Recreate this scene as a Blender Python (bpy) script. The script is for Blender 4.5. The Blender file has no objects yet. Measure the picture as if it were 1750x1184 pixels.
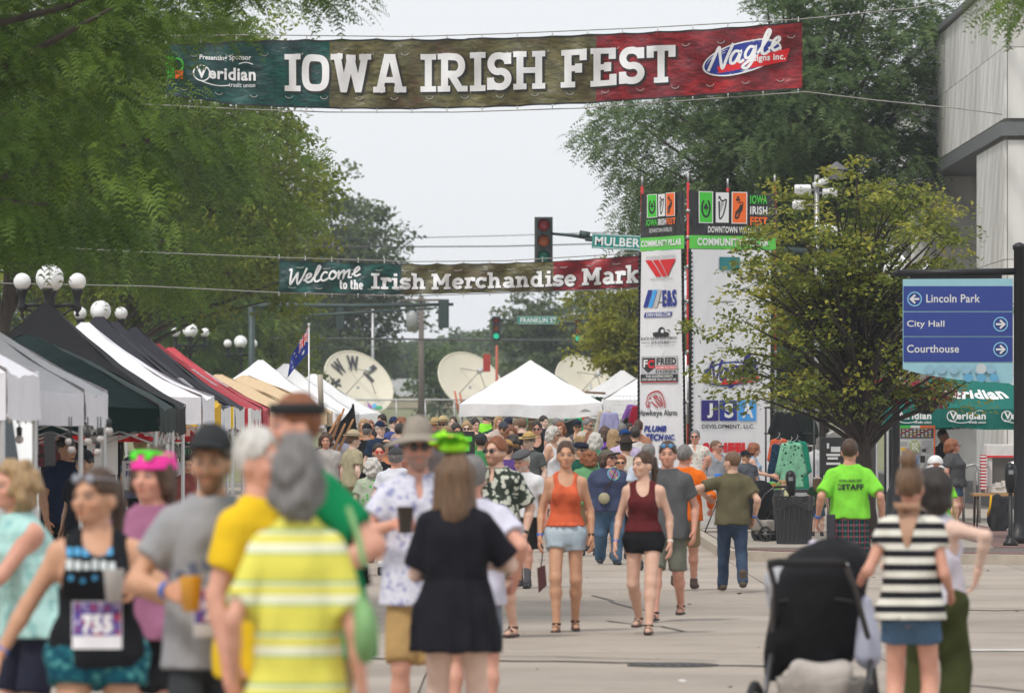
import bpy, bmesh, math, random
import numpy as np
from mathutils import Vector, Matrix
from mathutils.bvhtree import BVHTree
from math import radians, sin, cos, pi

SC = bpy.context.scene
COL = SC.collection
rad = radians

# ---------------------------------------------------------------- camera, sky, sun, exposure
EYE = 1.92
cam_data = bpy.data.cameras.new('camera')
cam_data.sensor_width = 36.0
cam_data.lens = 200.0
cam_data.shift_y = 130.0/1750.0
cam_data.clip_start = 0.5
cam_data.clip_end = 6000.0
cam_data.dof.use_dof = True
cam_data.dof.focus_distance = 84.0
cam_data.dof.aperture_fstop = 5.0
camera = bpy.data.objects.new('camera', cam_data)
COL.objects.link(camera)
camera.location = (0, 0, EYE)
camera.rotation_euler = (rad(90), 0, 0)
SC.camera = camera

world = bpy.data.worlds.new('World')
SC.world = world
world.use_nodes = True
wt = world.node_tree
wt.nodes.clear()
w_out = wt.nodes.new('ShaderNodeOutputWorld')
w_bg = wt.nodes.new('ShaderNodeBackground')
w_bg.inputs['Strength'].default_value = 1.0
w_sky = wt.nodes.new('ShaderNodeTexSky')
w_sky.sky_type = 'NISHITA'
w_sky.sun_disc = False
SUN_EL, SUN_AZ = rad(58), rad(215)
w_sky.sun_elevation = SUN_EL
w_sky.sun_rotation = SUN_AZ
w_dim = wt.nodes.new('ShaderNodeVectorMath'); w_dim.operation = 'SCALE'
w_dim.inputs['Scale'].default_value = 0.08
wt.links.new(w_sky.outputs['Color'], w_dim.inputs[0])
# overcast: thick pale cloud in front of the clear sky
w_tc = wt.nodes.new('ShaderNodeTexCoord')
w_noise = wt.nodes.new('ShaderNodeTexNoise')
w_noise.inputs['Scale'].default_value = 1.6
w_noise.inputs['Detail'].default_value = 4
wt.links.new(w_tc.outputs['Generated'], w_noise.inputs['Vector'])
w_ramp = wt.nodes.new('ShaderNodeValToRGB')
w_ramp.color_ramp.elements[0].position = 0.2
w_ramp.color_ramp.elements[0].color = (0.61, 0.628, 0.652, 1)
w_ramp.color_ramp.elements[1].position = 0.8
w_ramp.color_ramp.elements[1].color = (0.64, 0.655, 0.676, 1)
wt.links.new(w_noise.outputs['Fac'], w_ramp.inputs['Fac'])
w_mix = wt.nodes.new('ShaderNodeMix'); w_mix.data_type = 'RGBA'
w_mix.inputs['Factor'].default_value = 0.95
wt.links.new(w_dim.outputs[0], w_mix.inputs[6])
wt.links.new(w_ramp.outputs['Color'], w_mix.inputs[7])
wt.links.new(w_mix.outputs[2], w_bg.inputs['Color'])
wt.links.new(w_bg.outputs[0], w_out.inputs['Surface'])

sun_data = bpy.data.lights.new('sun', 'SUN')
sun_data.energy = 1.5
sun_data.angle = rad(10)
sun_data.color = (1.0, 0.95, 0.88)
sun = bpy.data.objects.new('sun', sun_data)
COL.objects.link(sun)
_sd = Vector((sin(SUN_AZ)*cos(SUN_EL), cos(SUN_AZ)*cos(SUN_EL), sin(SUN_EL)))
sun.rotation_euler = _sd.to_track_quat('Z', 'Y').to_euler()
sun.location = (0, 0, 50)

SC.view_settings.view_transform = 'Standard'
SC.view_settings.look = 'None'
SC.view_settings.exposure = 0.55
SC.view_settings.gamma = 1.0
SC.view_settings.use_curve_mapping = False
SC.cycles.use_denoising = True
SC.cycles.max_bounces = 6
SC.cycles.diffuse_bounces = 3
SC.cycles.glossy_bounces = 2
SC.cycles.transmission_bounces = 4
SC.cycles.transparent_max_bounces = 6
SC.cycles.volume_bounces = 0
SC.cycles.use_adaptive_sampling = True

# ---------------------------------------------------------------- placement helpers
FPX = 200.0/36.0*1750.0
HORY = 722.0
def P(px, py, d):
    """the real place whose bearing is (px, py) at distance d"""
    return Vector(((px-875.0)/FPX*d, d, EYE+(HORY-py)/FPX*d))
def GR(y):
    """the street falls away gently from the camera"""
    return float(np.interp(y,[-100,29,47.4,2000],[.10,.10,0,0]))
def GX(px, d): return (px-875.0)/FPX*d
def GZ(py, d): return EYE+(HORY-py)/FPX*d
def PPM(d): return FPX/d

# ---------------------------------------------------------------- objects
def tag(o, label=None, cat=None, group=None, kind=None):
    if label: o['label'] = label
    if cat: o['category'] = cat
    if group: o['group'] = group
    if kind: o['kind'] = kind
    return o
def empty(name, loc=(0,0,0), rz=0.0, label=None, cat=None, group=None, kind=None):
    o = bpy.data.objects.new(name, None)
    o.empty_display_size = 0.2
    COL.objects.link(o)
    o.location = loc
    o.rotation_euler = (0, 0, rz)
    return tag(o, label, cat, group, kind)
def copy_tree(o, parent=None):
    c = o.copy(); COL.objects.link(c); c.parent = parent
    for ch in list(o.children): copy_tree(ch, c)
    return c

class MB:
    """collects geometry for ONE mesh object"""
    def __init__(s): s.v=[]; s.f=[]; s.m=[]; s.sm=[]
    def add(s, vs, fs, mi=0, smooth=False):
        b=len(s.v); s.v.extend([tuple(v) for v in vs])
        for f in fs: s.f.append(tuple(b+i for i in f)); s.m.append(mi); s.sm.append(smooth)
        return s
    def box(s, c, d, rz=0, mi=0, rot=None):
        x,y,z=d[0]/2,d[1]/2,d[2]/2
        R = rot if rot is not None else Matrix.Rotation(rz,3,'Z')
        c=Vector(c)
        vs=[c+R@Vector((a,b,e)) for a in(-x,x) for b in(-y,y) for e in(-z,z)]
        return s.add(vs,[(0,1,3,2),(4,6,7,5),(0,4,5,1),(2,3,7,6),(0,2,6,4),(1,5,7,3)],mi)
    def tube(s, pts, r, n=8, mi=0, cap=True, smooth=True):
        pts=[Vector(p) for p in pts]; k=len(pts)
        rs=r if isinstance(r,(list,tuple)) else [r]*k
        base=len(s.v); prev=None
        for i,p in enumerate(pts):
            t=(pts[min(i+1,k-1)]-pts[max(i-1,0)])
            t = t.normalized() if t.length>1e-9 else Vector((0,0,1))
            if prev is None:
                u=t.cross(Vector((0,0,1)))
                if u.length<1e-3: u=t.cross(Vector((1,0,0)))
            else: u=prev-t*prev.dot(t)
            u.normalize(); prev=u; w=t.cross(u)
            for j in range(n):
                a=2*pi*j/n; s.v.append(tuple(p+(u*cos(a)+w*sin(a))*rs[i]))
        for i in range(k-1):
            for j in range(n):
                a=base+i*n+j; b=base+i*n+(j+1)%n
                s.f.append((a,b,b+n,a+n)); s.m.append(mi); s.sm.append(smooth)
        if cap:
            s.f.append(tuple(base+j for j in range(n))[::-1]); s.m.append(mi); s.sm.append(False)
            s.f.append(tuple(base+(k-1)*n+j for j in range(n))); s.m.append(mi); s.sm.append(False)
        return s
    def lathe(s, prof, c=(0,0,0), n=20, mi=0, smooth=True, M=None):
        base=len(s.v); c=Vector(c)
        for r,z in prof:
            for j in range(n):
                a=2*pi*j/n; v=Vector((r*cos(a),r*sin(a),z))
                if M is not None: v=M@v
                s.v.append(tuple(c+v))
        for i in range(len(prof)-1):
            for j in range(n):
                a=base+i*n+j; b=base+i*n+(j+1)%n
                s.f.append((a,b,b+n,a+n)); s.m.append(mi); s.sm.append(smooth)
        return s
    def ball(s, c, r, n=16, mi=0, M=None):
        prof=[(max(r*sin(pi*i/(n//2)),1e-4), -r*cos(pi*i/(n//2))) for i in range(n//2+1)]
        return s.lathe(prof,c,n,mi,True,M)
    def grid(s, fn, nu, nv, mi=0, smooth=True, flip=False):
        base=len(s.v)
        for i in range(nu+1):
            for j in range(nv+1): s.v.append(tuple(fn(i/nu,j/nv)))
        for i in range(nu):
            for j in range(nv):
                a=base+i*(nv+1)+j
                q=(a,a+nv+1,a+nv+2,a+1)
                s.f.append(q[::-1] if flip else q); s.m.append(mi); s.sm.append(smooth)
        return s
    def prism(s, poly, y0, y1, mi=0, M=None):
        """poly in (x,z), extruded along y"""
        n=len(poly); vs=[Vector((x,y0,z)) for x,z in poly]+[Vector((x,y1,z)) for x,z in poly]
        if M is not None: vs=[M@v for v in vs]
        fs=[tuple(range(n)),tuple(range(2*n-1,n-1,-1))]
        fs+=[(i,i+n,(i+1)%n+n,(i+1)%n) for i in range(n)]
        return s.add(vs,fs,mi)
    def build(s, name, mats, parent=None, bevel=0, **kw):
        me=bpy.data.meshes.new(name)
        me.from_pydata(s.v,[],s.f)
        if not isinstance(mats,(list,tuple)): mats=[mats]
        for m in mats: me.materials.append(m)
        me.polygons.foreach_set('material_index',s.m)
        me.polygons.foreach_set('use_smooth',s.sm)
        me.update()
        o=bpy.data.objects.new(name,me); COL.objects.link(o)
        if parent is not None: o.parent=parent
        if bevel:
            b=o.modifiers.new('bevel','BEVEL'); b.width=bevel; b.segments=2; b.limit_method='ANGLE'; b.angle_limit=rad(40)
        return tag(o,**kw)

def np_mesh(name, V, Fq, mats, parent=None, smooth=True, mi=None, attr=None, **kw):
    """fast mesh from numpy; Fq (n,3) or (n,4)"""
    me=bpy.data.meshes.new(name)
    V=np.ascontiguousarray(V,dtype=np.float32); Fq=np.ascontiguousarray(Fq,dtype=np.int32)
    n,k=Fq.shape
    me.vertices.add(len(V)); me.vertices.foreach_set('co',V.ravel())
    me.loops.add(n*k); me.loops.foreach_set('vertex_index',Fq.ravel())
    me.polygons.add(n); me.polygons.foreach_set('loop_start',np.arange(0,n*k,k,dtype=np.int32))
    if smooth: me.polygons.foreach_set('use_smooth',np.ones(n,dtype=bool))
    if not isinstance(mats,(list,tuple)): mats=[mats]
    for m in mats: me.materials.append(m)
    if mi is not None: me.polygons.foreach_set('material_index',np.ascontiguousarray(mi,dtype=np.int32))
    me.update(calc_edges=True)
    if attr is not None:
        for an,av in attr.items():
            a=me.color_attributes.new(an,'FLOAT_COLOR','POINT')
            c=np.ones((len(V),4),dtype=np.float32); c[:,:3]=av
            a.data.foreach_set('color',c.ravel())
    o=bpy.data.objects.new(name,me); COL.objects.link(o)
    if parent is not None: o.parent=parent
    return tag(o,**kw)

# ---------------------------------------------------------------- materials
def S(r,g,b):
    """sRGB 0..255 -> linear"""
    f=lambda c:(c/255/12.92) if c<=10.3 else ((c/255+0.055)/1.055)**2.4
    return (f(r),f(g),f(b))
_mc={}
def nodes(m):
    m.use_nodes=True; nt=m.node_tree
    b=nt.nodes.get('Principled BSDF'); return nt,b
def ramp(nt, fac, stops, interp='LINEAR'):
    r=nt.nodes.new('ShaderNodeValToRGB'); cr=r.color_ramp; cr.interpolation=interp
    while len(cr.elements)>1: cr.elements.remove(cr.elements[-1])
    cr.elements[0].position=stops[0][0]; cr.elements[0].color=(*stops[0][1],1)
    for p,c in stops[1:]:
        e=cr.elements.new(p); e.color=(*c,1)
    nt.links.new(fac,r.inputs['Fac']); return r.outputs['Color']
def coords(nt, scale=(1,1,1), kind='Object', rot=(0,0,0)):
    tc=nt.nodes.new('ShaderNodeTexCoord'); mp=nt.nodes.new('ShaderNodeMapping')
    mp.inputs['Scale'].default_value=scale; mp.inputs['Rotation'].default_value=rot
    nt.links.new(tc.outputs[kind],mp.inputs['Vector']); return mp.outputs['Vector']
def noise(nt, vec, scale, detail=3, rough=0.55):
    n=nt.nodes.new('ShaderNodeTexNoise'); n.inputs['Scale'].default_value=scale
    n.inputs['Detail'].default_value=detail; n.inputs['Roughness'].default_value=rough
    nt.links.new(vec,n.inputs['Vector']); return n.outputs['Fac']
def mixc(nt, fac, a, b, mode='MIX'):
    m=nt.nodes.new('ShaderNodeMix'); m.data_type='RGBA'; m.blend_type=mode
    for sock,v in ((0,fac),(6,a),(7,b)):
        if isinstance(v,(int,float)): m.inputs[sock].default_value=v
        elif isinstance(v,(tuple,list)): m.inputs[sock].default_value=(*v[:3],1)
        else: nt.links.new(v,m.inputs[sock])
    return m.outputs[2]
def bump(nt, b, h, strength, dist=0.01):
    n=nt.nodes.new('ShaderNodeBump'); n.inputs['Strength'].default_value=strength; n.inputs['Distance'].default_value=dist
    nt.links.new(h,n.inputs['Height']); nt.links.new(n.outputs['Normal'],b.inputs['Normal'])
def mat(name, col, rough=0.6, metal=0.0, var=0.12, nscale=6.0, bmp=0.0, bdist=0.01, emit=0.0, spec=0.5, scale=(1,1,1)):
    key=('p',name)
    if key in _mc: return _mc[key]
    m=bpy.data.materials.new(name); nt,b=nodes(m)
    b.inputs['Roughness'].default_value=rough; b.inputs['Metallic'].default_value=metal
    b.inputs['Specular IOR Level'].default_value=spec
    v=coords(nt,scale); n=noise(nt,v,nscale,4)
    c=ramp(nt,n,[(0.25,tuple(max(0,x*(1-var)) for x in col)),(0.75,tuple(min(1,x*(1+var)) for x in col))])
    nt.links.new(c,b.inputs['Base Color'])
    if bmp: bump(nt,b,n,bmp,bdist)
    if emit:
        nt.links.new(c,b.inputs['Emission Color']); b.inputs['Emission Strength'].default_value=emit
    _mc[key]=m; return m
def cloth(name, col, pattern=None, col2=None, col3=None, rough=0.85, scale=1.0, folds=0.85):
    cv=name.startswith('canopy')
    key=('c',name)
    if key in _mc: return _mc[key]
    m=bpy.data.materials.new(name); nt,b=nodes(m)
    b.inputs['Roughness'].default_value=rough; b.inputs['Specular IOR Level'].default_value=0.12
    v=coords(nt); n=noise(nt,v,9,4)
    dk=tuple(x*(.97 if cv else .86) for x in col); lt=tuple(min(1,x*(1.02 if cv else 1.1)) for x in col)
    c=ramp(nt,n,[(0.3,dk),(0.7,lt)])
    col2=col2 or (0.8,0.8,0.8); col3=col3 or col2
    if pattern=='floral':
        vo=nt.nodes.new('ShaderNodeTexVoronoi'); vo.inputs['Scale'].default_value=14*scale
        vn=nt.nodes.new('ShaderNodeVectorMath'); vn.operation='ADD'
        nn=nt.nodes.new('ShaderNodeTexNoise'); nn.inputs['Scale'].default_value=12*scale
        nt.links.new(v,nn.inputs['Vector'])
        sc=nt.nodes.new('ShaderNodeVectorMath'); sc.operation='SCALE'; sc.inputs['Scale'].default_value=0.12/scale
        nt.links.new(nn.outputs['Color'],sc.inputs[0]); nt.links.new(v,vn.inputs[0]); nt.links.new(sc.outputs[0],vn.inputs[1])
        nt.links.new(vn.outputs[0],vo.inputs['Vector'])
        k=ramp(nt,vo.outputs['Distance'],[(0.0,(1,1,1)),(0.42,(1,1,1)),(0.5,(0,0,0))])
        c=mixc(nt,k,c,col2)
    elif pattern=='sparse':
        vo=nt.nodes.new('ShaderNodeTexVoronoi'); vo.inputs['Scale'].default_value=13*scale
        nt.links.new(v,vo.inputs['Vector'])
        k=ramp(nt,vo.outputs['Distance'],[(0.0,(1,1,1)),(0.22,(1,1,1)),(0.28,(0,0,0))])
        c=mixc(nt,k,c,col2)
        vo2=nt.nodes.new('ShaderNodeTexVoronoi'); vo2.inputs['Scale'].default_value=19*scale
        nt.links.new(v,vo2.inputs['Vector'])
        k2=ramp(nt,vo2.outputs['Distance'],[(0.0,(1,1,1)),(0.14,(1,1,1)),(0.19,(0,0,0))])
        c=mixc(nt,k2,c,col3)
    elif pattern=='blotch':
        n2=noise(nt,v,11*scale,3); 
        c=ramp(nt,n2,[(0.38,col),(0.46,col2),(0.54,col2),(0.6,col3)])
    elif pattern in('stripes','vstripes'):
        w=nt.nodes.new('ShaderNodeTexWave'); w.inputs['Scale'].default_value=scale
        w.inputs['Distortion'].default_value=0.6; w.inputs['Detail'].default_value=1.0; w.inputs['Detail Scale'].default_value=0.4
        w.bands_direction='Z' if pattern=='stripes' else 'X'
        nt.links.new(v,w.inputs['Vector'])
        k=ramp(nt,w.outputs['Fac'],[(0.46,(0,0,0)),(0.54,(1,1,1))])
        c=mixc(nt,k,c,col2)
    elif pattern=='multistripe':
        sp=nt.nodes.new('ShaderNodeSeparateXYZ'); nt.links.new(v,sp.inputs[0])
        mm=nt.nodes.new('ShaderNodeMath'); mm.operation='MULTIPLY'; mm.inputs[1].default_value=scale; nt.links.new(sp.outputs[2],mm.inputs[0])
        fr=nt.nodes.new('ShaderNodeMath'); fr.operation='FRACT'; nt.links.new(mm.outputs[0],fr.inputs[0])
        c=ramp(nt,fr.outputs[0],[(0,col),(0.34,col),(0.37,col3),(0.41,col2),(0.55,col2),(0.58,col),(0.72,col),(0.75,col2),(0.82,col3),(0.86,col)])
    elif pattern=='plaid':
        c=None
        outs=[]
        for d in ('X','Z'):
            w=nt.nodes.new('ShaderNodeTexWave'); w.inputs['Scale'].default_value=4.6*scale; w.bands_direction=d
            nt.links.new(v,w.inputs['Vector']); outs.append(w.outputs['Fac'])
        a=ramp(nt,outs[0],[(0.3,(0,0,0)),(0.5,(1,1,1))]); bb=ramp(nt,outs[1],[(0.3,(0,0,0)),(0.5,(1,1,1))])
        c=mixc(nt,a,col,col2); c2=mixc(nt,bb,(0.35,0.35,0.35),(1,1,1)); c=mixc(nt,0.75,c,c2,'MULTIPLY')
        l1=ramp(nt,outs[0],[(0.93,(0,0,0)),(0.97,(1,1,1))]); l2=ramp(nt,outs[1],[(0.93,(0,0,0)),(0.97,(1,1,1))])
        c=mixc(nt,l1,c,col3); c=mixc(nt,l2,c,col3)
    elif pattern=='denim':
        n2=noise(nt,v,60,2); n3=noise(nt,v,5,2)
        c=mixc(nt,0.5,ramp(nt,n2,[(0.35,dk),(0.65,lt)]),ramp(nt,n3,[(0.35,col),(0.7,col2)]))
    nt.links.new(c,b.inputs['Base Color'])
    nb=noise(nt,coords(nt,(1,1,0.45)),7,2,0.5); nf=noise(nt,v,160,1)
    ad=nt.nodes.new('ShaderNodeMath'); ad.operation='MULTIPLY_ADD'; ad.inputs[1].default_value=0.03
    nt.links.new(nf,ad.inputs[0]); nt.links.new(nb,ad.inputs[2])
    bump(nt,b,ad.outputs[0],folds,0.035)
    _mc[key]=m; return m
def flat(name, col, rough=0.5):
    return mat(name,col,rough,0,0.04,8)
# ---------------------------------------------------------------- bodies as one smooth surface (signed distances, surface nets)
class Net:
    def __init__(s, lo, hi, res):
        s.res=res
        s.ax=[np.arange(lo[i],hi[i]+res,res,dtype=np.float32) for i in range(3)]
        s.f=np.full([len(a) for a in s.ax],0.25,dtype=np.float32)
    def sub(s, lo, hi, pad):
        sl=[]
        for i in range(3):
            a=s.ax[i]; i0=int(np.searchsorted(a,lo[i]-pad)); i1=int(np.searchsorted(a,hi[i]+pad))
            if i1<=i0: return None,None
            sl.append(slice(i0,i1))
        x=s.ax[0][sl[0]][:,None,None]; y=s.ax[1][sl[1]][None,:,None]; z=s.ax[2][sl[2]][None,None,:]
        return tuple(sl),(x,y,z)
    def u(s, prim, k=0.0):
        lo,hi,fn=prim; sl,X=s.sub(lo,hi,k+2.5*s.res)
        if sl is None: return s
        g=fn(*X); f=s.f[sl]
        if k>0:
            h=np.maximum(k-np.abs(f-g),0)/k; s.f[sl]=np.minimum(f,g)-h*h*k*0.25
        else: s.f[sl]=np.minimum(f,g)
        return s
    def cut(s, prim, k=0.0):
        lo,hi,fn=prim; sl,X=s.sub(lo,hi,k+2.5*s.res)
        if sl is None: return s
        g=-fn(*X); f=s.f[sl]
        if k>0:
            h=np.maximum(k-np.abs(f-g),0)/k; s.f[sl]=np.maximum(f,g)+h*h*k*0.25
        else: s.f[sl]=np.maximum(f,g)
        return s
    def plane(s, n, d):
        """keep where n.p <= d"""
        x,y,z=s.ax[0][:,None,None],s.ax[1][None,:,None],s.ax[2][None,None,:]
        s.f=np.maximum(s.f,n[0]*x+n[1]*y+n[2]*z-d); return s
    def wob(s, amp, fr, seed=0):
        x,y,z=s.ax[0][:,None,None],s.ax[1][None,:,None],s.ax[2][None,None,:]
        r=np.random.RandomState(seed); p=r.rand(6)*6.28
        w=np.sin(x*fr[0]+p[0]+1.5*np.sin(z*fr[2]*0.6+p[1]))*np.sin(y*fr[1]+p[2]+1.2*np.sin(x*fr[0]*.5+p[3]))+0.7*np.sin(z*fr[2]+p[4]+1.7*np.sin(x*fr[0]*.7+y*fr[1]*.6+p[5]))
        s.f=s.f+amp*w.astype(np.float32); return s
    def mesh(s):
        f=s.f; f[0]=.25;f[-1]=.25;f[:,0]=.25;f[:,-1]=.25;f[:,:,0]=.25;f[:,:,-1]=.25
        ins=f<0; nx,ny,nz=f.shape
        cnt=np.zeros((nx-1,ny-1,nz-1),dtype=np.int8)
        offs=[(i,j,k) for i in(0,1) for j in(0,1) for k in(0,1)]
        for i,j,k in offs: cnt+=ins[i:nx-1+i,j:ny-1+j,k:nz-1+k]
        act=(cnt>0)&(cnt<8)
        ci,cj,ck=np.nonzero(act); n=len(ci)
        if n==0: return np.zeros((0,3)),np.zeros((0,4),dtype=int)
        idx=np.full(act.shape,-1,dtype=np.int32); idx[ci,cj,ck]=np.arange(n)
        pos=np.zeros((n,3)); c=np.zeros(n)
        edges=[(a,b) for a in offs for b in offs if sum(abs(a[t]-b[t]) for t in range(3))==1 and a<b]
        for a,b in edges:
            fa=f[ci+a[0],cj+a[1],ck+a[2]]; fb=f[ci+b[0],cj+b[1],ck+b[2]]
            m=(fa<0)!=(fb<0)
            t=np.where(m,fa/np.where(m,fa-fb,1),0)
            for q in range(3): pos[:,q]+=m*(a[q]+t*(b[q]-a[q]))
            c+=m
        pos/=c[:,None]
        V=np.stack([ci,cj,ck],1)+pos
        V=V*s.res+np.array([a[0] for a in s.ax])
        F=[]
        for ax in range(3):
            a=ins[:-1,:,:] if ax==0 else ins[:,:-1,:] if ax==1 else ins[:,:,:-1]
            b=ins[1:,:,:] if ax==0 else ins[:,1:,:] if ax==1 else ins[:,:,1:]
            e=a!=b; I=np.nonzero(e); I=np.stack(I,1)
            o1,o2=[(1,2),(2,0),(0,1)][ax]
            ok=(I[:,o1]>0)&(I[:,o2]>0); I=I[ok]
            ok=(I[:,o1]<act.shape[o1])&(I[:,o2]<act.shape[o2]); I=I[ok]
            A=a[I[:,0],I[:,1],I[:,2]]
            def g(d1,d2):
                J=I.copy(); J[:,o1]-=d1; J[:,o2]-=d2; return idx[J[:,0],J[:,1],J[:,2]]
            q=np.stack([g(0,0),g(1,0),g(1,1),g(0,1)],1)
            q[~A]=q[~A][:,::-1]
            F.append(q)
        return V,np.concatenate(F)

def rc(a,b,r1,r2=None):
    r2=r1 if r2 is None else r2
    a=np.array(a,float); b=np.array(b,float); R=max(r1,r2)
    ba=b-a; L=max(ba@ba,1e-9)
    def fn(x,y,z):
        px,py,pz=x-a[0],y-a[1],z-a[2]
        t=np.clip((px*ba[0]+py*ba[1]+pz*ba[2])/L,0,1)
        return np.sqrt((px-t*ba[0])**2+(py-t*ba[1])**2+(pz-t*ba[2])**2)-(r1+(r2-r1)*t)
    return np.minimum(a,b)-R,np.maximum(a,b)+R,fn
def el(c,r,R=None):
    c=np.array(c,float); r=np.array(r,float); m=r.min()
    Rm=None if R is None else np.array(R)
    e=r if R is None else np.full(3,r.max())
    def fn(x,y,z):
        px,py,pz=x-c[0],y-c[1],z-c[2]
        if Rm is not None:
            px,py,pz=(Rm[0,0]*px+Rm[1,0]*py+Rm[2,0]*pz, Rm[0,1]*px+Rm[1,1]*py+Rm[2,1]*pz, Rm[0,2]*px+Rm[1,2]*py+Rm[2,2]*pz)
        q=np.sqrt((px/r[0])**2+(py/r[1])**2+(pz/r[2])**2)
        g=np.sqrt((px/r[0]**2)**2+(py/r[1]**2)**2+(pz/r[2]**2)**2)
        return q*(q-1)/np.maximum(g,1e-6)
    return c-e,c+e,fn
def cutrc(a,b,r1,r2,frac):
    lo,hi,g=rc(a,b,r1,r2); a=np.array(a,float); ba=np.array(b,float)-a; L=np.linalg.norm(ba); n=ba/L
    def fn(x,y,z):
        return np.maximum(g(x,y,z),(x-a[0])*n[0]+(y-a[1])*n[1]+(z-a[2])*n[2]-L*frac)
    return lo,hi,fn
def loft(rows, z0=None, z1=None, grow=0.0, pleat=None, p=2.2):
    """rows: z, half-width, half-depth, cx, cy"""
    T=np.array([list(r)+[0]*(5-len(r)) for r in rows],float)
    z0=T[0,0] if z0 is None else z0; z1=T[-1,0] if z1 is None else z1
    def fn(x,y,z):
        zz=z.ravel(); I=lambda c: np.interp(zz,T[:,0],T[:,c]).reshape(z.shape)
        a,b,cx,cy=I(1)+grow,I(2)+grow,I(3),I(4)
        px,py=(x-cx)/a,(y-cy)/b
        q=(np.abs(px)**p+np.abs(py)**p)**(1/p)
        if pleat:
            an=np.arctan2(py,px); q=q+pleat[0]*np.sin(an*pleat[1]+2*np.sin(an*3))*np.clip((z1-z)/(z1-z0),0,1)
        d=(q-1)*np.minimum(a,b)
        return np.maximum(np.maximum(d,z0-z),z-z1)
    m=T[:,1].max()+grow+0.03; n=T[:,2].max()+grow+0.03
    lo=(T[:,3].min()-m,T[:,4].min()-n,z0); hi=(T[:,3].max()+m,T[:,4].max()+n,z1)
    return np.array(lo),np.array(hi),fn

def ik(a,t,l1,l2,hint):
    a=np.array(a,float); t=np.array(t,float); v=t-a; d=np.linalg.norm(v)
    if d>l1+l2-1e-3: t=a+v/d*(l1+l2-1e-3); v=t-a; d=np.linalg.norm(v)
    n=v/d; x=(l1*l1-l2*l2+d*d)/(2*d); h=math.sqrt(max(l1*l1-x*x,0))
    hint=np.array(hint,float); w=hint-n*(hint@n); w/=max(np.linalg.norm(w),1e-6)
    return a+n*x+w*h,t

MALE=[(.79,.10,.08),(.84,.16,.11),(.92,.172,.118),(1.02,.156,.106),(1.12,.150,.102),(1.24,.166,.112),(1.32,.172,.112),(1.38,.148,.094),(1.42,.105,.074),(1.46,.068,.062),(1.51,.052,.054)]
FEM=[(.79,.11,.09),(.84,.168,.118),(.91,.182,.124),(1.00,.152,.102),(1.08,.130,.092),(1.18,.140,.104),(1.27,.156,.122),(1.32,.150,.106),(1.375,.128,.088),(1.415,.088,.068),(1.455,.056,.055),(1.50,.045,.047)]
SKIN={'tan':(0.60,0.335,0.21),'fair':(0.68,0.43,0.32),'red':(0.66,0.345,0.25),'pale':(0.74,0.53,0.43),'brown':(0.20,0.09,0.045),'mid':(0.58,0.35,0.24)}
HAIRC={'brown':(0.075,0.038,0.02),'dark':(0.022,0.015,0.011),'blond':(0.42,0.27,0.13),'grey':(0.20,0.19,0.185),'white':(0.62,0.59,0.55),'red':(0.26,0.085,0.03),'light':(0.17,0.095,0.05)}
def skin_mat():
    if 'skin' in _mc: return _mc['skin']
    m=bpy.data.materials.new('skin'); nt,b=nodes(m)
    at=nt.nodes.new('ShaderNodeAttribute'); at.attribute_name='tone'
    n=noise(nt,coords(nt),14,3)
    k=ramp(nt,n,[(0.3,(0.9,0.86,0.85)),(0.7,(1.05,1.03,1.02))])
    c=mixc(nt,1.0,at.outputs['Color'],k,'MULTIPLY')
    nt.links.new(c,b.inputs['Base Color']); b.inputs['Roughness'].default_value=0.5
    b.inputs['Specular IOR Level'].default_value=0.35
    _mc['skin']=m; return m
def hair_mat(c):
    key='hair_'+c
    if key in _mc: return _mc[key]
    col=HAIRC[c]; m=bpy.data.materials.new(key); nt,b=nodes(m)
    v=coords(nt,(1,1,0.18)); n=noise(nt,v,55,4,0.7)
    k=ramp(nt,n,[(0.3,tuple(x*0.55 for x in col)),(0.55,col),(0.78,tuple(min(1,x*1.7) for x in col))])
    nt.links.new(k,b.inputs['Base Color']); b.inputs['Roughness'].default_value=0.5
    bump(nt,b,n,0.9,0.012)
    _mc[key]=m; return m

def hsf(h): return min(1.0,1.76/h)**.9
def head_xf(V, hp):
    """hp: dict yaw pitch off; V in neutral head space -> posed"""
    R=(Matrix.Rotation(hp['yaw'],3,'Z')@Matrix.Rotation(hp['pitch'],3,'X')@Matrix.Rotation(hp.get('roll',0),3,'Y'))
    R=np.array(R); piv=np.array((0,0.01,1.50)); off=np.array(hp['off'])
    return ((np.asarray(V)-piv)*1.06*hp.get('hs',1))@R.T+piv+off+np.array((0,0,-.022))

def smoothstep(a,b,x):
    t=np.clip((x-a)/(b-a),0,1); return t*t*(3-2*t)

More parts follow.
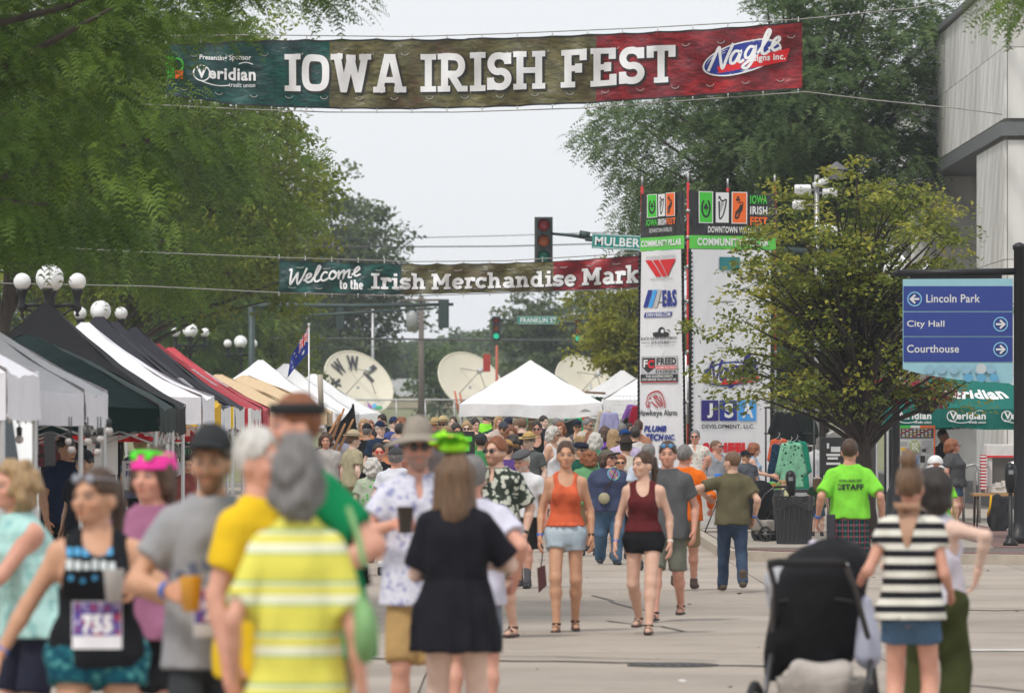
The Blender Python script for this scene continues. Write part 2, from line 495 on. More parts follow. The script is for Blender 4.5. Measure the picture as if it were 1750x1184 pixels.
def make_person(loc, face=0, h=1.75, w=1.0, sex='m', skin='tan', label='', res=0.018, hres=0.009,
        hair='short', hairc='brown', top=None, bottom=None, armL=None, armR=None, legs='stand', yaw=0, pitch=0, roll=0,
        lean=0.0, belly=0.0, shoes='shoe', shoec=None, hat=None, glasses=None, beard=None, extras=(), bag=None, fat=0.0, group=None, seed=0, wrist=None, hairlen=1.42, socks=None, zmin=0.0):
    s=h/1.75; F=sex=='f'
    root=empty('person',loc,rad(face),label,'person',group)
    sc=np.array((s*w,s*w,s))
    rows=[list(r)+[0,0] for r in (FEM if F else MALE)]
    dy=lambda z: -lean*max(0,z-0.95)
    for r in rows:
        r[1]*=1+fat; r[2]*=1+fat*1.3; r[4]=dy(r[0])
        if .9<r[0]<1.3:
            bl=belly*math.exp(-((r[0]-1.06)/.11)**2); r[1]+=bl*0.55; r[2]+=bl; r[4]-=bl*0.6
        if F and 1.2<r[0]<1.3: r[4]-=0.016
    sh=0.150 if F else 0.176
    zsh=1.365
    shL=np.array((sh,dy(zsh),zsh)); shR=np.array((-sh,dy(zsh),zsh))
    hipx=.088
    L1,L2=.275,.25
    def arm(spec,S_,sg):
        spec=spec or (0.27,-0.03,0.87)
        hint=(sg*0.5,0.9,-0.2) if len(spec)<6 else spec[3:6]
        t=np.array((sg*spec[0],spec[1],spec[2]))
        e,wr=ik(S_,t,L1,L2,hint); return e,wr
    eL,wL=arm(armL,shL,1); eR,wR=arm(armR,shR,-1)
    if isinstance(legs,str):
        legs={'stand':((.11,0.02,.085),(-.11,-0.02,.085)),'walkL':((.085,-.24,.10),(-.085,.27,.15)),'walkR':((.085,.27,.15),(-.085,-.24,.10)),
              'wide':((.19,0,.085),(-.19,0,.085)),'strideL':((.085,-.13,.085),(-.085,.16,.10)),'strideR':((.085,.16,.10),(-.085,-.13,.085)),'sit':((.12,-.42,-.0),(-.12,-.42,-.0))}[legs]
    hL=np.array((hipx,0,.90)); hR=np.array((-hipx,0,.90))
    if legs[0][2]<=0.01: legs=((.12,-.44,.46),(-.12,-.44,.46)); 
    kL,aL=ik(hL,legs[0],.425,.41,(0.12,-1,0.05)); kR,aR=ik(hR,legs[1],.425,.41,(-0.12,-1,0.05))
    q=1+fat*0.8; qa=(0.88 if F else 1.0)*(1+fat*0.8)
    neckb=np.array((0,dy(1.46)+.01,1.42)); hoff=np.array((0,dy(1.52),0))
    hp=dict(hs=hsf(h),yaw=rad(yaw),pitch=rad(pitch),roll=rad(roll),off=hoff)
    # --- body
    lo=np.array((-.45,-.5,-.02)); hi=np.array((.45,.45,1.56))
    pts=np.array([eL,wL,eR,wR,kL,kR,aL,aR]); lo=np.minimum(lo,pts.min(0)-.08); hi=np.maximum(hi,pts.max(0)+.08)
    lo[2]=max(lo[2],zmin)
    hi[2]=max(1.56,pts[:,2].max()+.06)
    N=Net(lo,hi,res)
    cov=bottom is not None; pl=bool(bottom) and bottom['k'] in('pants','jeans'); ql=q*(.86 if pl else 1); qt=q*(.84 if pl else .93 if cov else 1)
    N.u(loft([[r[0],r[1]-(.012 if cov and r[0]<1.0 else .004),r[2]-(.012 if cov and r[0]<1.0 else .004)]+r[3:] for r in rows]),0)
    for sg,S_,E,W_ in((1,shL,eL,wL),(-1,shR,eR,wR)):
        N.u(rc(S_-np.array((sg*.085,0,-.045)),S_,.048*qa,.054*qa),.05)
        N.u(rc(S_,E,.052*qa,.040*qa),.04)
        m=E+(W_-E)*.3
        N.u(rc(E,m,.040*qa,.042*qa),.02); N.u(rc(m,W_,.041*qa,.026*qa),.015)
    for sg,H_,K,A in((1,hL,kL,aL),(-1,hR,kR,aR)):
        N.u(rc(H_,K,.086*qt,.056*ql),.03 if cov else .05); m=K+(A-K)*.32+np.array((0,.012,0))
        N.u(rc(K,m,.054*ql,.056*ql),.03); N.u(rc(m,A,.054*ql,.035*ql),.03)
        N.u(rc(A,A+np.array((0,-.005,-.045)),.036,.036),.02)
        N.u(rc(A+np.array((0,.03,-.05)),A+np.array((sg*.012,-.15,-.062)),.032,.026),.03)
    if F:
        for sg in(1,-1): N.u(el((sg*.068,dy(1.25)-.084,1.245),(.060*q,.048*q,.058)),.03)
    N.u(rc(neckb,(0,dy(1.52)+.0,1.56),.055 if not F else .047,.05 if not F else .043),.04)
    V,Fc=N.mesh()
    tone=np.array(SKIN[skin]); T=np.tile(tone,(len(V),1))
    # --- head (finer)
    NH=Net((-.11,-.16,1.44),(.11,.14,1.78),hres)
    NH.u(el((0,.012,1.652),(.074,.094,.093))); NH.u(el((0,-.022,1.600),(.061,.072,.082)),.03)
    NH.u(el((0,-.058,1.543),(.030,.030,.024)),.03)
    NH.u(rc((0,.012,1.44),(0,.005,1.58),.054 if not F else .046,.05 if not F else .044),.03)
    NH.u(rc((0,-.088,1.635),(0,-.108,1.600),.009,.014),.012); 
    for sg in(1,-1):
        NH.u(el((sg*.074,.012,1.612),(.012,.022,.034)),.006)
        NH.cut(el((sg*.031,-.100,1.633),(.017,.014,.012)),.014)
        NH.u(el((sg*.031,-.079,1.632),(.014,.012,.012)))
        NH.u(el((sg*.036,-.066,1.598),(.024,.018,.02)),.02)
    NH.u(el((0,-.082,1.653),(.048,.014,.010)),.014)
    NH.u(el((0,-.087,1.566),(.024,.011,.010)),.008)
    VH,FH=NH.mesh()
    TH=np.tile(tone,(len(VH),1))
    x,y,z=np.abs(VH[:,0]),VH[:,1],VH[:,2]; frt=(y<-.045)
    def paint(mask,c,k=1.0):
        mk=(mask*k)[:,None]; TH[:]=TH*(1-mk)+np.array(c)*mk
    cheek=np.exp(-((x-.042)/.02)**2-((z-1.595)/.022)**2)*frt; paint(cheek,tone*np.array((1.08,.72,.66)),.35)
    lips=smoothstep(1.25,.7,np.sqrt((x/.025)**2+((z-1.566)/.009)**2))*frt; paint(lips,tone*np.array((.8,.42,.40)) if F else tone*np.array((.8,.55,.5)),.8)
    ep=np.sqrt(((x-.031)/.015)**2+((z-1.632)/.0075)**2); paint(smoothstep(1.5,1.0,ep)*frt,(.10,.06,.05),.75)
    paint(smoothstep(1.0,.7,ep)*frt,(.45,.42,.40),.8)
    ir=np.sqrt(((x-.031)/.0065)**2+((z-1.632)/.0065)**2); paint(smoothstep(1.2,.8,ir)*frt,(.03,.025,.02),1)
    bc=np.array(HAIRC.get(hairc,(.05,.03,.02)))*0.8
    br=np.sqrt(((x-.033)/.021)**2+((z-1.655+.1*(x-.03)**2/.03)/.0055)**2); paint(smoothstep(1.3,.8,br)*frt,bc,.8)
    if beard:
        bcol=np.array(HAIRC[beard]); mk=((z<1.592)&(y<.03)&(z>1.50)).astype(float)*smoothstep(1.60,1.58,z)
        mk=np.maximum(mk,((z>1.572)&(z<1.59)&(x<.035)&frt)*1.0); mk=mk*(1.0-lips*1.0); paint(mk,bcol*.8,.6)
        ns=0.007*mk[:,None]; VH=VH+np.stack([VH[:,0]*0,-1.0*(y<-.03),-.4*np.ones_like(y)],1)*ns
    VH=head_xf(VH,hp)
    parts=[(V,Fc,T),(VH,FH,TH)]
    # --- hands
    hands={}
    for nm,E,W_,sg,grip in(('L',eL,wL,1,armL[6] if armL and len(armL)>6 else 0.35),('R',eR,wR,-1,armR[6] if armR and len(armR)>6 else 0.35)):
        d=(W_-E)/np.linalg.norm(W_-E)
        inn=np.array((-sg*1.0,0.15,0.0))-d*(d@np.array((-sg*1.0,0.15,0.0)))
        if abs(d[1])>.6: inn=np.array((-sg*.9,0,-.35)); inn=inn-d*(d@inn)
        n=inn/np.linalg.norm(inn); sd=np.cross(d,n)
        if sd@np.array((0,-1,.4))<0: sd=-sd     # thumb side forward / up
        hr=max(res*.42,.0065)
        ctr=W_+d*.09; NHd=Net(ctr-.13,ctr+.13,hr)
        for o_ in(-.026,-.009,.009,.026):
            NHd.u(rc(W_-d*.01+sd*o_*.6,W_+d*.085+sd*o_,.0155,.0125),.012)
        NHd.u(rc(W_-d*.05,W_+d*.01,.027*qa,.022),.012)
        for o_,ln in((-.030,.060),(-.010,.074),(.010,.080),(.030,.070)):
            b0=W_+d*.088+sd*o_; g=grip
            d1=d*cos(g)+n*sin(g); p1=b0+d1*ln*.5; g2=g*2.3; d2=d*cos(g2)+n*sin(g2); p2=p1+d2*ln*.5
            NHd.u(rc(b0,p1,.0098,.0088),.006); NHd.u(rc(p1,p2,.0086,.0075),.003)
        t0=W_+d*.025+sd*.026; t1=t0+(d*.7+sd*.75+n*.25)*.038; t2=t1+(d*.95+sd*.2+n*.35)*.034
        NHd.u(rc(t0,t1,.0135,.011),.008); NHd.u(rc(t1,t2,.0105,.009),.003)
        Vh,Fh=NHd.mesh(); parts.append((Vh,Fh,np.tile(tone*np.array((1.03,.93,.9)),(len(Vh),1))))
        hands[nm]=(W_+d*.085+n*.035,d,n,sd)
    off=0; VV=[];FF=[];TT=[]
    for a,b,c in parts: VV.append(a);FF.append(b+off);TT.append(c);off+=len(a)
    np_mesh('body',np.concatenate(VV)*sc,np.concatenate(FF),skin_mat(),root,attr={'tone':np.concatenate(TT)})
    def add(name,N_,m,head=False,**kw):
        v,f=N_.mesh()
        if len(v)==0: return None
        if head: v=head_xf(v,hp)
        return np_mesh(name,v*sc,f,m,root,**kw)
    # --- clothes
    objs={}
    def wide(rows_,z_to,ease,extra=0):
        """drape: below the chest the cloth hangs from the widest row above it"""
        out=[];
        for r in rows_:
            if r[0]<z_to-.001: continue
            out.append(list(r))
        for i,r in enumerate(out):
            if r[0]<1.3:
                up=[q_ for q_ in rows_ if r[0]<=q_[0]<=1.3]
                r[1]=max(r[1],max(q_[1] for q_ in up)*.985); r[2]=max(r[2],max(q_[2] for q_ in up)*.98)
                r[1]+=extra*(1.3-r[0]); r[2]+=extra*(1.3-r[0])
        return [[r[0],r[1]+ease,r[2]+ease]+r[3:5] for r in out]
    def resamp(rows_,z):
        T_=np.array(rows_)
        return [z]+[float(np.interp(z,T_[:,0],T_[:,i])) for i in range(1,5)]
    rr=max(res*.85,.014)
    tuck=top and top.get('tuck')
    if top and bottom and not tuck:
        rows=[list(r) for r in rows]
        for r in rows:
            if r[0]<1.06: r[1]+=.014; r[2]+=.014
    rowsb=rows
    if top:
        kind=top['k']; hem=top.get('hem',.84); ease=top.get('ease',.016)
        base=[resamp(rows,hem)]+[r for r in rows if r[0]>hem+.01]
        if hem<.84: 
            b0=resamp(rows,.9); base=[[hem]+b0[1:]]+[r for r in rows if r[0]>=.9]
        bl=belly
        T_=Net((-.45,-.46,hem-.03),(.45,.44,1.56),rr)
        lo2=np.minimum(np.array((-.45,-.46,hem-.03)),pts[:4].min(0)-.1); hi2=np.maximum(np.array((.45,.44,1.56)),pts[:4].max(0)+.1)
        lo2[2]=hem-.03 if kind in('tank','halter','crop') else min(hem-.03,pts[:4,2].min()-.05)
        T_=Net(lo2,hi2,rr)
        if kind in('tee','shirt','polo','dress','long'):
            if kind=='dress': R_=[[.66,.235*(1+fat),.20*(1+fat),0,.01],[.80,.222*(1+fat),.185*(1+fat),0,0],[.95,.205*(1+fat),.165*(1+fat),0,0]]+[[r[0],r[1]+ease,r[2]+ease,0,r[4]] for r in base if r[0]>1.0]; T_.u(loft(R_,hem,1.475,0,(.05,9)))
            else: T_.u(loft(wide(base,hem,ease,top.get('flare',.03)),hem,1.475,0))
            fr=top.get('sleeve',.62)
            if F:
                for sg in(1,-1): T_.u(el((sg*.068,dy(1.25)-.088,1.25),(.066*q+ease*.8,.056*q+ease*.8,.075)),.06)
            for sg,S_,E,W_ in((1,shL,eL,wL),(-1,shR,eR,wR)):
                T_.u(rc(S_-np.array((sg*.085,0,-.045)),S_,.048*qa+.012,.056*qa+.012),.05)
                if kind=='long': T_.u(rc(S_,E,.062*qa+.012,.052*qa+.01),.03); T_.u(cutrc(E,W_,.052*qa+.01,.038*qa+.008,.92),.02)
                else: T_.u(cutrc(S_,E,.062*qa+.014,(.056*qa+.014+top.get('slw',.01)),fr),.03)
            T_.cut(el((0,dy(1.5)-.02,1.52),(.078,.088,.052+top.get('vneck',0))),.0)
            if top.get('vneck'): T_.cut(el((0,dy(1.5)-.11,1.43),(.03,.06,.07+top['vneck']*.5)),.0)
        elif kind=='blouse':
            T_.u(loft(wide(base,hem,ease,.03),hem,1.47,0)); 
            for sg,S_ in((1,shL),(-1,shR)): T_.u(rc(S_-np.array((sg*.085,0,-.045)),S_-np.array((sg*.012,0,0)),.060,.064),.04); T_.cut(el(S_+np.array((sg*.085,0,-.03)),(.07,.14,.14)))
            T_.cut(el((0,dy(1.5)-.02,1.52),(.075,.085,.05)))
        elif kind in('tank','halter','crop'):
            T_.u(loft([[r[0],r[1]+ease,r[2]+ease]+r[3:5] for r in base] if not top.get('loose') else wide(base,hem,ease,.03),hem,1.455,0))
            if F:
                for sg in(1,-1): T_.u(el((sg*.068,dy(1.25)-.088,1.245),(.062*q+ease*.8,.052*q+ease*.8,.06+ease)),.05)
            T_.u(rc(shL-np.array((.085,0,-.045)),shL,.048*qa+.010,.054*qa+.010),.05); T_.u(rc(shR+np.array((.085,0,.045)),shR,.048*qa+.010,.054*qa+.010),.05)
            ax_=top.get('arm',.075)
            for sg,S_ in((1,shL),(-1,shR)): T_.cut(el(S_+np.array((sg*.03,0,-.03)),(ax_,.2,.15)))
            T_.cut(el((0,dy(1.45)-.10,1.45),(top.get('scw',.085),.12,top.get('scoop',.12))),.01)
            T_.cut(el((0,dy(1.45)+.11,1.47),(.085,.10,top.get('back',.10))),.01)
        if top.get('peplum'):
            zc=1.0; T_.u(loft([[hem,.20,.165,0,dy(1)],[zc,.155,.12,0,dy(1)],[zc+.03,.14,.11,0,dy(1)]],hem,zc+.03,0,(.09,13)),.01)
        T_.wob(top.get('wob',.0055),(26,26,22),seed+3)
        T_.plane((0,0,-1),-hem) if kind in('tank','halter','crop','blouse') else None
        objs['top']=add(top.get('name','shirt'),T_,top['m'])
    if bottom:
        if top and not tuck:
            rows=[[r[0],r[1]-(.014 if r[0]<1.06 else 0),r[2]-(.014 if r[0]<1.06 else 0)]+list(r[3:]) for r in rows]
        kind=bottom['k']; wz=bottom.get('waist',.99); ease=bottom.get('ease',.012)
        zlo=-.02
        B=Net((-.42,-.48,zlo),(.42,.46,wz+.04),rr)
        if kind in('shorts','pants','jeans'):
            base=[[.78,.12,.10,0,0]]+[r for r in rows if r[0]>.8]
            B.u(loft([[r[0],r[1]+ease,r[2]+ease]+r[3:5] for r in base],.80,wz))
            fr=bottom.get('len',.75); lw=bottom.get('lw',.02)
            for sg,H_,K,A in((1,hL,kL,aL),(-1,hR,kR,aR)):
                if kind=='shorts' and fr<=1: B.u(cutrc(H_,K,.087*q+ease,(.058*q+lw)+(1-fr)*.02,min(fr,.97)),.05)
                elif kind=='shorts': B.u(rc(H_,K,.094*q+ease,.064*q+lw),.05); B.u(cutrc(K,A,.064*q+lw,.06*q+lw,fr-1),.02)
                else:
                    B.u(rc(H_,K,.092*q+ease*.8,.062*q+lw*.5),.05); B.u(rc(K,A,.062*q+lw*.5,.046+lw),.03)
            B.wob(bottom.get('wob',.003),(24,24,26),seed+9)
            if kind!='shorts': B.plane((0,0,-1),-.055)
        else:
            hm=bottom.get('hem',.52); fl=bottom.get('flare',.06)
            fl+=0
            R_=[[hm,.20+fl,.165+fl,0,0],[.85,.205,.16,0,0],[wz,.17*(1+fat),.13*(1+fat),0,0]]
            B.u(loft(R_,hm,wz,0.0,bottom.get('pleat',(.04,16)))); B.wob(.003,(24,24,10),seed)
        objs['bottom']=add(bottom.get('name','shorts'),B,bottom['m'])
    # --- feet
    if zmin<0.05:
        for sg,A in((1,aL),(-1,aR)):
            fm=shoec or mat('shoe_dark',(.03,.028,.027),.6)
            if shoes in('shoe','boot'):
                Z=Net(A-np.array((.09,.24,.10)),A+np.array((.09,.12,.14)),.012)
                Z.u(rc(A+np.array((0,.035,-.045)),A+np.array((sg*.012,-.15,-.055)),.042,.036),.03)
                Z.u(rc(A+np.array((0,.01,-.03)),A+np.array((0,.012,.02 if shoes=='shoe' else .10)),.045,.047 if shoes=='shoe' else .05),.03)
                Z.plane((0,0,-1),-(A[2]-.085)); add('shoe',Z,fm)
            elif shoes=='sandal':
                Z=Net(A-np.array((.09,.24,.11)),A+np.array((.09,.12,.10)),.010)
                Z.u(rc(A+np.array((0,.03,-.075)),A+np.array((sg*.012,-.165,-.078)),.042,.040),.02)
                Z.plane((0,0,1),A[2]-.068); Z.plane((0,0,-1),-(A[2]-.09))
                Z.u((lambda t:(t[0],t[1],lambda x,y,z,g=t[2]:np.maximum(np.abs(g(x,y,z))-.004,np.abs(y-(A[1]-.10))-.02)))(rc(A+np.array((0,.03,-.05)),A+np.array((sg*.012,-.15,-.062)),.040,.036)))
                Z.u((lambda t:(t[0],t[1],lambda x,y,z,g=t[2]:np.maximum(np.abs(g(x,y,z))-.004,np.abs(z-(A[2]-.01))-.012)))(rc(A+np.array((0,-.005,-.045)),A+np.array((0,0,.03)),.040,.040)))
                add('sandal',Z,fm)
            if socks:
                Z=Net(A-np.array((.07,.1,.05)),A+np.array((.07,.1,.2)),.012)
                Z.u(rc(A-np.array((0,0,.02)),A+np.array((0,.004,.07 if socks[1] is None else socks[1])),.041,.047*q)); add('sock',Z,socks[0])
    # --- hair
    if hair and hair!='bald':
        Hh=Net((-.20,-.17,min(hairlen-.08,1.46)),(.20,.26,1.92),max(hres*1.1,.009))
        g={'buzz':.008,'pony':.011,'bun':.013,'short':.014}.get(hair,.018)
        Hh.u(el((0,.014,1.658),(.074+g,.093+g,.092+g*.9)))
        Hh.cut(el((0,-.168,1.612),(.104,.142,.121)),.006)
        zc=1.60
        if hair in('short','buzz','bun','pony','headband','fade'):
            Hh.plane((0,-.75,-1.0),-(1.612))
            for sg in(1,-1): Hh.cut(el((sg*.085,-.005,1.60),(.03,.032,.036)),.008)
        if hair in('long','bob','curly'):
            ln=hairlen if hair=='long' else 1.555
            Hh.u(rc((0,.045,1.64),(0,.055+dy(1.4)*.3,ln),.088,.082),.03)
            for sg in(1,-1):
                Hh.u(rc((sg*.074,.0,1.66),(sg*.092,-.005,ln+.02),.026,.032),.04)
            if hair=='long': Hh.cut(el((0,-.10,1.52),(.058,.09,.12)),.0)
            else: Hh.cut(el((0,-.09,1.55),(.06,.08,.12)),.0)
        if hair=='pony':
            Hh.u(el((0,.115,1.69),(.03,.03,.03)),.02); Hh.u(rc((0,.13,1.68),(0,.145,1.58),.030,.036),.02); Hh.u(rc((0,.145,1.58),(.01,.12,hairlen),.036,.018),.02)
        if hair=='bun': Hh.u(el((0,.055,1.775),(.058,.058,.055)),.015)
        if hair=='braid': 
            Hh.plane((0,-.75,-1.0),-(1.60))
        if hair=='curly': Hh.wob(.010,(60,60,60),seed+1)
        else: Hh.wob(.0035 if hair in('short','buzz') else .0065,(58,58,12),seed+1)
        if hat in('cap','cap_back','bucket','brim','flat','fedora','straw','visor'):
            Hh.plane((0,0,1),1.70)
        add('hair',Hh,hair_mat(hairc),True)
    hm=extras and dict(extras) or {}
    if hat:
        hc=hm.get('hatm') or mat('hat_grey',(.10,.10,.105),.85)
        Hn=Net((-.26,-.30,1.60),(.26,.27,1.86),.010)
        if hat in('cap','cap_back'):
            Hn.u(el((0,.014,1.668),(.092,.110,.105))); Hn.plane((0,0,-1),-1.675)
            sg=-1 if hat=='cap' else 1
            Hn.u((lambda t:(t[0],t[1],lambda x,y,z,g=t[2]:np.maximum(g(x,y,z),np.abs(z-1.682+2.2*x*x+.25*(y*-sg-.09)*.3)-.006)))(el((0,sg*.115,1.685),(.080,.085,.05))),.004)
        elif hat=='flat':
            Hn.u(el((0,.0,1.715),(.098,.130,.052),Matrix.Rotation(rad(10),3,'X'))); Hn.u(el((0,-.10,1.695),(.075,.05,.012)),.01)
        elif hat in('brim','straw','bucket','fedora'):
            bw={'brim':.205,'straw':.17,'bucket':.145,'fedora':.155}[hat]; ct={'brim':.100,'straw':.105,'bucket':.098,'fedora':.110}[hat]
            Hn.u(el((0,.012,1.70),(.090,.108,ct*.98))); Hn.plane((0,0,-1),-1.685)
            dr={'brim':1.2,'straw':-.3,'bucket':4.,'fedora':-1.2}[hat]
            Hn.u((lambda t:(t[0],t[1],lambda x,y,z,g=t[2]:np.maximum(g(x,y,z),np.abs(z-1.695+dr*(x*x*1.3+y*y*.5))-.007)))(el((0,.0,1.68),(bw,bw*1.05,.25))),.006)
        elif hat=='visor':
            Hn.u((lambda t:(t[0],t[1],lambda x,y,z,g=t[2]:np.maximum(g(x,y,z),np.abs(z-1.69)-.018)))(el((0,.014,1.68),(.097,.115,.12)))); 
            Hn.u((lambda t:(t[0],t[1],lambda x,y,z,g=t[2]:np.maximum(g(x,y,z),np.abs(z-1.682+2*x*x)-.006)))(el((0,-.115,1.685),(.085,.095,.05))),.004)
        elif hat=='headband':
            Hn=Net((-.16,-.18,1.60),(.16,.18,1.80),.009)
            Hn.u((lambda t:(t[0],t[1],lambda x,y,z,g=t[2]:np.maximum(g(x,y,z),np.abs(z-(1.693 if not hm.get('bw') else 1.70))-(hm.get('bw') or .020))))(el((0,.012,1.665),(.098,.119,.14))))
        add('headband' if hat=='headband' else 'hat',Hn,hc,True)
        if hat=='straw':
            Hn=Net((-.16,-.18,1.60),(.16,.18,1.80),.009)
            Hn.u((lambda t:(t[0],t[1],lambda x,y,z,g=t[2]:np.maximum(g(x,y,z),np.abs(z-1.712)-.013)))(el((0,.012,1.70),(.095,.113,.12))))
            add('hat_band',Hn,mat('hat_band_black',(.02,.02,.02)),True)
    if glasses:
        g=MB(); up={'up':(.075,.035,25)}.get(glasses.get('pos'),(0,0,0))
        for sg in(1,-1):
            c=Vector((sg*.033,-.110,1.634))
            M_=Matrix.Rotation(rad(90),3,'X')@Matrix.Diagonal(Vector((1.25,.95,1)))
            g.lathe([(.001,-.004),(.019,-.004),(.0215,0),(.019,.004),(.001,.004)],c,12,0,True,Matrix.Rotation(rad(90),3,'X'))
            g.tube([(sg*.052,-.108,1.638),(sg*.082,-.05,1.636),(sg*.082,.02,1.628)],.0035,6)
        g.tube([(-.018,-.113,1.638),(.018,-.113,1.638)],.0035,6)
        gv=np.array(g.v)
        if glasses.get('pos')=='up': gv=gv+np.array((0,.012,.075)); gv[:,1]=np.where(gv[:,1]<-.08,gv[:,1]+.018,gv[:,1])
        g.v=[tuple(v) for v in head_xf(gv,hp)*sc]
        g.build('sunglasses' if glasses.get('dark',1) else 'glasses',glasses['m'],root)
    for nm in('L','R'):
        W_,E=(wL,eL) if nm=='L' else (wR,eR)
        if wrist and nm in wrist:
            d=(E-W_)/np.linalg.norm(E-W_); c=W_+d*.015
            m_=MB(); m_.tube([tuple((c-d*.010)*sc),tuple((c+d*.012)*sc)],.034*s*qa,12)
            m_.build('wristband' if wrist[nm][1]=='band' else 'watch',wrist[nm][0],root)
    root['h']=h
    info=dict(root=root,s=sc,hands=hands,sh=(shL,shR),objs=objs,rot=rad(face),loc=Vector(loc),rows=rows,hp=hp,wr=(wL,wR),el=(eL,eR))
    del root['h']
    return info
def wpt(info,p):
    """a point in the person's neutral space -> world"""
    v=Vector((p[0]*info['s'][0],p[1]*info['s'][1],p[2]*info['s'][2])); v.rotate(Matrix.Rotation(info['rot'],3,'Z')); return v+info['loc']
def person_at(px, head_y, d, top_z=None, gz=0.0, **kw):
    """stand a person at bearing px, distance d, tall enough that the head top shows at head_y"""
    if gz==0.0: gz=GR(d)
    hgt=GZ(head_y,d)-gz
    ref=1.755+(.03 if kw.get('hat') in('cap','brim','straw','fedora','bucket','flat','cap_back') else .012 if kw.get('hair') not in(None,'bald') else 0)+(.065 if kw.get('hair')=='bun' else 0)
    kw.setdefault('w',1.0)
    h=hgt
    for _ in range(4): h=hgt*1.75/(1.478+(ref-1.5)*1.06*hsf(h))
    kw['w']=kw['w']*min(1.12,max(.86,1.75/h*.97))
    return make_person((GX(px,d),d,gz),h=h,**kw)
# ---------------------------------------------------------------- foliage
def leaf_mat(name, dark, mid, light):
    key='leaf_'+name
    if key in _mc: return _mc[key]
    m=bpy.data.materials.new('leaf_'+name); nt,b=nodes(m)
    at=nt.nodes.new('ShaderNodeAttribute'); at.attribute_name='tint'
    c=ramp(nt,at.outputs['Fac'],[(0.0,dark),(0.5,mid),(1.0,light)])
    nt.links.new(c,b.inputs['Base Color']); b.inputs['Roughness'].default_value=0.55; b.inputs['Specular IOR Level'].default_value=0.3
    tr=nt.nodes.new('ShaderNodeBsdfTranslucent'); nt.links.new(c,tr.inputs['Color'])
    mx=nt.nodes.new('ShaderNodeMixShader'); mx.inputs[0].default_value=0.45
    nt.links.new(b.outputs[0],mx.inputs[1]); nt.links.new(tr.outputs[0],mx.inputs[2])
    nt.links.new(mx.outputs[0],nt.nodes['Material Output'].inputs['Surface'])
    _mc[key]=m; return m
def unit(v): return v/np.maximum(np.linalg.norm(v,axis=-1,keepdims=True),1e-9)
def quad_leaves(c, size, rs, up=0.6, aspect=0.55, outd=None):
    n=len(c)
    nrm=unit(rs.randn(n,3)+np.array((0,0,up*2.2)))
    d=rs.randn(n,3); d[:,2]-=0.5
    if outd is not None: d=d+outd*1.2
    d=unit(d-nrm*(d*nrm).sum(1,keepdims=True)); s=np.cross(nrm,d)
    L=(size*(0.65+0.7*rs.rand(n)))[:,None]
    b=c-d*L*.5; t=c+d*L*.5-nrm*L*.12
    V=np.stack([b,c+s*L*aspect*.5+nrm*L*.06-d*L*.08,t,c-s*L*aspect*.5+nrm*L*.06-d*L*.08],1).reshape(-1,3)
    F=np.arange(n*4).reshape(n,4)
    return V,F
def frond_leaves(c, size, rs, outd, pairs=6):
    """feathery compound leaves: an arching rachis with narrow leaflets in pairs"""
    n=len(c)
    d=unit(outd*0.9+rs.randn(n,3)*.55+np.array((0,0,-.15)))
    L=size*(0.7+0.6*rs.rand(n))
    up=np.array((0,0,1.0)); s=unit(np.cross(d,up)+1e-6+rs.randn(n,3)*.25)
    Vs=[]; 
    k=np.arange(1,pairs+1)/pairs
    for i,t in enumerate(k):
        pos=c+d*(L*t)[:,None]-np.array((0,0,1.0))*(L*.55*t*t)[:,None]
        tan=unit(d-up*(1.1*t))
        w=(L*.27*(1-.45*abs(t-.45)*1.6))[:,None]
        for sg in(1,-1):
            tip=pos+s*sg*w+tan*w*.35-up*w*.25
            hw=tan*(L/pairs*.40)[:,None]
            Vs.append(np.stack([pos-hw*.7,tip-hw*.3,tip+hw*.5,pos+hw*.7],1))
    V=np.stack(Vs,1).reshape(-1,3); F=np.arange(len(V)).reshape(-1,4)
    return V,F
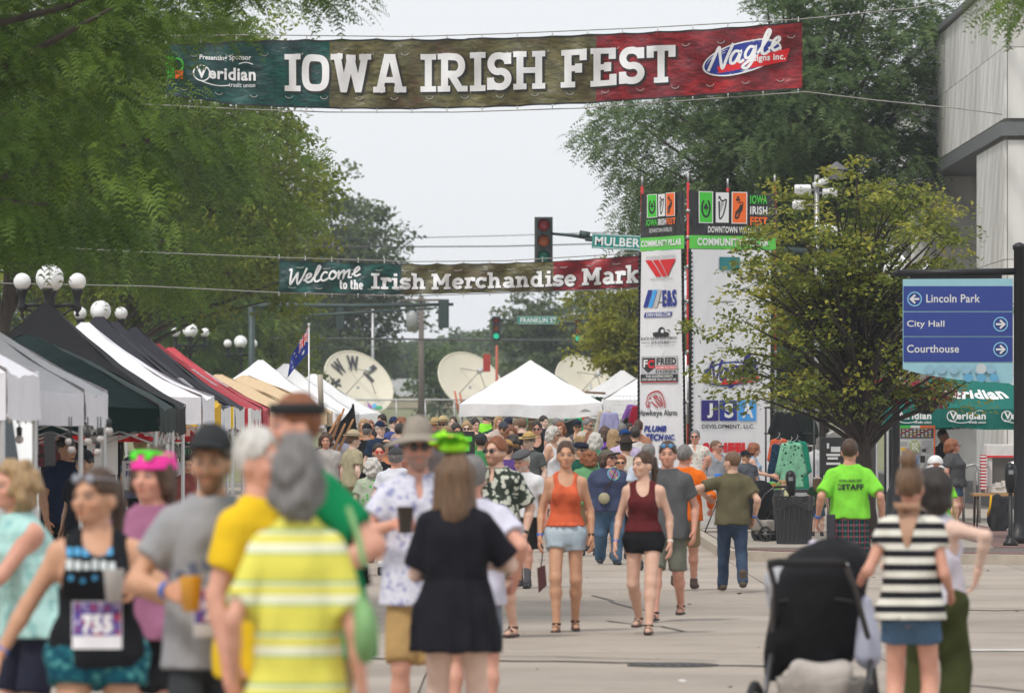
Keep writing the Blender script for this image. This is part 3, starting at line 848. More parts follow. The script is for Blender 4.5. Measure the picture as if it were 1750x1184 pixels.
def tree(name, base, crown_c, crown_r, n_tips, per_tip, leaf, size, lm, seed, label, cat='tree', group=None, trunk_r=.18, lump=.25, tipr=None, bark=None, bias=2.4, tint=(0.0,1.0), view=None, flat=0.6, trunk_top=None, up=.6, pairs=6, nlimb=70, cmin=None):
    rs=np.random.RandomState(seed); base=Vector(base)
    root=empty(name,base,0,label,cat,group)
    cc=np.array(crown_c,float)-np.array(base); cr=np.array(crown_r,float)
    u=unit(rs.randn(n_tips*3,3)); r=rs.rand(n_tips*3)**(1/bias)
    ph=rs.rand(3)*6
    lum=1+lump*(np.sin(u[:,0]*5+ph[0])*np.sin(u[:,2]*6+ph[1])+.6*np.sin(u[:,1]*9+u[:,0]*7+ph[2]))
    tips=cc+u*cr*(r*lum)[:,None]
    if view is not None: tips=tips[view(tips+np.array(base))]
    tips=tips[:n_tips]; n=len(tips)
    tr=tipr if tipr else cr.mean()*.16
    outd=unit(tips-(cc-np.array((0,0,cr[2]*.35))))
    tv=rs.rand(n)
    sc=tr*(.6+.8*rs.rand(n))
    cen=np.repeat(tips,per_tip,0); od=np.repeat(outd,per_tip,0)
    g=rs.randn(len(cen),3); g=unit(g)*(rs.rand(len(cen))**.45)[:,None]
    cen=cen+g*np.repeat(sc,per_tip)[:,None]*np.array((1,1,flat)); cen[:,2]-=(g[:,:2]**2).sum(1)*np.repeat(sc,per_tip)*.25
    if leaf=='frond': V,F=frond_leaves(cen,size,rs,od,pairs); per=pairs*8
    else: V,F=quad_leaves(cen,size,rs,up,.6 if leaf=='broad' else .8,od); per=4
    tt=np.repeat(tv*.55,per_tip)+.45*rs.rand(len(cen)); tt=tint[0]+(tint[1]-tint[0])*tt
    ti=np.repeat(tt,per)[:,None]*np.ones(3)
    np_mesh('crown',V,F,lm,root,smooth=False,attr={'tint':ti})
    bark=bark or mat('bark_grey',(.085,.068,.055),.9,0,.3,9,.8,.03,scale=(1,1,.25))
    m=MB(); top=Vector(cc)+Vector((0,0,cr[2]*(.45 if trunk_top is None else trunk_top)))
    z0=.0; pts=[]; K=7
    for i in range(K+1):
        t=i/K; p=Vector((0,0,0)).lerp(top,t); p+=Vector((sin(t*7+seed)*.12*t,cos(t*5+seed)*.12*t,0))*cr[0]*.25; pts.append(p)
    rr=[trunk_r*(1.25 if i==0 else 1)*(1-.8*i/K) for i in range(K+1)]
    m.tube(pts,rr,10)
    order=rs.permutation(n)[:nlimb]
    for j in order:
        tip=Vector(tips[j]); t=min(.95,max(.25,(tip.z*.62)/max(top.z,.1)))
        f_=t*K; i0=int(f_); a=pts[i0].lerp(pts[min(i0+1,K)],f_-i0); ln=(tip-a).length
        mid=a.lerp(tip,.5)+Vector((0,0,ln*.10))+Vector(rs.randn(3))*ln*.05
        r0=min(rr[i0]*.55,.02+ln*.013)
        m.tube([a,a.lerp(mid,.5)+Vector((0,0,ln*.02)),mid,mid.lerp(tip,.6),tip],[r0,r0*.8,r0*.6,r0*.38,r0*.15],5,cap=False)
    m.build('trunk',bark,root)
    return root

# ---------------------------------------------------------------- flat print: text and shapes laid on a surface
from mathutils.geometry import tessellate_polygon
_tc={}
def text2d(txt, bold=0.0, shear=0.0):
    key=(txt,bold,shear)
    if key in _tc: return _tc[key]
    cu=bpy.data.curves.new('t','FONT'); cu.body=txt; cu.offset=bold; cu.shear=shear; cu.resolution_u=3; cu.space_character=1.0+bold*2.2
    ob=bpy.data.objects.new('t',cu); COL.objects.link(ob)
    bpy.context.view_layer.update()
    me=ob.to_mesh(); V=np.zeros(len(me.vertices)*3); me.vertices.foreach_get('co',V); V=V.reshape(-1,3)[:,:2]
    me.calc_loop_triangles(); F=np.array([t.vertices[:] for t in me.loop_triangles])
    ob.to_mesh_clear(); bpy.data.objects.remove(ob); bpy.data.curves.remove(cu)
    _tc[key]=(V,F); return V,F
def stroke2d(pts, w, closed=False):
    P_=np.array(pts,float); n=len(P_)
    if closed: d=np.roll(P_,-1,0)-np.roll(P_,1,0)
    else:
        d=np.zeros_like(P_); d[1:-1]=unit(P_[1:-1]-P_[:-2])+unit(P_[2:]-P_[1:-1]); d[0]=P_[1]-P_[0]; d[-1]=P_[-1]-P_[-2]
    d=unit(d); nn=np.stack([-d[:,1],d[:,0]],1)
    ww=np.full(n,w/2.) if np.isscalar(w) else np.array(w)/2.
    if not closed:
        for i in range(1,n-1):
            a=unit(P_[i]-P_[i-1]); c=abs(a@d[i]); ww=ww.copy(); ww[i]=ww[i]/max(c,.5)
    V=np.concatenate([P_+nn*ww[:,None],P_-nn*ww[:,None]])
    F=[]
    for i in range(n if closed else n-1):
        j=(i+1)%n; F+= [(i,i+n,j+n),(i,j+n,j)]
    return V,np.array(F)
def poly2d(pts):
    t=tessellate_polygon([[Vector((p[0],p[1],0)) for p in pts]])
    F=np.array([tuple(x) for x in t]); V=np.array(pts,float)
    a=V[F]; cr_=(a[:,1,0]-a[:,0,0])*(a[:,2,1]-a[:,0,1])-(a[:,1,1]-a[:,0,1])*(a[:,2,0]-a[:,0,0])
    F[cr_<0]=F[cr_<0][:,::-1]; return V,F
def arc(cx,cy,rx,ry,a0,a1,n=16,rot=0):
    o=[]
    for i in range(n+1):
        a=rad(a0+(a1-a0)*i/n); x,y=rx*cos(a),ry*sin(a); o.append((cx+x*cos(rot)-y*sin(rot),cy+x*sin(rot)+y*cos(rot)))
    return o
class Print:
    """flat lettering and marks; fn(u,v,off) puts a 2-D point onto the surface"""
    def __init__(s, fn, seg=None, step=.0025, met=(1,1)): s.fn=fn; s.seg=seg; s.met=np.array(met,float); s.V=[];s.F=[];s.M=[];s.mats=[];s.off=0; s.lay=1; s.step=step
    def mi(s,m):
        if m not in s.mats: s.mats.append(m)
        return s.mats.index(m)
    def raw(s,V,F,m,layer=None):
        V=np.asarray(V,float); F=np.asarray(F)
        if len(F)==0: return s
        if s.seg:
            for _ in range(6):
                T=V[F]*s.met; L=np.max([np.linalg.norm(T[:,i]-T[:,(i+1)%3],axis=1) for i in range(3)],0); big=L>s.seg
                if not big.any(): break
                t=F[big]; mid=[(V[t[:,i]]+V[t[:,(i+1)%3]])/2 for i in range(3)]; b=len(V); k=len(t)
                V=np.concatenate([V]+mid); m0=np.arange(b,b+k);m1=m0+k;m2=m1+k
                F=np.concatenate([F[~big],np.stack([t[:,0],m0,m2],1),np.stack([m0,t[:,1],m1],1),np.stack([m2,m1,t[:,2]],1),np.stack([m0,m1,m2],1)])
        s.lay+=1
        off=(s.lay if layer is None else layer)*s.step
        W3=np.array([tuple(s.fn(x,y,off)) for x,y in V]); s.V.append(W3); s.F.append(F+s.off); s.off+=len(W3); s.M+= [s.mi(m)]*len(F)
        return s
    def text(s,txt,x0,x1,y0,y1,m,bold=.02,shear=0.0,asc=None,keep=False):
        V,F=text2d(txt,bold,shear)
        if len(F)==0: return s
        lo,hi=V.min(0),V.max(0)
        if asc: lo[1],hi[1]=asc
        sx=(x1-x0)/(hi[0]-lo[0]); sy=(y1-y0)/(hi[1]-lo[1])
        return s.raw(np.stack([x0+(V[:,0]-lo[0])*sx,y0+(V[:,1]-lo[1])*sy],1),F,m)
    def poly(s,pts,m): return s.raw(*poly2d(pts),m)
    def rect(s,x0,x1,y0,y1,m): return s.poly([(x0,y0),(x1,y0),(x1,y1),(x0,y1)],m)
    def stroke(s,pts,w,m,closed=False): return s.raw(*stroke2d(pts,w,closed),m)
    def disc(s,cx,cy,rx,ry,m,rot=0,n=28): return s.poly(arc(cx,cy,rx,ry,0,360,n,rot)[:-1],m)
    def ring(s,cx,cy,rx,ry,w,m,rot=0,n=32): return s.stroke(arc(cx,cy,rx,ry,0,360,n,rot)[:-1],w,m,True)
    def build(s,name,parent,**kw):
        if not s.V: return None
        return np_mesh(name,np.concatenate(s.V),np.concatenate(s.F),s.mats,parent,smooth=True,mi=s.M,**kw)
# slab-serif letters drawn with strokes; capital height 1
def slab(ch):
    t=.20; sf=.15; o=[]; w=.8
    def ser(x,y,wd=.38): o.append([(x-wd/2,y),(x+wd/2,y)])
    def L(*p): o.append(list(p))
    b,tp=sf/2,1-sf/2
    if ch=='I': w=.52; L((.26,0),(.26,1)); ser(.26,b,.5); ser(.26,tp,.5)
    elif ch=='O': w=.84; o.append(('c',[(x,y) for x,y in [(.42+.32*math.copysign(abs(cos(a))**.62,cos(a)),.5+.40*math.copysign(abs(sin(a))**.62,sin(a))) for a in [2*pi*i/36 for i in range(36)]]]))
    elif ch=='W': w=1.3; L((.2,1),(.42,.05)); L((.42,.05),(.65,.9)); L((.65,.9),(.88,.05)); L((.88,.05),(1.1,1)); ser(.2,tp); ser(1.1,tp); ser(.65,tp-.02,.3); ser(.42,b,.2); ser(.88,b,.2)
    elif ch=='A': w=1.06; L((.2,0),(.47,.98)); L((.59,.98),(.86,0)); L((.33,.32),(.73,.32)); ser(.2,b,.38); ser(.86,b,.38); ser(.53,tp,.36)
    elif ch=='R': w=.98; L((.22,0),(.22,1)); ser(.2,b,.4); ser(.15,tp,.3); o.append([(.2,.91)]+arc(.55,.68,.22,.23,90,-90,10)+[(.2,.45)]); L((.45,.42),(.74,.03)); ser(.82,b,.28)
    elif ch=='S': w=.78; o.append(arc(.39,.70,.27,.21,20,90,5)+arc(.35,.70,.23,.21,90,270,10)[1:]+arc(.42,.295,.25,.205,90,-90,10)+arc(.38,.295,.27,.205,-90,-160,5)[1:]); L((.66,.98),(.66,.68)); L((.11,.02),(.11,.34))
    elif ch=='H': w=1.06; 
    if ch=='H':
        L((.23,0),(.23,1)); L((.83,0),(.83,1)); L((.23,.5),(.83,.5))
        for x in(.23,.83): ser(x,b,.42); ser(x,tp,.42)
    elif ch=='F': w=.84; L((.24,0),(.24,1)); ser(.24,b,.44); L((.04,tp),(.74,tp)); L((.70,1),(.70,.70)); L((.24,.50),(.56,.50)); L((.56,.62),(.56,.38))
    elif ch=='E': w=.86; L((.24,0),(.24,1)); L((.04,tp),(.74,tp)); L((.70,1),(.70,.70)); L((.24,.50),(.56,.50)); L((.56,.62),(.56,.38)); L((.04,b),(.76,b)); L((.72,0),(.72,.30))
    elif ch=='T': w=.92; L((.46,0),(.46,1)); ser(.46,b,.44); L((.06,tp),(.86,tp)); L((.13,1),(.13,.68)); L((.79,1),(.79,.68))
    elif ch=='M': w=1.2; L((.23,0),(.23,1)); L((.97,0),(.97,1)); L((.25,.95),(.60,.30)); L((.95,.95),(.60,.30)); ser(.23,b,.42); ser(.97,b,.42); ser(.16,tp,.3); ser(1.04,tp,.3)
    elif ch=='i': w=.46; L((.25,0),(.25,.72)); ser(.25,b,.42); ser(.17,.72-b,.26); L((.25,.84),(.25,1.02))
    elif ch=='r': w=.60; L((.22,0),(.22,.72)); ser(.24,b,.44); ser(.14,.72-b,.26); o.append([(.22,.40),(.30,.58),(.42,.64),(.58,.62)]); L((.55,.70),(.55,.46))
    elif ch=='n': w=.86; L((.22,0),(.22,.72)); ser(.22,b,.38); ser(.14,.72-b,.26); o.append([(.22,.45),(.34,.60),(.46,.645),(.56,.62),(.63,.50),(.64,0)]); ser(.66,b,.34)
    elif ch=='h': w=.86; L((.22,0),(.22,1.02)); ser(.22,b,.38); ser(.14,1.02-b,.26); o.append([(.22,.45),(.34,.60),(.46,.645),(.56,.62),(.63,.50),(.64,0)]); ser(.66,b,.34)
    elif ch=='c': w=.70; o.append(arc(.38,.36,.25,.28,35,325,16)); L((.59,.70),(.59,.46))
    elif ch=='e': w=.74; o.append(arc(.38,.36,.25,.28,0,320,18)); L((.16,.36),(.66,.36))
    elif ch=='a': w=.76; o.append(arc(.36,.46,.22,.19,150,0,8)+[(.58,0)]); o.append(arc(.32,.20,.17,.13,70,350,12)); L((.32,.35),(.58,.35)); ser(.66,b,.24)
    elif ch=='d': w=.84; L((.60,0),(.60,1.02)); ser(.52,1.02-b,.26); ser(.70,b,.26); o.append(('c',arc(.36,.36,.23,.28,0,360,20)[:-1]))
    elif ch=='s': w=.64; o.append([(x,y*.72) for x,y in arc(.32,.70,.20,.2,20,90,4)+arc(.29,.70,.18,.2,90,270,8)[1:]+arc(.34,.31,.2,.19,90,-90,8)+arc(.30,.31,.2,.19,-90,-160,4)[1:]]); L((.54,.70),(.54,.50)); L((.09,.02),(.09,.24))
    elif ch=='k': w=.86; L((.22,0),(.22,1.02)); ser(.22,b,.36); ser(.14,1.02-b,.26); L((.24,.30),(.62,.68)); ser(.66,.72-b,.30); L((.38,.40),(.66,.04)); ser(.70,b,.28)
    elif ch=='t': w=.56; o.append([(.24,.98),(.24,.20),(.32,.09),(.52,.10)]); L((.06,.65),(.50,.65))
    elif ch=='o': w=.76; o.append(('c',arc(.38,.36,.25,.28,0,360,22)[:-1]))
    elif ch==' ': w=.42
    return w,o,t,sf
def slab_text(pr, txt, x0, x1, y0, y1, m, thick=1.0):
    W=0; items=[]
    for ch in txt:
        w,o,t,sf=slab(ch); items.append((W,o,t,sf)); W+=w+.04
    sx=(x1-x0)/W; sy=(y1-y0); base=pr.lay
    for X,o,t,sf in items:
        for k,st in enumerate(o):
            closed=isinstance(st,tuple); pts=st[1] if closed else st
            # horizontal strokes are slabs (thinner), the rest stems
            hor=(not closed) and len(pts)==2 and abs(pts[0][1]-pts[1][1])<1e-6
            K=getattr(pr,'pxv',1.0)
            V,F=stroke2d([( (X+x)*sx,y*sy*K) for x,y in pts],(sf*sy*K*(1+(thick-1)*1.0) if hor else t*thick*.5*(sx+sy*K)),closed); V[:,1]/=K
            V=V+np.array((x0,y0)); pr.raw(V,F,m,layer=base+1+k*.25)
    pr.lay=base+3
# ---------------------------------------------------------------- ground, road, pavements
RND=random.Random(7)
def concrete(name,c):
    m=bpy.data.materials.new(name); nt,b=nodes(m); v=coords(nt,kind='Object'); g=nt.nodes.new('ShaderNodeNewGeometry').outputs['Position']
    a=ramp(nt,noise(nt,g,.45,5,.6),[(.3,tuple(x*.70 for x in c)),(.55,c),(.8,tuple(x*1.08 for x in c))])
    a=mixc(nt,ramp(nt,noise(nt,g,38,2),[(.35,(0,0,0)),(.75,(.35,.35,.35))]),a,tuple(x*.62 for x in c))
    a=mixc(nt,ramp(nt,noise(nt,g,1.9,3),[(.66,(0,0,0)),(.76,(.45,.45,.45))]),a,(.10,.085,.07))
    vo=nt.nodes.new('ShaderNodeTexVoronoi'); vo.inputs['Scale'].default_value=1.6; nt.links.new(g,vo.inputs['Vector'])
    a=mixc(nt,ramp(nt,vo.outputs['Distance'],[(.05,(.55,.55,.55)),(.085,(0,0,0))]),a,(.12,.105,.09))
    nt.links.new(a,b.inputs['Base Color']); b.inputs['Roughness'].default_value=.9; bump(nt,b,noise(nt,g,30,3),.3,.01); return m
M_conc=concrete('concrete_road',(.39,.33,.275)); M_conc2=concrete('concrete_road_b',(.355,.30,.25)); M_conc3=concrete('concrete_road_c',(.41,.35,.295))
M_joint=mat('joint_tar',(.10,.09,.08),.9)
M_grass=mat('grass_field',(.17,.17,.075),.95,0,.25,.3,.3)
def terr(d, x=0):
    return float(np.interp(d,[0,185,300,430,560,900,6000],[-.03,-.03,1.35,3.6,4.0,6.0,9.0]))
g=MB()
ys=[-300,0,60,120,185,210,240,270,300,340,380,430,500,560,700,900,1500,3000]
xs=[-2500,-800,-300,-100,-40,-15,0,15,40,100,300,800,2500]
for i,y in enumerate(ys):
    for x in xs: g.v.append((x,y,terr(y)))
for i in range(len(ys)-1):
    for j in range(len(xs)-1):
        a=i*len(xs)+j; g.f.append((a,a+1,a+1+len(xs),a+len(xs))); g.m.append(0); g.sm.append(True)
g.build('ground',M_grass,kind='structure')
road=MB().box((-1.0,119,-.035),(46,146,.03)).add([(-24,2,.075),(22,2,.075),(22,29,.075),(-24,29,.075),(22,46,-.021),(-24,46,-.021)],[(0,1,2,3),(3,2,4,5)]).build('road',M_joint,kind='structure')
slabmesh={}
for iy in range(38):
    y0=6+iy*4.6
    za,zb=GR(y0),GR(y0+4.6)
    for ix,(xa,xb) in enumerate([(-11.6,-7.95),(-7.95,-4.3),(-4.3,-.65),(-.65,3.0),(3.0,6.65),(6.65,10.3),(10.3,14.0)]):
        if y0>76 and xa>2.9: continue
        key=(round(xb-xa,2),RND.choice((0,0,1,2)),iy if za>0 else 99)
        if key not in slabmesh:
            q_=MB().box((0,0,-.009),(xb-xa-.014,4.586,.022)); q_.v=[(a,b,c+(za if b<0 else zb)) for a,b,c in q_.v]; o=q_.build('concrete_slab',(M_conc,M_conc2,M_conc3)[key[1]],road); slabmesh[key]=o.data
        else:
            o=bpy.data.objects.new('concrete_slab',slabmesh[key]); COL.objects.link(o); o.parent=road
        o.location=((xa+xb)/2,y0+2.3,RND.uniform(-.002,.001))
# painted lane marks and a manhole, a long tar-filled crack
def flatstrip(pts,w,z): 
    V,F=stroke2d(pts,w); return np.c_[V,np.array([z+GR(y) for y in V[:,1]])],F
M_paint=mat('road_paint',(.62,.60,.56),.8,0,.15,6)
for i,(px,py,ln) in enumerate(((1668,1112,.42),(1492,1058,.26),(1635,1112,.1))):
    d=FPX*EYE/(py-HORY)
    V,F=flatstrip([(GX(px,d)-ln,d),(GX(px,d)+ln,d)],.32,.010); np_mesh('lane_marking',V,F,M_paint,road)
M_crack=mat('tar_crack',(.13,.115,.10),.9)
for pts,w in (([(-3,46.2),(-1.6,46.3),(-.6,45.9),(.6,45.4),(1.6,44.7),(2.7,44.2)],.06),([(-.3,46.9),(.8,46.2),(1.9,45.4)],.02),([(.9,63),(1.25,59),(1.5,57.2)],.016),([(3.2,41),(4.1,38.2),(4.9,35.9)],.02),([(.9,55),(1.4,53.5),(1.6,52)],.015),([(4.6,58.2),(6.0,58.1),(7.6,58.4)],.05),([(3.1,58.9),(5.4,58.8),(7.6,59.3)],.02)):
    pp=[]; rr_=random.Random(len(pts)*3+int(w*1000))
    for a,b in zip(pts[:-1],pts[1:]):
        for k in range(5): t=k/5; pp.append((a[0]+(b[0]-a[0])*t+rr_.uniform(-.04,.04),a[1]+(b[1]-a[1])*t+rr_.uniform(-.12,.12)))
    V,F=flatstrip(pp,w*3.0,.0075); np_mesh('crack',V,F,M_crack,road)
mh=MB(); dm=44.6; mh.lathe([(0.001,.012),(.30,.012),(.33,.016),(.36,.012),(.36,.0)],(GX(1150,dm),dm,GR(dm)),28)
for k in range(7): mh.box((GX(1150,dm)-.24+k*.08,dm,GR(dm)+.014),(.03,.4,.008))
mh=mh.build('manhole_cover',mat('cast_iron',(.07,.065,.06),.7,.4,.3,20)); tag(mh,'round iron manhole cover set in the concrete street in front of the stroller','manhole cover')
# small litter on the street
rl=random.Random(4)
lt=MB()
for k in range(150):
    x=rl.uniform(-3,6.5); y=rl.uniform(33,95); a=rl.uniform(0,6.28); s=rl.uniform(.012,.045); z=.012+GR(y)
    if y>76 and x>2.6: continue
    c=Vector((x,y,z)); d1=Vector((cos(a),sin(a),0))*s; d2=Vector((-sin(a),cos(a),.5))*s*.5
    lt.add([c-d1,c-d2,c+d1,c+d2],[(0,1,2,3)],rl.choice((0,0,0,1)))
lt.build('litter',[mat('dry_leaf',(.10,.085,.03),.9),mat('paper_scrap',(.55,.53,.5),.8)],label='fallen leaves and paper scraps strewn over the concrete street',kind='stuff')

# the corner pavement on the right
cp=[(2.95,190),(2.95,80.4),(3.1,79.3),(3.6,78.5),(4.4,78.0),(6.5,77.0),(9.0,75.4),(12,74.2),(30,74),(30,190)]
side=MB(); 
inner=[(3.13,190),(3.13,80.5),(3.27,79.5),(3.7,78.75),(4.45,78.28),(6.6,77.25),(9.1,75.65),(12.05,74.45),(30,74.25),(30,190)]
ip=[Vector((x,y,.128)) for x,y in inner]
side.add(ip,[tuple(range(len(ip)))])
side=side.build('sidewalk',mat('sidewalk_base',(.12,.10,.09),.95),kind='structure')
curb=MB()
for i in range(len(cp)-2):
    a,b,c_,d_=cp[i],cp[i+1],inner[i+1],inner[i]
    curb.add([(a[0],a[1],-.02),(b[0],b[1],-.02),(b[0]+.01,b[1]+.01,.135),(a[0]+.01,a[1]+.01,.135),(c_[0],c_[1],.135),(d_[0],d_[1],.135)],[(0,1,2,3),(3,2,4,5)])
curb.build('curb',mat('curb_concrete',(.40,.345,.28),.9,0,.15,4,.3),side)
# kerb blocks read by their joints; paving slabs one by one
Ms1=mat('sidewalk_concrete',(.30,.265,.225),.9,0,.12,2,.3); Ms2=mat('paver_red',(.17,.095,.08),.9,0,.3,7,.4); Ms3=mat('sidewalk_concrete_b',(.33,.29,.24),.9,0,.12,2,.3)
def yin(x): return float(np.interp(x,[3.13,3.27,3.7,4.45,6.6,9.1,12.05,30],[80.6,79.5,78.75,78.28,77.25,75.65,74.45,74.25]))
for iy in range(26):
    for ix in range(11):
        x0=3.16+ix*1.25; y0=81.4+iy*1.5
        if x0>9.4 and y0>116: continue
        o=MB().box((0,0,.0),(1.235,1.485,.03)).build('paving_slab',Ms1 if (ix*7+iy*3)%5 else Ms3,side) if (ix,iy)==(0,0) else None
        if o: pv=o.data; pv2=o.data.copy(); pv2.materials[0]=Ms3; pv3=o.data.copy(); pv3.materials[0]=Ms2
        else: o=bpy.data.objects.new('paving_slab',pv3 if ix==3 or iy in(7,) else pv if (ix*7+iy*3)%5 else pv2); COL.objects.link(o); o.parent=side
        o.location=(x0+.62,y0+.75,.124+.0006*((ix+iy)%3))
bk=[]
for ix in range(46):
    for r in range(3):
        x0=3.45+ix*.21+(r%2)*.1; y0=yin(x0)+.35+r*.42
        if y0>81.1: continue
        if not bk: o=MB().box((0,0,0),(.2,.41,.03)).build('paver',Ms2,side); bk.append(o.data)
        else: o=bpy.data.objects.new('paver',bk[0]); COL.objects.link(o); o.parent=side
        o.location=(x0,y0,.125+.002*RND.random())
MB().box((-13.5,97,.05),(4.0,190,.14)).build('sidewalk_far',mat('sidewalk_concrete',(.3,.27,.23)),kind='structure')

# ---------------------------------------------------------------- marble building on the right
def marble(name,c,st):
    m=bpy.data.materials.new(name); nt,b=nodes(m); v=coords(nt,(1,1,1))
    w=nt.nodes.new('ShaderNodeTexWave'); w.inputs['Scale'].default_value=.55; w.inputs['Distortion'].default_value=5; w.inputs['Detail'].default_value=4; w.bands_direction='DIAGONAL'; nt.links.new(v,w.inputs['Vector'])
    n=noise(nt,coords(nt,(1,1,.12)),1.6,4); n2=noise(nt,v,.5,3)
    a=ramp(nt,w.outputs['Fac'],[(0,tuple(x*.86 for x in c)),(.35,c),(1,tuple(x*1.06 for x in c))])
    a=mixc(nt,ramp(nt,n,[(.45,(0,0,0)),(.8,(st,st,st))]),a,(.16,.14,.115))
    nt.links.new(a,b.inputs['Base Color']); b.inputs['Roughness'].default_value=.55; return m
MM=[marble('marble_a',(.67,.66,.63),.4),marble('marble_b',(.72,.71,.68),.3),marble('marble_c',(.63,.615,.58),.6)]
BX,BY=10.2,118.0
bld=empty('marble_building',(BX,BY,0),0,'pale marble civic building with an overhanging upper floor behind the way-finding sign','building')
core=MB(); core.box((9.06,24,9.65),(18,47.9,3.1)); core.box((12.06,26,4.1),(18,43.9,8.0)); core.box((9.06,3.5,4.08),(18,6.9,7.9)); core.build('wall',mat('joint_grey',(.22,.21,.19),.9),bld)
def panel(c,dm,i):
    o=MB().box((0,0,0),dm).build('marble_panel',MM[i%3],bld,bevel=0); o.location=c; return o
i=0
# street face, upper: panels 3 m long, rows 1.55 high
for (z0,z1) in((8.22,9.7),(9.7,11.18)):
    y=0
    while y<46: panel((.04,y+1.5,(z0+z1)/2),(.06,2.985,z1-z0-.015),i); i+=1; y+=3.0
    x=.0
    while x<16: panel((x+1.5+.075,-.02,(z0+z1)/2),(2.985,.06,z1-z0-.015),i); i+=1; x+=3
for (z0,z1) in((.55,2.9),(2.9,5.3),(5.3,7.78)):
    for y in(.0,3.5): panel((.04,y+1.75,(z0+z1)/2),(.06,3.485,z1-z0-.015),i); i+=1
    x=0
    while x<16: panel((x+1.5+.075,-.02,(z0+z1)/2),(2.985,.06,z1-z0-.015),i); i+=1; x+=3
    y=7
    while y<45: panel((3.02,y+1.5,(z0+z1)/2),(.06,2.985,z1-z0-.015),i); i+=1; y+=3
tr_=MB(); tr_.box((9,23.9,8.0),(18.14,48.1,.28)); tr_.box((9,23.9,11.26),(18.2,48.2,.13)); tr_.build('trim_band',mat('dark_steel',(.16,.165,.17),.5,.3),bld)
MB().box((9.0,24,.27),(18.1,48.02,.5)).build('plinth',mat('dark_granite',(.03,.03,.032),.4),bld)
for k in range(3):
    p=MB().box((.8,20+9*k,4.1),(1.3,1.3,7.8)).build('pier',MM[k],bld)

# ---------------------------------------------------------------- canopy tents
M_alu=mat('aluminium_pole',(.62,.62,.62),.4,.5,.08)
M_white=cloth('canopy_white',(.80,.80,.81),rough=.7,folds=.5)
M_whiteb=cloth('canopy_white_violet',(.80,.79,.84),rough=.7,folds=.5)
def tent(x,y,size,eave,peak,val,mr,label,mv=None,conc=.10,legm=None,group='canopy tents along the left kerb',bands=None,sy=None,name='canopy_tent',topflat=.10,prints=None,ml=None):
    sy=sy or size; hs,hy=size/2,sy/2
    t=empty(name,(x,y,0),0,label,'tent',group)
    mats=[mr]+([b[2] for b in bands] if bands else [])
    m=MB(); rr=random.Random(int(x*10+y*7)); ph=rr.uniform(0,6)
    def surf(side):
        def f(u,v):
            # u along the eave -1..1, v from eave to peak
            s_=1-v*(1-topflat*.3); h=eave+(peak-eave)*(v-conc*4*v*(1-v)*.5)
            h+=.014*sin(u*9+ph+v*4)*(1-v)+.008*sin(u*23+v*15+ph)
            a=(u*2-1)*s_
            sag=-.035*(1-(u*2-1)**2)*(1-v)
            if side==0: p=(a*hs,-s_*hy)
            elif side==1: p=(s_*hs,a*hy)
            elif side==2: p=(-a*hs,s_*hy)
            else: p=(-s_*hs,-a*hy)
            return (p[0],p[1],h+sag)
        return f
    for sd in range(4):
        b0=len(m.f); m.grid(surf(sd),12,12)
        if bands:
            for k in range(b0,len(m.f)):
                row=(k-b0)%12
                for bi,(v0,v1,_) in enumerate(bands):
                    if v0<=row/12<v1: m.m[k]=bi+1
    m.build('canopy',mats,t)
    mv=mv or mr
    for sd in range(4):
        v_=MB(); f0=surf(sd)
        def f(u,v):
            p=Vector(f0(u,0)); n=[(0,-1),(1,0),(0,1),(-1,0)][sd]; w=.018*sin(u*17+ph+sd)*v+.01*sin(u*41+v*3)*v+.006
            return (p.x+n[0]*w,p.y+n[1]*w,p.z-v*val+.012*sin(u*6+sd)*v)
        v_.grid(f,28,4,flip=False); v_.build('valance',mv,t)
    lm=legm or M_alu
    for sx_ in(-1,1):
        for s2 in(-1,1):
            MB().tube([(sx_*(hs-.03),s2*(hy-.03),0),(sx_*(hs-.03),s2*(hy-.03),eave-.02)],.022,4,smooth=False).build('leg',lm,t)
    fr=MB()
    for sd in range(4):
        c=[(-1,-1),(1,-1),(1,1),(-1,1)]; a=c[sd];b=c[(sd+1)%4]; z=eave-.12
        for k in range(4):
            t0,t1=k/4,(k+1)/4; za,zb=(z,z-.28) if k%2 else (z-.28,z)
            P0=(( a[0]+(b[0]-a[0])*t0)*(hs-.04),(a[1]+(b[1]-a[1])*t0)*(hy-.04)); P1=((a[0]+(b[0]-a[0])*t1)*(hs-.04),(a[1]+(b[1]-a[1])*t1)*(hy-.04))
            fr.tube([(*P0,za),(*P1,zb)],.010,4); fr.tube([(*P0,zb),(*P1,za)],.010,4)
    fr.tube([(0,0,eave-.1),(0,0,peak-.02)],.018,6); fr.build('truss',M_alu,t)
    if prints:
        for sd,fn_ in prints:
            f0=surf(sd)
            def mp(u,v,off,f0=f0,sd=sd):
                p=Vector(f0(u,v)); a_=Vector(f0(u+.02,v))-p; b_=Vector(f0(u,v+.02))-p; n=a_.cross(b_).normalized(); 
                if n.z<0: n=-n
                return p+n*(.006+off)
            pr=Print(mp,seg=.08,step=.001); fn_(pr); pr.build('logo',t)
    return t
Mdg=cloth('canopy_dark_green',(.012,.030,.028),rough=.6,folds=.5); Mbk=cloth('canopy_black',(.018,.018,.020),rough=.7,folds=.5); Mbk2=cloth('canopy_charcoal',(.035,.035,.045),rough=.7,folds=.5)
Mye=cloth('canopy_yellow',(.72,.42,.02),rough=.7); Mrd=cloth('canopy_red',(.52,.08,.10),rough=.7); Mtan=cloth('canopy_tan',(.62,.47,.30),rough=.8); Mlg=cloth('canopy_silver',(.42,.44,.45),rough=.6)
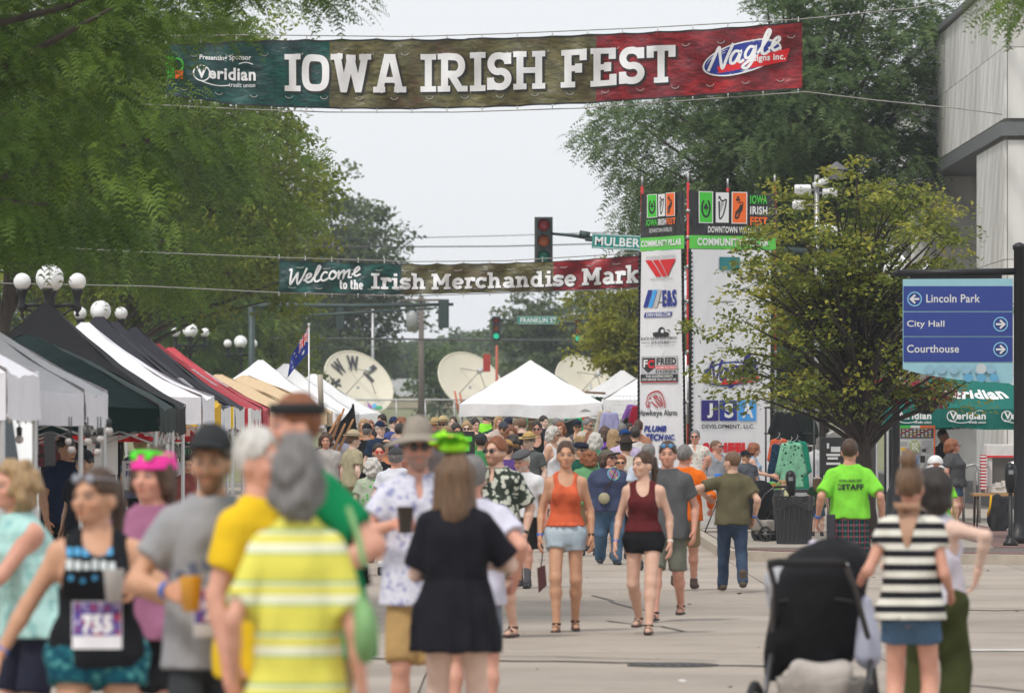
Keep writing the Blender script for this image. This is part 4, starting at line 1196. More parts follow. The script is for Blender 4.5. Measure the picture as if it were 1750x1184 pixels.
W_=mat('print_white',(.80,.80,.80),.6,0,.02); K_=mat('print_black',(.018,.018,.02),.6,0,.02); B_=mat('print_blue',S(28,48,140),.6,0,.02); R_=mat('print_red',S(215,20,30),.6,0,.02); Y_=mat('print_yellow',(.75,.48,.03),.6,0,.02); G_=mat('print_green',S(70,200,60),.6,0,.02); O_=mat('print_orange',S(245,110,35),.6,0,.02); N_=mat('print_navy',S(45,35,120),.6,0,.02); LB_=mat('print_skyblue',S(70,160,230),.6,0,.02); GR_=mat('print_grey',(.35,.35,.36),.6,0,.02)
gl='canopy tents along the left kerb'
tent(-5.42,45.3,3.05,2.32,3.3,.36,M_whiteb,'nearest white canopy tent over the white van at the left edge')
tent(-5.43,53.4,3.05,2.21,3.15,.30,M_whiteb,'second white canopy tent, between the nearest one and the dark green one')
def badge(pr):
    pr.disc(.62,.36,.16,.17,W_); pr.disc(.62,.36,.15,.155,Mdg); pr.text('4A',.53,.71,.28,.44,W_,.03)
tent(-5.2,61,3.0,2.09,2.86,.24,Mdg,'dark green canopy tent with an oval white badge on its roof',prints=[(0,badge)],conc=-.08)
tent(-5.4,66,3.05,2.12,3.30,.30,Mbk,'tall-peaked black canopy tent directly behind the dark green one',conc=.16)
tent(-5.3,70.6,3.05,2.24,3.16,.32,M_whiteb,'white canopy tent wedged between the black tents, deep white valance',conc=.22)
def ylet(pr):
    for k in range(9): pr.stroke([(.10+k*.08,.06),(.13+k*.08,.17)] if k%2 else [(.11+k*.08,.17),(.16+k*.08,.06)],.016,Y_)
    pr.ring(.72,.14,.06,.05,.014,Y_); pr.rect(.05,.95,.20,.225,Y_)
def wlet(pr):
    for k in range(13): pr.rect(.22+k*.045,.24+k*.045,.30,.42,W_)
tent(-5.45,75.2,3.05,2.16,3.32,.30,Mbk2,'first black canopy tent with a yellow lower edge and yellow lettering',bands=[(0,.07,Mye)],conc=.16,prints=[(0,ylet),(1,ylet)],mv=Mye)
tent(-5.52,78.9,3.05,2.14,3.32,.30,Mbk2,'second black canopy tent with yellow edging, blue and white valance print',conc=.16,prints=[(1,ylet),(1,wlet)],mv=cloth('valance_blue_print',(.25,.42,.75),'vstripes',(.8,.8,.8),scale=5))
tent(-5.48,82.6,3.05,2.14,3.30,.30,Mbk2,'charcoal canopy tent just before the red one',conc=.14,mv=cloth('valance_yellow_print',(.72,.45,.03),'vstripes',(.75,.75,.75),scale=4))
def rlet(pr):
    for k in range(12): pr.rect(.16+k*.055,.185+k*.055,.42,.66,W_)
tent(-5.42,86.6,3.05,2.14,3.12,.28,Mrd,'first red canopy tent with a white lettering band across its roof',conc=.12,prints=[(0,rlet),(1,rlet)],mv=cloth('valance_red_print',(.50,.035,.05),'vstripes',(.8,.8,.8),scale=2.4))
tent(-5.46,91.0,3.05,2.14,3.12,.28,Mrd,'second red canopy tent, right behind the first red one',conc=.12,prints=[(1,rlet)])
tent(-5.0,97,3.0,2.06,2.74,.24,Mtan,'tan canopy tent with a low roof, nearer of the two',conc=-.05,name='canopy_tent')
tent(-4.75,101.5,3.0,2.12,2.76,.24,Mtan,'farther tan canopy tent with brown lettering hidden in its shade',conc=-.05)
def blogo(pr):
    pr.poly([(.36,.40),(.50,.66),(.64,.40)],B_); pr.rect(.34,.66,.33,.36,B_); pr.rect(.40,.60,.48,.50,R_)
tent(-4.95,112,3.05,2.12,3.15,.28,M_white,'white canopy tent with a small blue mountain badge on its roof',prints=[(0,blogo)])
tent(-4.85,122,3.05,2.12,3.18,.28,M_white,'plain white canopy tent next past the one with the blue badge')
tent(-4.6,132,3.05,2.12,3.05,.28,M_white,'farthest white canopy tent of the left row, by the flag')
def clogo(pr): pass
ct=tent(.40,122.5,3.04,2.33,3.26,.27,M_white,'large white canopy tent standing alone in the middle of the crowd',group='white canopy tents past the crowd',conc=.03,topflat=.02)
lg=Print(lambda u,v,o:(u,-1.55-o,v),step=.001); lg.stroke([(1.05,2.16),(1.16,2.20),(1.27,2.16)],.012,K_); lg.stroke([(1.10,2.165),(1.22,2.165)],.012,K_); lg.build('logo',ct)
tent(2.72,140,3.0,2.30,3.2,.27,M_white,'white canopy tent whose peak shows behind the middle tent, left of the pillar',group='white canopy tents past the crowd')
tent(3.55,122,3.2,2.42,3.5,.30,M_white,'white canopy tent half hidden behind the left side of the sponsor pillar',group='white canopy tents past the crowd')
Mvg=cloth('canopy_teal',(.012,.14,.115),rough=.7)
def vlogo(pr,x0,x1,y0,y1,m=W_,cu=True):
    w=x1-x0; h=y1-y0
    pr.ring(x0+w*.13,y0+h*.52,w*.125,h*.36,w*.022,m); pr.text('Veridian',x0+w*.07,x0+w*.97,y0+h*.30,y0+h*.80,m,.035)
    pr.stroke(arc(x0+w*.36,y0+h*.42,w*.30,h*.36,200,330,12),w*.018,m); pr.stroke(arc(x0+w*.82,y0+h*.80,w*.11,h*.12,20,170,8),w*.014,m)
    if cu: pr.text('credit union',x0+w*.55,x0+w*.97,y0+h*.02,y0+h*.20,m,.02)
vt=tent(8.27,104,3.06,2.20,3.12,.36,Mvg,'teal green canopy tent with white sponsor lettering, behind the blue sign',group='teal tent at the marble building',prints=[(0,lambda pr: pr.text('Veridian',.26,.80,.22,.42,W_,.04))])
lg=Print(lambda u,v,o:(u,-1.60-o,v),step=.001)
for k in range(3): vlogo(lg,-1.42+k*.98,-.70+k*.98,1.90,2.16)
lg.build('logo',vt)

# ---------------------------------------------------------------- street lamps with clustered globes
M_iron=mat('black_iron',(.015,.015,.016),.45,.3,.2,12); 
M_globe=mat('opal_globe',(.80,.80,.80),.25,0,.03,3,spec=.6)
def globe_lamp(x,y,label,gz=0.1,h=4.18):
    t=empty('street_lamp',(x,y,gz),0,label,'street lamp','globe street lamps'); t['label']=label
    p=MB(); p.lathe([(.24,0),(.24,.10),(.19,.16),(.17,.55),(.10,.70),(.075,.9),(.065,h-.9),(.09,h-.85),(.06,h-.75),(.055,h-.1),(.11,h-.06),(.06,h),(.09,h+.16),(.13,h+.22),(.14,h+.27)],(0,0,0),14)
    p.build('pole',M_iron,t)
    a_=MB()
    for k in range(4):
        an=k*pi/2+.0; c,s=cos(an),sin(an)
        a_.tube([(c*.05,s*.05,h-.02),(c*.3,s*.3,h+.02),(c*.5,s*.5,h+.0)],.040,8)
        a_.tube([(c*.05,s*.05,h-.22),(c*.2,s*.2,h-.20),(c*.38,s*.38,h-.06),(c*.5,s*.5,h-.05)],.028,6)
        a_.lathe([(.001,-.20),(.045,-.17),(.02,-.13),(.075,-.06),(.08,0),(.055,.05),(.07,.18),(.105,.26),(.11,.30),(.001,.30)],(c*.5,s*.5,h),12)
    a_.build('arm',M_iron,t)
    for k in range(4):
        an=k*pi/2; MB().ball((cos(an)*.5,sin(an)*.5,h+.44),.158,20).build('globe',M_globe,t)
    MB().ball((0,0,h+.50),.255,24).build('globe',M_globe,t)
    return t
globe_lamp(GX(85,103),103,'nearest globe lamp on the left, its clustered globes partly behind leaves',0,4.03)
globe_lamp(GX(172,139),139,'second globe lamp from the left, globes clear above the tent peaks',0,4.15)
globe_lamp(GX(325,194),194,'third globe lamp from the left, half screened by drooping leaves',.1,4.45)
globe_lamp(GX(411,221),221,'farthest globe lamp of the left row, above the red tents',.1,4.45)
globe_lamp(GX(1531,100),100,'dark lamp post right of the small tree with red flower baskets',.13,4.0)
# flower baskets
Mfl=leaf_mat('flower_red',(.45,.005,.03),(.60,.01,.06),(.7,.03,.10)); Mfg=leaf_mat('basket_leaf',(.02,.035,.012),(.05,.08,.02),(.09,.12,.03))
def basket(px,py,d,r,label,seed):
    c=P(px,py,d); t=empty('flower_basket',c,0,label,'flower basket','hanging baskets of red flowers'); rs=np.random.RandomState(seed)
    MB().lathe([(.001,-.32),(.12,-.30),(.22,-.15),(.27,.0),(.25,.02),(.001,.02)],(0,0,-.05),14).build('pot',M_iron,t)
    n=1300; g=unit(rs.randn(n,3))*(rs.rand(n,1)**.4)*np.array((r,r*.6,.30)); V,F=quad_leaves(g,.055,rs,.5)
    np_mesh('foliage',V,F,Mfg,t,smooth=False,attr={'tint':np.repeat(rs.rand(n),4)[:,None]*np.ones(3)})
    n=210; g=unit(rs.randn(n,3))*(.55+.5*rs.rand(n,1))*np.array((r,r*.6,.30)); g=np.repeat(g,4,0)+rs.randn(n*4,3)*.018; V,F=quad_leaves(g,.05,rs,.2)
    np_mesh('flower',V,F,Mfl,t,smooth=False,kind='stuff',attr={'tint':np.repeat(rs.rand(n*4),4)[:,None]*np.ones(3)})
    m=MB(); m.tube([(0,0,.0),(0,0,.62)],.006,5); m.build('chain',M_iron,t)
basket(1470,668,100,.52,'hanging basket of red flowers left of the dark lamp post',1)
basket(1583,672,100,.62,'hanging basket of red flowers right of the dark lamp post, under the sign',2)
MB().tube([P(1474,608,100),P(1531,606,100),P(1590,608,100)],.018,6).build('basket_bracket',M_iron,label='black crossbar bracket on the dark lamp post holding two flower baskets',category=None) if False else tag(MB().tube([P(1466,608,100),P(1531,606,99.93),P(1587,608,100)],.018,6).build('basket_bracket',M_iron),'black crossbar bracket holding the two red flower baskets','bracket')
# ---------------------------------------------------------------- banners over the street
def grunge(name,c1,c2,c3,sc=1.4):
    m=bpy.data.materials.new(name); nt,b=nodes(m); v=coords(nt,(1,1,1)); n=noise(nt,v,sc,6,.65); n2=noise(nt,coords(nt,(.6,1,2.4)),5*sc,5,.7)
    a=ramp(nt,n,[(.3,c1),(.5,c2),(.7,c3)]); a=mixc(nt,ramp(nt,n2,[(.42,(0,0,0)),(.62,(.8,.8,.8))]),a,tuple(x*.30 for x in c2))
    nt.links.new(a,b.inputs['Base Color']); b.inputs['Roughness'].default_value=.42
    nb=noise(nt,coords(nt,(.9,1,1.6),rot=(0,.5,0)),3.2,3,.55); bump(nt,b,nb,.8,.06); return m
MBg=grunge('banner_green',(.003,.02,.022),(.004,.065,.058),(.010,.15,.12)); MBo=grunge('banner_olive',(.10,.04,.025),(.13,.12,.045),(.24,.21,.09)); MBr=grunge('banner_red',(.06,.006,.012),(.28,.01,.018),(.50,.02,.025))
M_rope=mat('rope_grey',(.30,.29,.27),.8)
def banner(label,d,T,B,x0,x1,x2,x3,prints,grom,seed,ropes):
    Tx,Ty=zip(*T); Bx,By=zip(*B); rs=random.Random(seed); fs=[(rs.uniform(0,6),rs.uniform(.6,1.4)) for _ in range(6)]
    def surf(px,v,off=0):
        yt=float(np.interp(px,Tx,Ty)); yb=float(np.interp(px,Bx,By))
        # scalloped edges between the ties
        k=((px-x0)/grom)%1.0; sc=4*k*(1-k); yt+=sc*1.8*(1.4 if px<800 else .7); yb-=sc*1.0
        p=P(px,yb+(yt-yb)*v,d); q=(px-x0)/(x3-x0)*20
        w=.045*sin(q*1.9+v*3.2+fs[0][0])+.030*sin(q*3.3-v*5+fs[1][0])+.018*sin(q*6.1+v*7+fs[2][0])
        for s_ in(0,1): w+=.03*math.exp(-((k-.0 if s_==0 else k-1)/.10)**2)*v*v*sin(v*9+q)
        p.y+=w-off; return p
    t=empty('street_banner',surf((x0+x3)/2,.5),0,label,'banner'); inv=-Vector(t.location)
    for a,b,m in((x0,x1,MBg),(x1,x2,MBo),(x2,x3,MBr)):
        g=MB(); g.grid(lambda u,v:surf(a+(b-a)*u,v)+inv,max(8,int((b-a)/6)),18); g.build('cloth_panel',m,t)
    e=MB()
    for v0,v1 in((0,.025),(.975,1)): e.grid(lambda u,v:surf(x0+(x3-x0)*u,v0+(v1-v0)*v,.004)+inv,160,1)
    e.build('hem',mat('banner_hem',(.02,.02,.022)),t)
    pr=Print(lambda u,v,o:surf(u,v,.012+o)+inv,seg=9,step=.0008,met=(1,70))
    prints(pr)
    pr.build('lettering',t)
    n=int((x3-x0)/grom)
    for i in range(n+1):
        px=x0+i*grom+.01
        for v,dy_ in((1,-7),(0,6)):
            gt=MB(); p=surf(min(px,x3-2),v); q_=p+Vector((0,0,-dy_/PPM(d)*1.0)); gt.tube([p+inv,q_+inv],.008,5); gt.ball(tuple(p+inv+Vector((0,-.01,.0))),.016,6); gt.build('tie',mat('tie_white',(.6,.6,.58)),t)
    rp=MB()
    for r in ropes: rp.tube([P(x_,y_,d)+inv for x_,y_ in r],.0095,5)
    rp.build('rope',M_rope,t)
    # slits that let the wind through
    sl=MB()
    for i in range(n):
        for v in(.17,.80):
            px=x0+grom*(i+.5+.3*(v>.5)); 
            if px>x3-8: continue
            sl.tube([surf(px+6*cos(rad(a)),v+.035*sin(rad(a)),.012)+inv for a in range(180,361,30)],.006,4)
    sl.build('wind_slit',mat('slit_pale',(.45,.45,.42)),t,kind='stuff')
    return t,surf
SH_=mat('print_shadow',(.02,.02,.018),.6)
def smooth_pts(p,n=6):
    p=[Vector((*a,0)) for a in p]; o=[]
    for i in range(len(p)-1):
        a=p[max(i-1,0)];b=p[i];c=p[i+1];d=p[min(i+2,len(p)-1)]
        for k in range(n):
            t=k/n; q=.5*((2*b)+(c-a)*t+(2*a-5*b+4*c-d)*t*t+(3*b-a-3*c+d)*t**3); o.append((q.x,q.y))
    o.append((p[-1].x,p[-1].y)); return o
class Aff:
    """print through an affine box so shapes keep their proportions"""
    def __init__(s,pr,ax,bx,ay,by): s.pr=pr; s.k=(ax,bx,ay,by)
    def raw(s,V,F,m,layer=None):
        ax,bx,ay,by=s.k; V=np.asarray(V,float); return s.pr.raw(np.stack([ax+bx*V[:,0],ay+by*V[:,1]],1),F,m,layer)
    def __getattr__(s,n): return getattr(s.pr,n)
def aff(pr,x0,y0,sx,sy):
    q=Print(None); q.__dict__.update(pr.__dict__); 
    q.raw=lambda V,F,m,layer=None: pr.raw(np.stack([x0+sx*np.asarray(V,float)[:,0],y0+sy*np.asarray(V,float)[:,1]],1),F,m,layer)
    return q
SCRIPT={'W':[(0,.95),(.10,1),(.12,.6),(.16,.05),(.30,.45),(.40,.75),(.42,.3),(.50,.05),(.66,.5),(.78,1.02)],
 'e':[(.0,.15),(.16,.28),(.30,.46),(.26,.60),(.14,.50),(.10,.22),(.20,.04),(.40,.14)],'l':[(0,.12),(.18,.5),(.30,.95),(.22,1.05),(.13,.6),(.14,.12),(.26,.03),(.38,.14)],
 'c':[(.34,.50),(.20,.58),(.09,.36),(.10,.10),(.24,.03),(.42,.16)],'o':[(.24,.56),(.10,.45),(.08,.15),(.22,.03),(.36,.25),(.30,.50),(.22,.55),(.30,.42),(.48,.46)],
 'm':[(.04,.55),(.08,.03),(.10,.3),(.26,.56),(.29,.3),(.28,.03),(.32,.32),(.48,.56),(.51,.3),(.52,.06),(.66,.08)],
 'N':[(0,0),(.10,.5),(.22,.98),(.30,.6),(.44,.02),(.54,.5),(.66,1.05)],'a':[(.34,.50),(.18,.57),(.07,.34),(.10,.07),(.24,.10),(.36,.50),(.33,.15),(.40,.03),(.50,.12)],
 'g':[(.34,.50),(.18,.57),(.07,.34),(.10,.10),(.24,.12),(.36,.50),(.32,-.1),(.18,-.38),(.04,-.28),(.2,-.08),(.50,.12)]}
ADV={'W':.72,'e':.36,'l':.34,'c':.38,'o':.42,'m':.64,'N':.60,'a':.46,'g':.46}
def script(pr,txt,x0,x1,y0,h,m,w,rise=0.0,slant=.25):
    W=sum(ADV[c] for c in txt); sx=(x1-x0)/W; X=0; ca=abs(h/sx) ; base=pr.lay
    for i,ch in enumerate(txt):
        p=smooth_pts([( (X+a+slant*b*.6),b) for a,b in SCRIPT[ch]])
        q=[(x0+a*sx,y0+b*h+rise*(X+a)/W) for a,b in p]
        # isotropic pen: build in px units then squash v
        k=pr.pxv
        V,F=stroke2d([(a,b*k) for a,b in q],w); V[:,1]/=k
        pr.raw(V,F,m,layer=base+1+.2*(i%5)); X+=ADV[ch]
    pr.lay=base+3
def b1(pr):
    pr.pxv=118.
    for dx,dy,m,th in((2.5,-.02,SH_,1.25),(0,0,W_,1.0)):
        slab_text(pr,'IOWA',486+dx,697+dx,.24+dy,.79+dy,m,th); slab_text(pr,'IRISH',718+dx,935+dx,.24+dy,.79+dy,m,th); slab_text(pr,'FEST',957+dx,1158+dx,.24+dy,.79+dy,m,th)
    pr.text('Presenting Sponsor',341,429,.68,.79,W_,.02)
    pr.ring(345,.455,15,.155,2.2,W_) if False else pr.stroke([(345+14*cos(a),.455+.14*sin(a)) for a in np.linspace(0,6.1,26)],1.0,W_) if False else None
    V=[(345+14*cos(a),.47+.135*sin(a)) for a in np.linspace(0,2*pi,26)[:-1]]
    def iso(pts,w,m,closed=False):
        V,F=stroke2d([(a,b*118) for a,b in pts],w,closed); V[:,1]/=118; pr.raw(V,F,m)
    iso(V,2.2,W_,True)
    pr.text('V',336,354,.38,.58,W_,.03); pr.text('eridian',357,437,.385,.585,W_,.03); pr.text('credit union',391,436,.285,.355,W_,.0)
    iso([(345+a,.33-.05*sin(rad(a*3.2))) for a in range(0,50,4)],2.0,W_); iso([(408+a,.64+.03*sin(rad(a*7.5))) for a in range(0,25,3)],1.6,W_)
    # green, white and orange emblem of the festival at the left end, mostly behind leaves
    iso([(304+9*cos(a),.60+.12*sin(a)) for a in np.linspace(-1.2,4.2,14)],3.5,G_); pr.rect(284,298,.34,.76,G_); pr.rect(299.5,313,.34,.5,O_)
    rot=rad(12)
    def ell_(cx,cy,rx,ry,m):
        pr.raw(*(lambda vf:(np.stack([vf[0][:,0],vf[0][:,1]/118],1),vf[1]))(poly2d([(cx+x-0,cy*118+y) for x,y in arc(0,0,rx,ry,0,360,36,rot)[:-1]])),m)
    ell_(1268,.53,69,28,W_); ell_(1268,.53,66,25.5,B_); ell_(1268,.53,62,22,B_)
    pr.poly([(1228,.32),(1345,.44),(1341,.58),(1225,.42)],R_); pr.poly([(1279,.355),(1343,.43),(1350,.62),(1284,.545)],R_)
    script(pr,'Nagle',1210,1332,.36,.33,W_,5.0,.13,.2)
    pr.text('signs inc.',1287,1342,.43,.55,W_,.03)
banner('long green, olive and red festival banner reading IOWA IRISH FEST strung high over the street',95,
  [(280,74),(330,73),(430,68),(560,66),(700,66),(860,64),(1020,58),(1200,50),(1372,36)],[(280,162),(330,170),(400,181),(560,187),(700,188),(860,184),(1020,177),(1200,165),(1376,153)],
  284,563,1019,1371,b1,60,3,
  [[(240,62),(430,60),(700,63),(860,58),(1100,48),(1370,33),(1560,14),(1900,-40)],[(240,178),(400,186),(560,192),(780,192),(1000,185),(1200,170),(1376,157),(1500,172),(1640,186),(1713,196)]])
def b2(pr):
    pr.pxv=57.
    for dx,dy,m,th in((1.2,-.02,SH_,1.3),(0,0,W_,1.05)):
        slab_text(pr,'Irish',634+dx,729+dx,.17+dy,.68+dy,m,th); slab_text(pr,'Merchandise',737+dx,986+dx,.15+dy,.67+dy,m,th); slab_text(pr,'Market',994+dx,1133+dx,.15+dy,.70+dy,m,th)
    slab_text(pr,'to the',580,621,.14,.44,W_,1.1); script(pr,'Welcome',490,614,.22,.48,W_,3.4,.18,.2)
banner('smaller green, olive and red banner welcoming visitors to the merchandise market, behind the long one',112,
  [(470,441),(560,446),(700,450),(860,449),(980,444),(1095,435),(1160,430)],[(470,500),(560,502),(700,504),(860,500),(980,497),(1095,492),(1160,489)],
  477,686,946,1150,b2,45,5,
  [[(0,418),(250,431),(400,437),(477,440),(700,447),(860,446),(1150,429)],[(0,484),(250,489),(477,500),(700,506),(1150,491)]])

# ---------------------------------------------------------------- sponsor pillar: scaffold hung with banners
PM=Vector((GX(1176,107),107,0)); al=rad(63.6); WP=1.86
uL=Vector((-cos(al),sin(al),0)); uR=Vector((sin(al),cos(al),0))
pil=empty('sponsor_pillar',PM,0,'tall square scaffold pillar hung with white sponsor banners and black festival banners','pillar')
Mred=mat('scaffold_red',(.45,.02,.02),.45,.2,.35,9); Mgal=mat('galvanised',(.42,.42,.42),.4,.6,.2,14)
Lc,Rc=uL*WP,uR*WP; Bc=Lc+Rc; ZT=GZ(318,107)
for k,c in enumerate((Vector((0,0,0)),Lc,Rc,Bc)):
    q=MB(); q.tube([c+Vector((0,0,.13)),c+Vector((0,0,ZT+.06))],.030,10,mi=0)
    q.tube([c+Vector((0,0,ZT+.06)),c+Vector((0,0,ZT+.25))],.020,8,mi=1)
    for z in (.4,1.35,2.3,3.25,4.2,4.85,5.4,5.9): q.tube([c+Vector((0,0,z-.03)),c+Vector((0,0,z+.03))],.045,8,mi=1)
    for z0,z1 in((1.9,3.0),(.9,1.4)): q.tube([c+Vector((0,0,z0)),c+Vector((0,0,z1))],.032,10,mi=1)
    q.build('post',[Mred,Mgal],pil)
for a,b in((Vector((0,0,0)),Lc),(Vector((0,0,0)),Rc),(Lc,Bc),(Rc,Bc)):
    for z in(.4,2.3,4.2,6.1): MB().tube([a+Vector((0,0,z)),b+Vector((0,0,z))],.022,8).build('ledger',Mgal,pil)
    MB().tube([a+Vector((0,0,.5)),b+Vector((0,0,2.2))],.018,6).build('brace',Mgal,pil); MB().tube([a+Vector((0,0,4.1)),b+Vector((0,0,2.4))],.018,6).build('brace',Mgal,pil)
Mvw=bpy.data.materials.new('vinyl_white'); nt,b=nodes(Mvw); b.inputs['Base Color'].default_value=(.78,.78,.80,1); b.inputs['Roughness'].default_value=.4; bump(nt,b,noise(nt,coords(nt,(1.5,1.5,.5),rot=(0,.4,0)),2.2,3),.6,.05)
Mvk=bpy.data.materials.new('vinyl_black'); nt,b=nodes(Mvk); b.inputs['Base Color'].default_value=(.02,.02,.022,1); b.inputs['Roughness'].default_value=.3; bump(nt,b,noise(nt,coords(nt,(2.2,2.2,.5),rot=(0,.5,0)),2.0,3),1.0,.10)
def zpy(y): return GZ(y,107.6)
def face(origin,u,W,x0,x1,name):
    n=Vector((u.y,-u.x,0)); 
    if n.y>0: n=-n
    def mp(px,z,off=0,s=0.):
        t=(px-x0)/(x1-x0); p=origin+u*(t*W)+Vector((0,0,z)); w=.03*sin(t*5+z*.6)+.010*sin(t*11)
        return p+n*(.05+w+off)
    return mp
fL=face(Lc,-uL,WP,1097,1174,'left'); fR=face(Vector((0,0,0)),uR,WP,1181,1321,'right')
for f,x0,x1,e in((fL,1099.5,1168,'l'),(fR,1184,1312,'r')):
    xa,xb=(1098,1173) if e=='l' else (1181,1320)
    g=MB(); g.grid(lambda u,v:f(xa+(xb-xa)*u,5.44+(ZT-.08-5.44)*v-(.05*4*u*(1-u))*v),14,8); g.build('black_banner',Mvk,pil)
    g=MB(); g.grid(lambda u,v:f(xa+(xb-xa)*u,5.19+.25*v,.004),14,2); g.build('green_banner',flat('vinyl_green',S(95,205,75),.45),pil)
    g=MB(); g.grid(lambda u,v:f(x0+(x1-x0)*u,.35+4.83*v),14,40); g.build('white_banner',Mvw,pil)
    sc=MB()
    for xx in((xa-.8,x1+2.5) if e=='l' else (xa+1.5,x1+4)):
        for k in range(56):
            z=.4+k*.085; sc.tube([f(xx-1.2,z,.0),f(xx+2.2,z+.03,.012),f(xx-1.2,z+.06,.0)],.018,4)
        sc.grid(lambda u,v:f(xx-3+4.5*u,.35+4.83*v,-.012),1,20)
    sc.build('lacing',mat('lacing_black',(.025,.025,.027),.8),pil)
def z_(y): return zpy(y)
prL=Print(lambda u,v,o:fL(u,v,.014+o),step=.0011,seg=5,met=(1,12)); prR=Print(lambda u,v,o:fR(u,v,.014+o),step=.0011,seg=7,met=(1,16))
WI=mat('print_bright',(.82,.82,.82),.6,0,.02)
def emblem(pr,x0,x1,yt,yb,isoy):
    w=(x1-x0); pw=w*.31
    for i,(m,fn) in enumerate(((G_,0),(WI,1),(O_,2))):
        a=x0+i*w*.345; pr.rect(a,a+pw,z_(yb),z_(yt),WI if i!=1 else K_); e=pw*.06; ey=(z_(yt)-z_(yb))*.025; pr.rect(a+e,a+pw-e,z_(yb)+ey,z_(yt)-ey,m)
        cx=a+pw/2; cz=(z_(yt)+z_(yb))/2; hx=pw*.5; hz=(z_(yt)-z_(yb))*.5
        def pl(pts,wd,cl=False):
            k=isoy; V,F=stroke2d([(cx+p[0]*hx,(cz+p[1]*hz)*k) for p in pts],wd,cl); V[:,1]/=k; pr.raw(V,F,K_)
        if fn==0:
            pl([( .55*sin(rad(t)),-.05-.55*cos(rad(t))) for t in range(-150,151,20)],pw*.13)
            for an in(90,210,330): pr.disc(cx+.18*hx*cos(rad(an)),cz+.03*hz+.11*hz*sin(rad(an)),.17*hx,.11*hz,K_,n=10)
            pl([(.0,0),(.06,-.28)],pw*.05)
        elif fn==1:
            pl(smooth_pts([(-.5,.55),(-.35,.68),(-.2,.5),(.1,.42),(.5,.5),(.48,.2),(.15,-.45),(-.3,-.72),(-.4,-.3),(-.45,.4)],3),pw*.09)
            for k in range(4): pl([(-.32+.17*k,.40),(-.32+.13*k,-.45+.18*k)],pw*.025)
        else:
            pl(smooth_pts([(.35,.2),(.30,-.1),(.05,-.3),(-.15,-.6),(-.45,-.65),(-.4,-.3),(-.05,-.1),(.2,.2)],3),pw*.11); pl(smooth_pts([(-.3,-.4),(.1,-.1),(.45,.25),(.2,.35),(-.2,.3)],3),pw*.06)
            for an in(90,210,330): pr.disc(cx-.2*hx+.15*hx*cos(rad(an)),cz+.55*hz+.10*hz*sin(rad(an)),.14*hx,.09*hz,K_,n=8)
emblem(prL,1109,1161,330,370,77./WP)
prL.lay=1; prL.text('IOWA',1108,1125,z_(384),z_(373),G_,.03); prL.text('IRISH',1126.5,1143,z_(384),z_(373),WI,.03); prL.text('FEST',1144.5,1161,z_(384),z_(373),O_,.03); prL.text('DOWNTOWN WATERLOO',1113,1155,z_(396),z_(389),WI,.0)
prL.lay=1; prL.text('COMMUNITY PILLAR',1100,1170,z_(420),z_(409),WI,.04)
emblem(prR,1196,1272,329,383,140./WP)
prR.lay=4; prR.text('IOWA',1277,1305,z_(349),z_(334),G_,.035); prR.text('IRISH',1277,1305,z_(367),z_(353),WI,.035); prR.text('FEST',1277,1305,z_(386),z_(371),O_,.035); prR.text('DOWNTOWN WATERLOO',1211,1300,z_(399),z_(388),WI,.03)
prR.lay=4; prR.text('COMMUNITY PILLAR',1193,1308,z_(421),z_(408),WI,.04)
prL.lay=1; prL.text('WOODRUFF CONSTRUCTION',1108,1160,z_(441),z_(436),GR_,0)
prL.lay=1; prL.poly([(1107,z_(443)),(1116,z_(443)),(1132,z_(472)),(1123,z_(472))],R_); prL.poly([(1118,z_(443)),(1127,z_(443)),(1143,z_(472)),(1134,z_(472))],R_); prL.poly([(1129,z_(443)),(1161,z_(443)),(1145,z_(472))],R_)
prL.lay=1; prL.text('100% Employee Owned',1114,1154,z_(479),z_(474),GR_,0)
for i,m in enumerate((B_,LB_,mat('print_silver',(.5,.5,.5)))): prL.poly([(1105+i*7,z_(524)),(1111+i*7,z_(524)),(1118+i*7,z_(494)),(1112+i*7,z_(494))],m)
prL.lay=1; prL.text('E&S',1133,1161,z_(524),z_(495),B_,.04); prL.poly([(1106,z_(541)),(1150,z_(541)),(1153,z_(533)),(1108,z_(533))],B_); prL.text('DRIVEIES.COM',1110,1149,z_(540),z_(534),WI,.02)
prL.lay=1; prL.stroke([(1122,z_(571)),(1142,z_(571))],.09,K_); prL.ring(1133,z_(564),5,.07,2.2,K_) if False else prL.disc(1132,z_(565),5.5,.075,K_); prL.disc(1133.5,z_(565.5),2.8,.035,Mvw); prL.poly([(1119,z_(568)),(1128,z_(566)),(1128,z_(574)),(1120,z_(574))],K_); prL.poly([(1137,z_(567)),(1146,z_(568)),(1145,z_(574)),(1137,z_(574))],K_)
prL.lay=1; prL.text('BLACK HAWK ROOF COMPANY',1102,1161,z_(580),z_(575),K_,.01); prL.text('319-273-8055',1117,1146,z_(587),z_(582),K_,.02); prL.text('covering the Cedar Valley since 1971',1109,1156,z_(592),z_(588),GR_,0); prL.rect(1103,1116,z_(585.2),z_(584.4),K_); prL.rect(1147,1160,z_(585.2),z_(584.4),K_)
prL.lay=1; prL.rect(1103,1161,z_(654),z_(608),mat('print_pale',(.5,.5,.51))); prL.poly([(1105,z_(611)),(1123,z_(611)),(1123,z_(628)),(1114,z_(637)),(1105,z_(627))],K_); prL.text('F',1107,1113,z_(627),z_(614),WI,.03); prL.text('C',1113,1122,z_(629),z_(614),R_,.05)
prL.text('FREED',1125,1159,z_(623),z_(611),K_,.04); prL.rect(1124,1159,z_(630.5),z_(624.5),R_); prL.text('CONSTRUCTION',1125,1158,z_(629.7),z_(625.5),WI,.02); prL.text('319.239.0514',1124,1158,z_(637),z_(632),K_,.02)
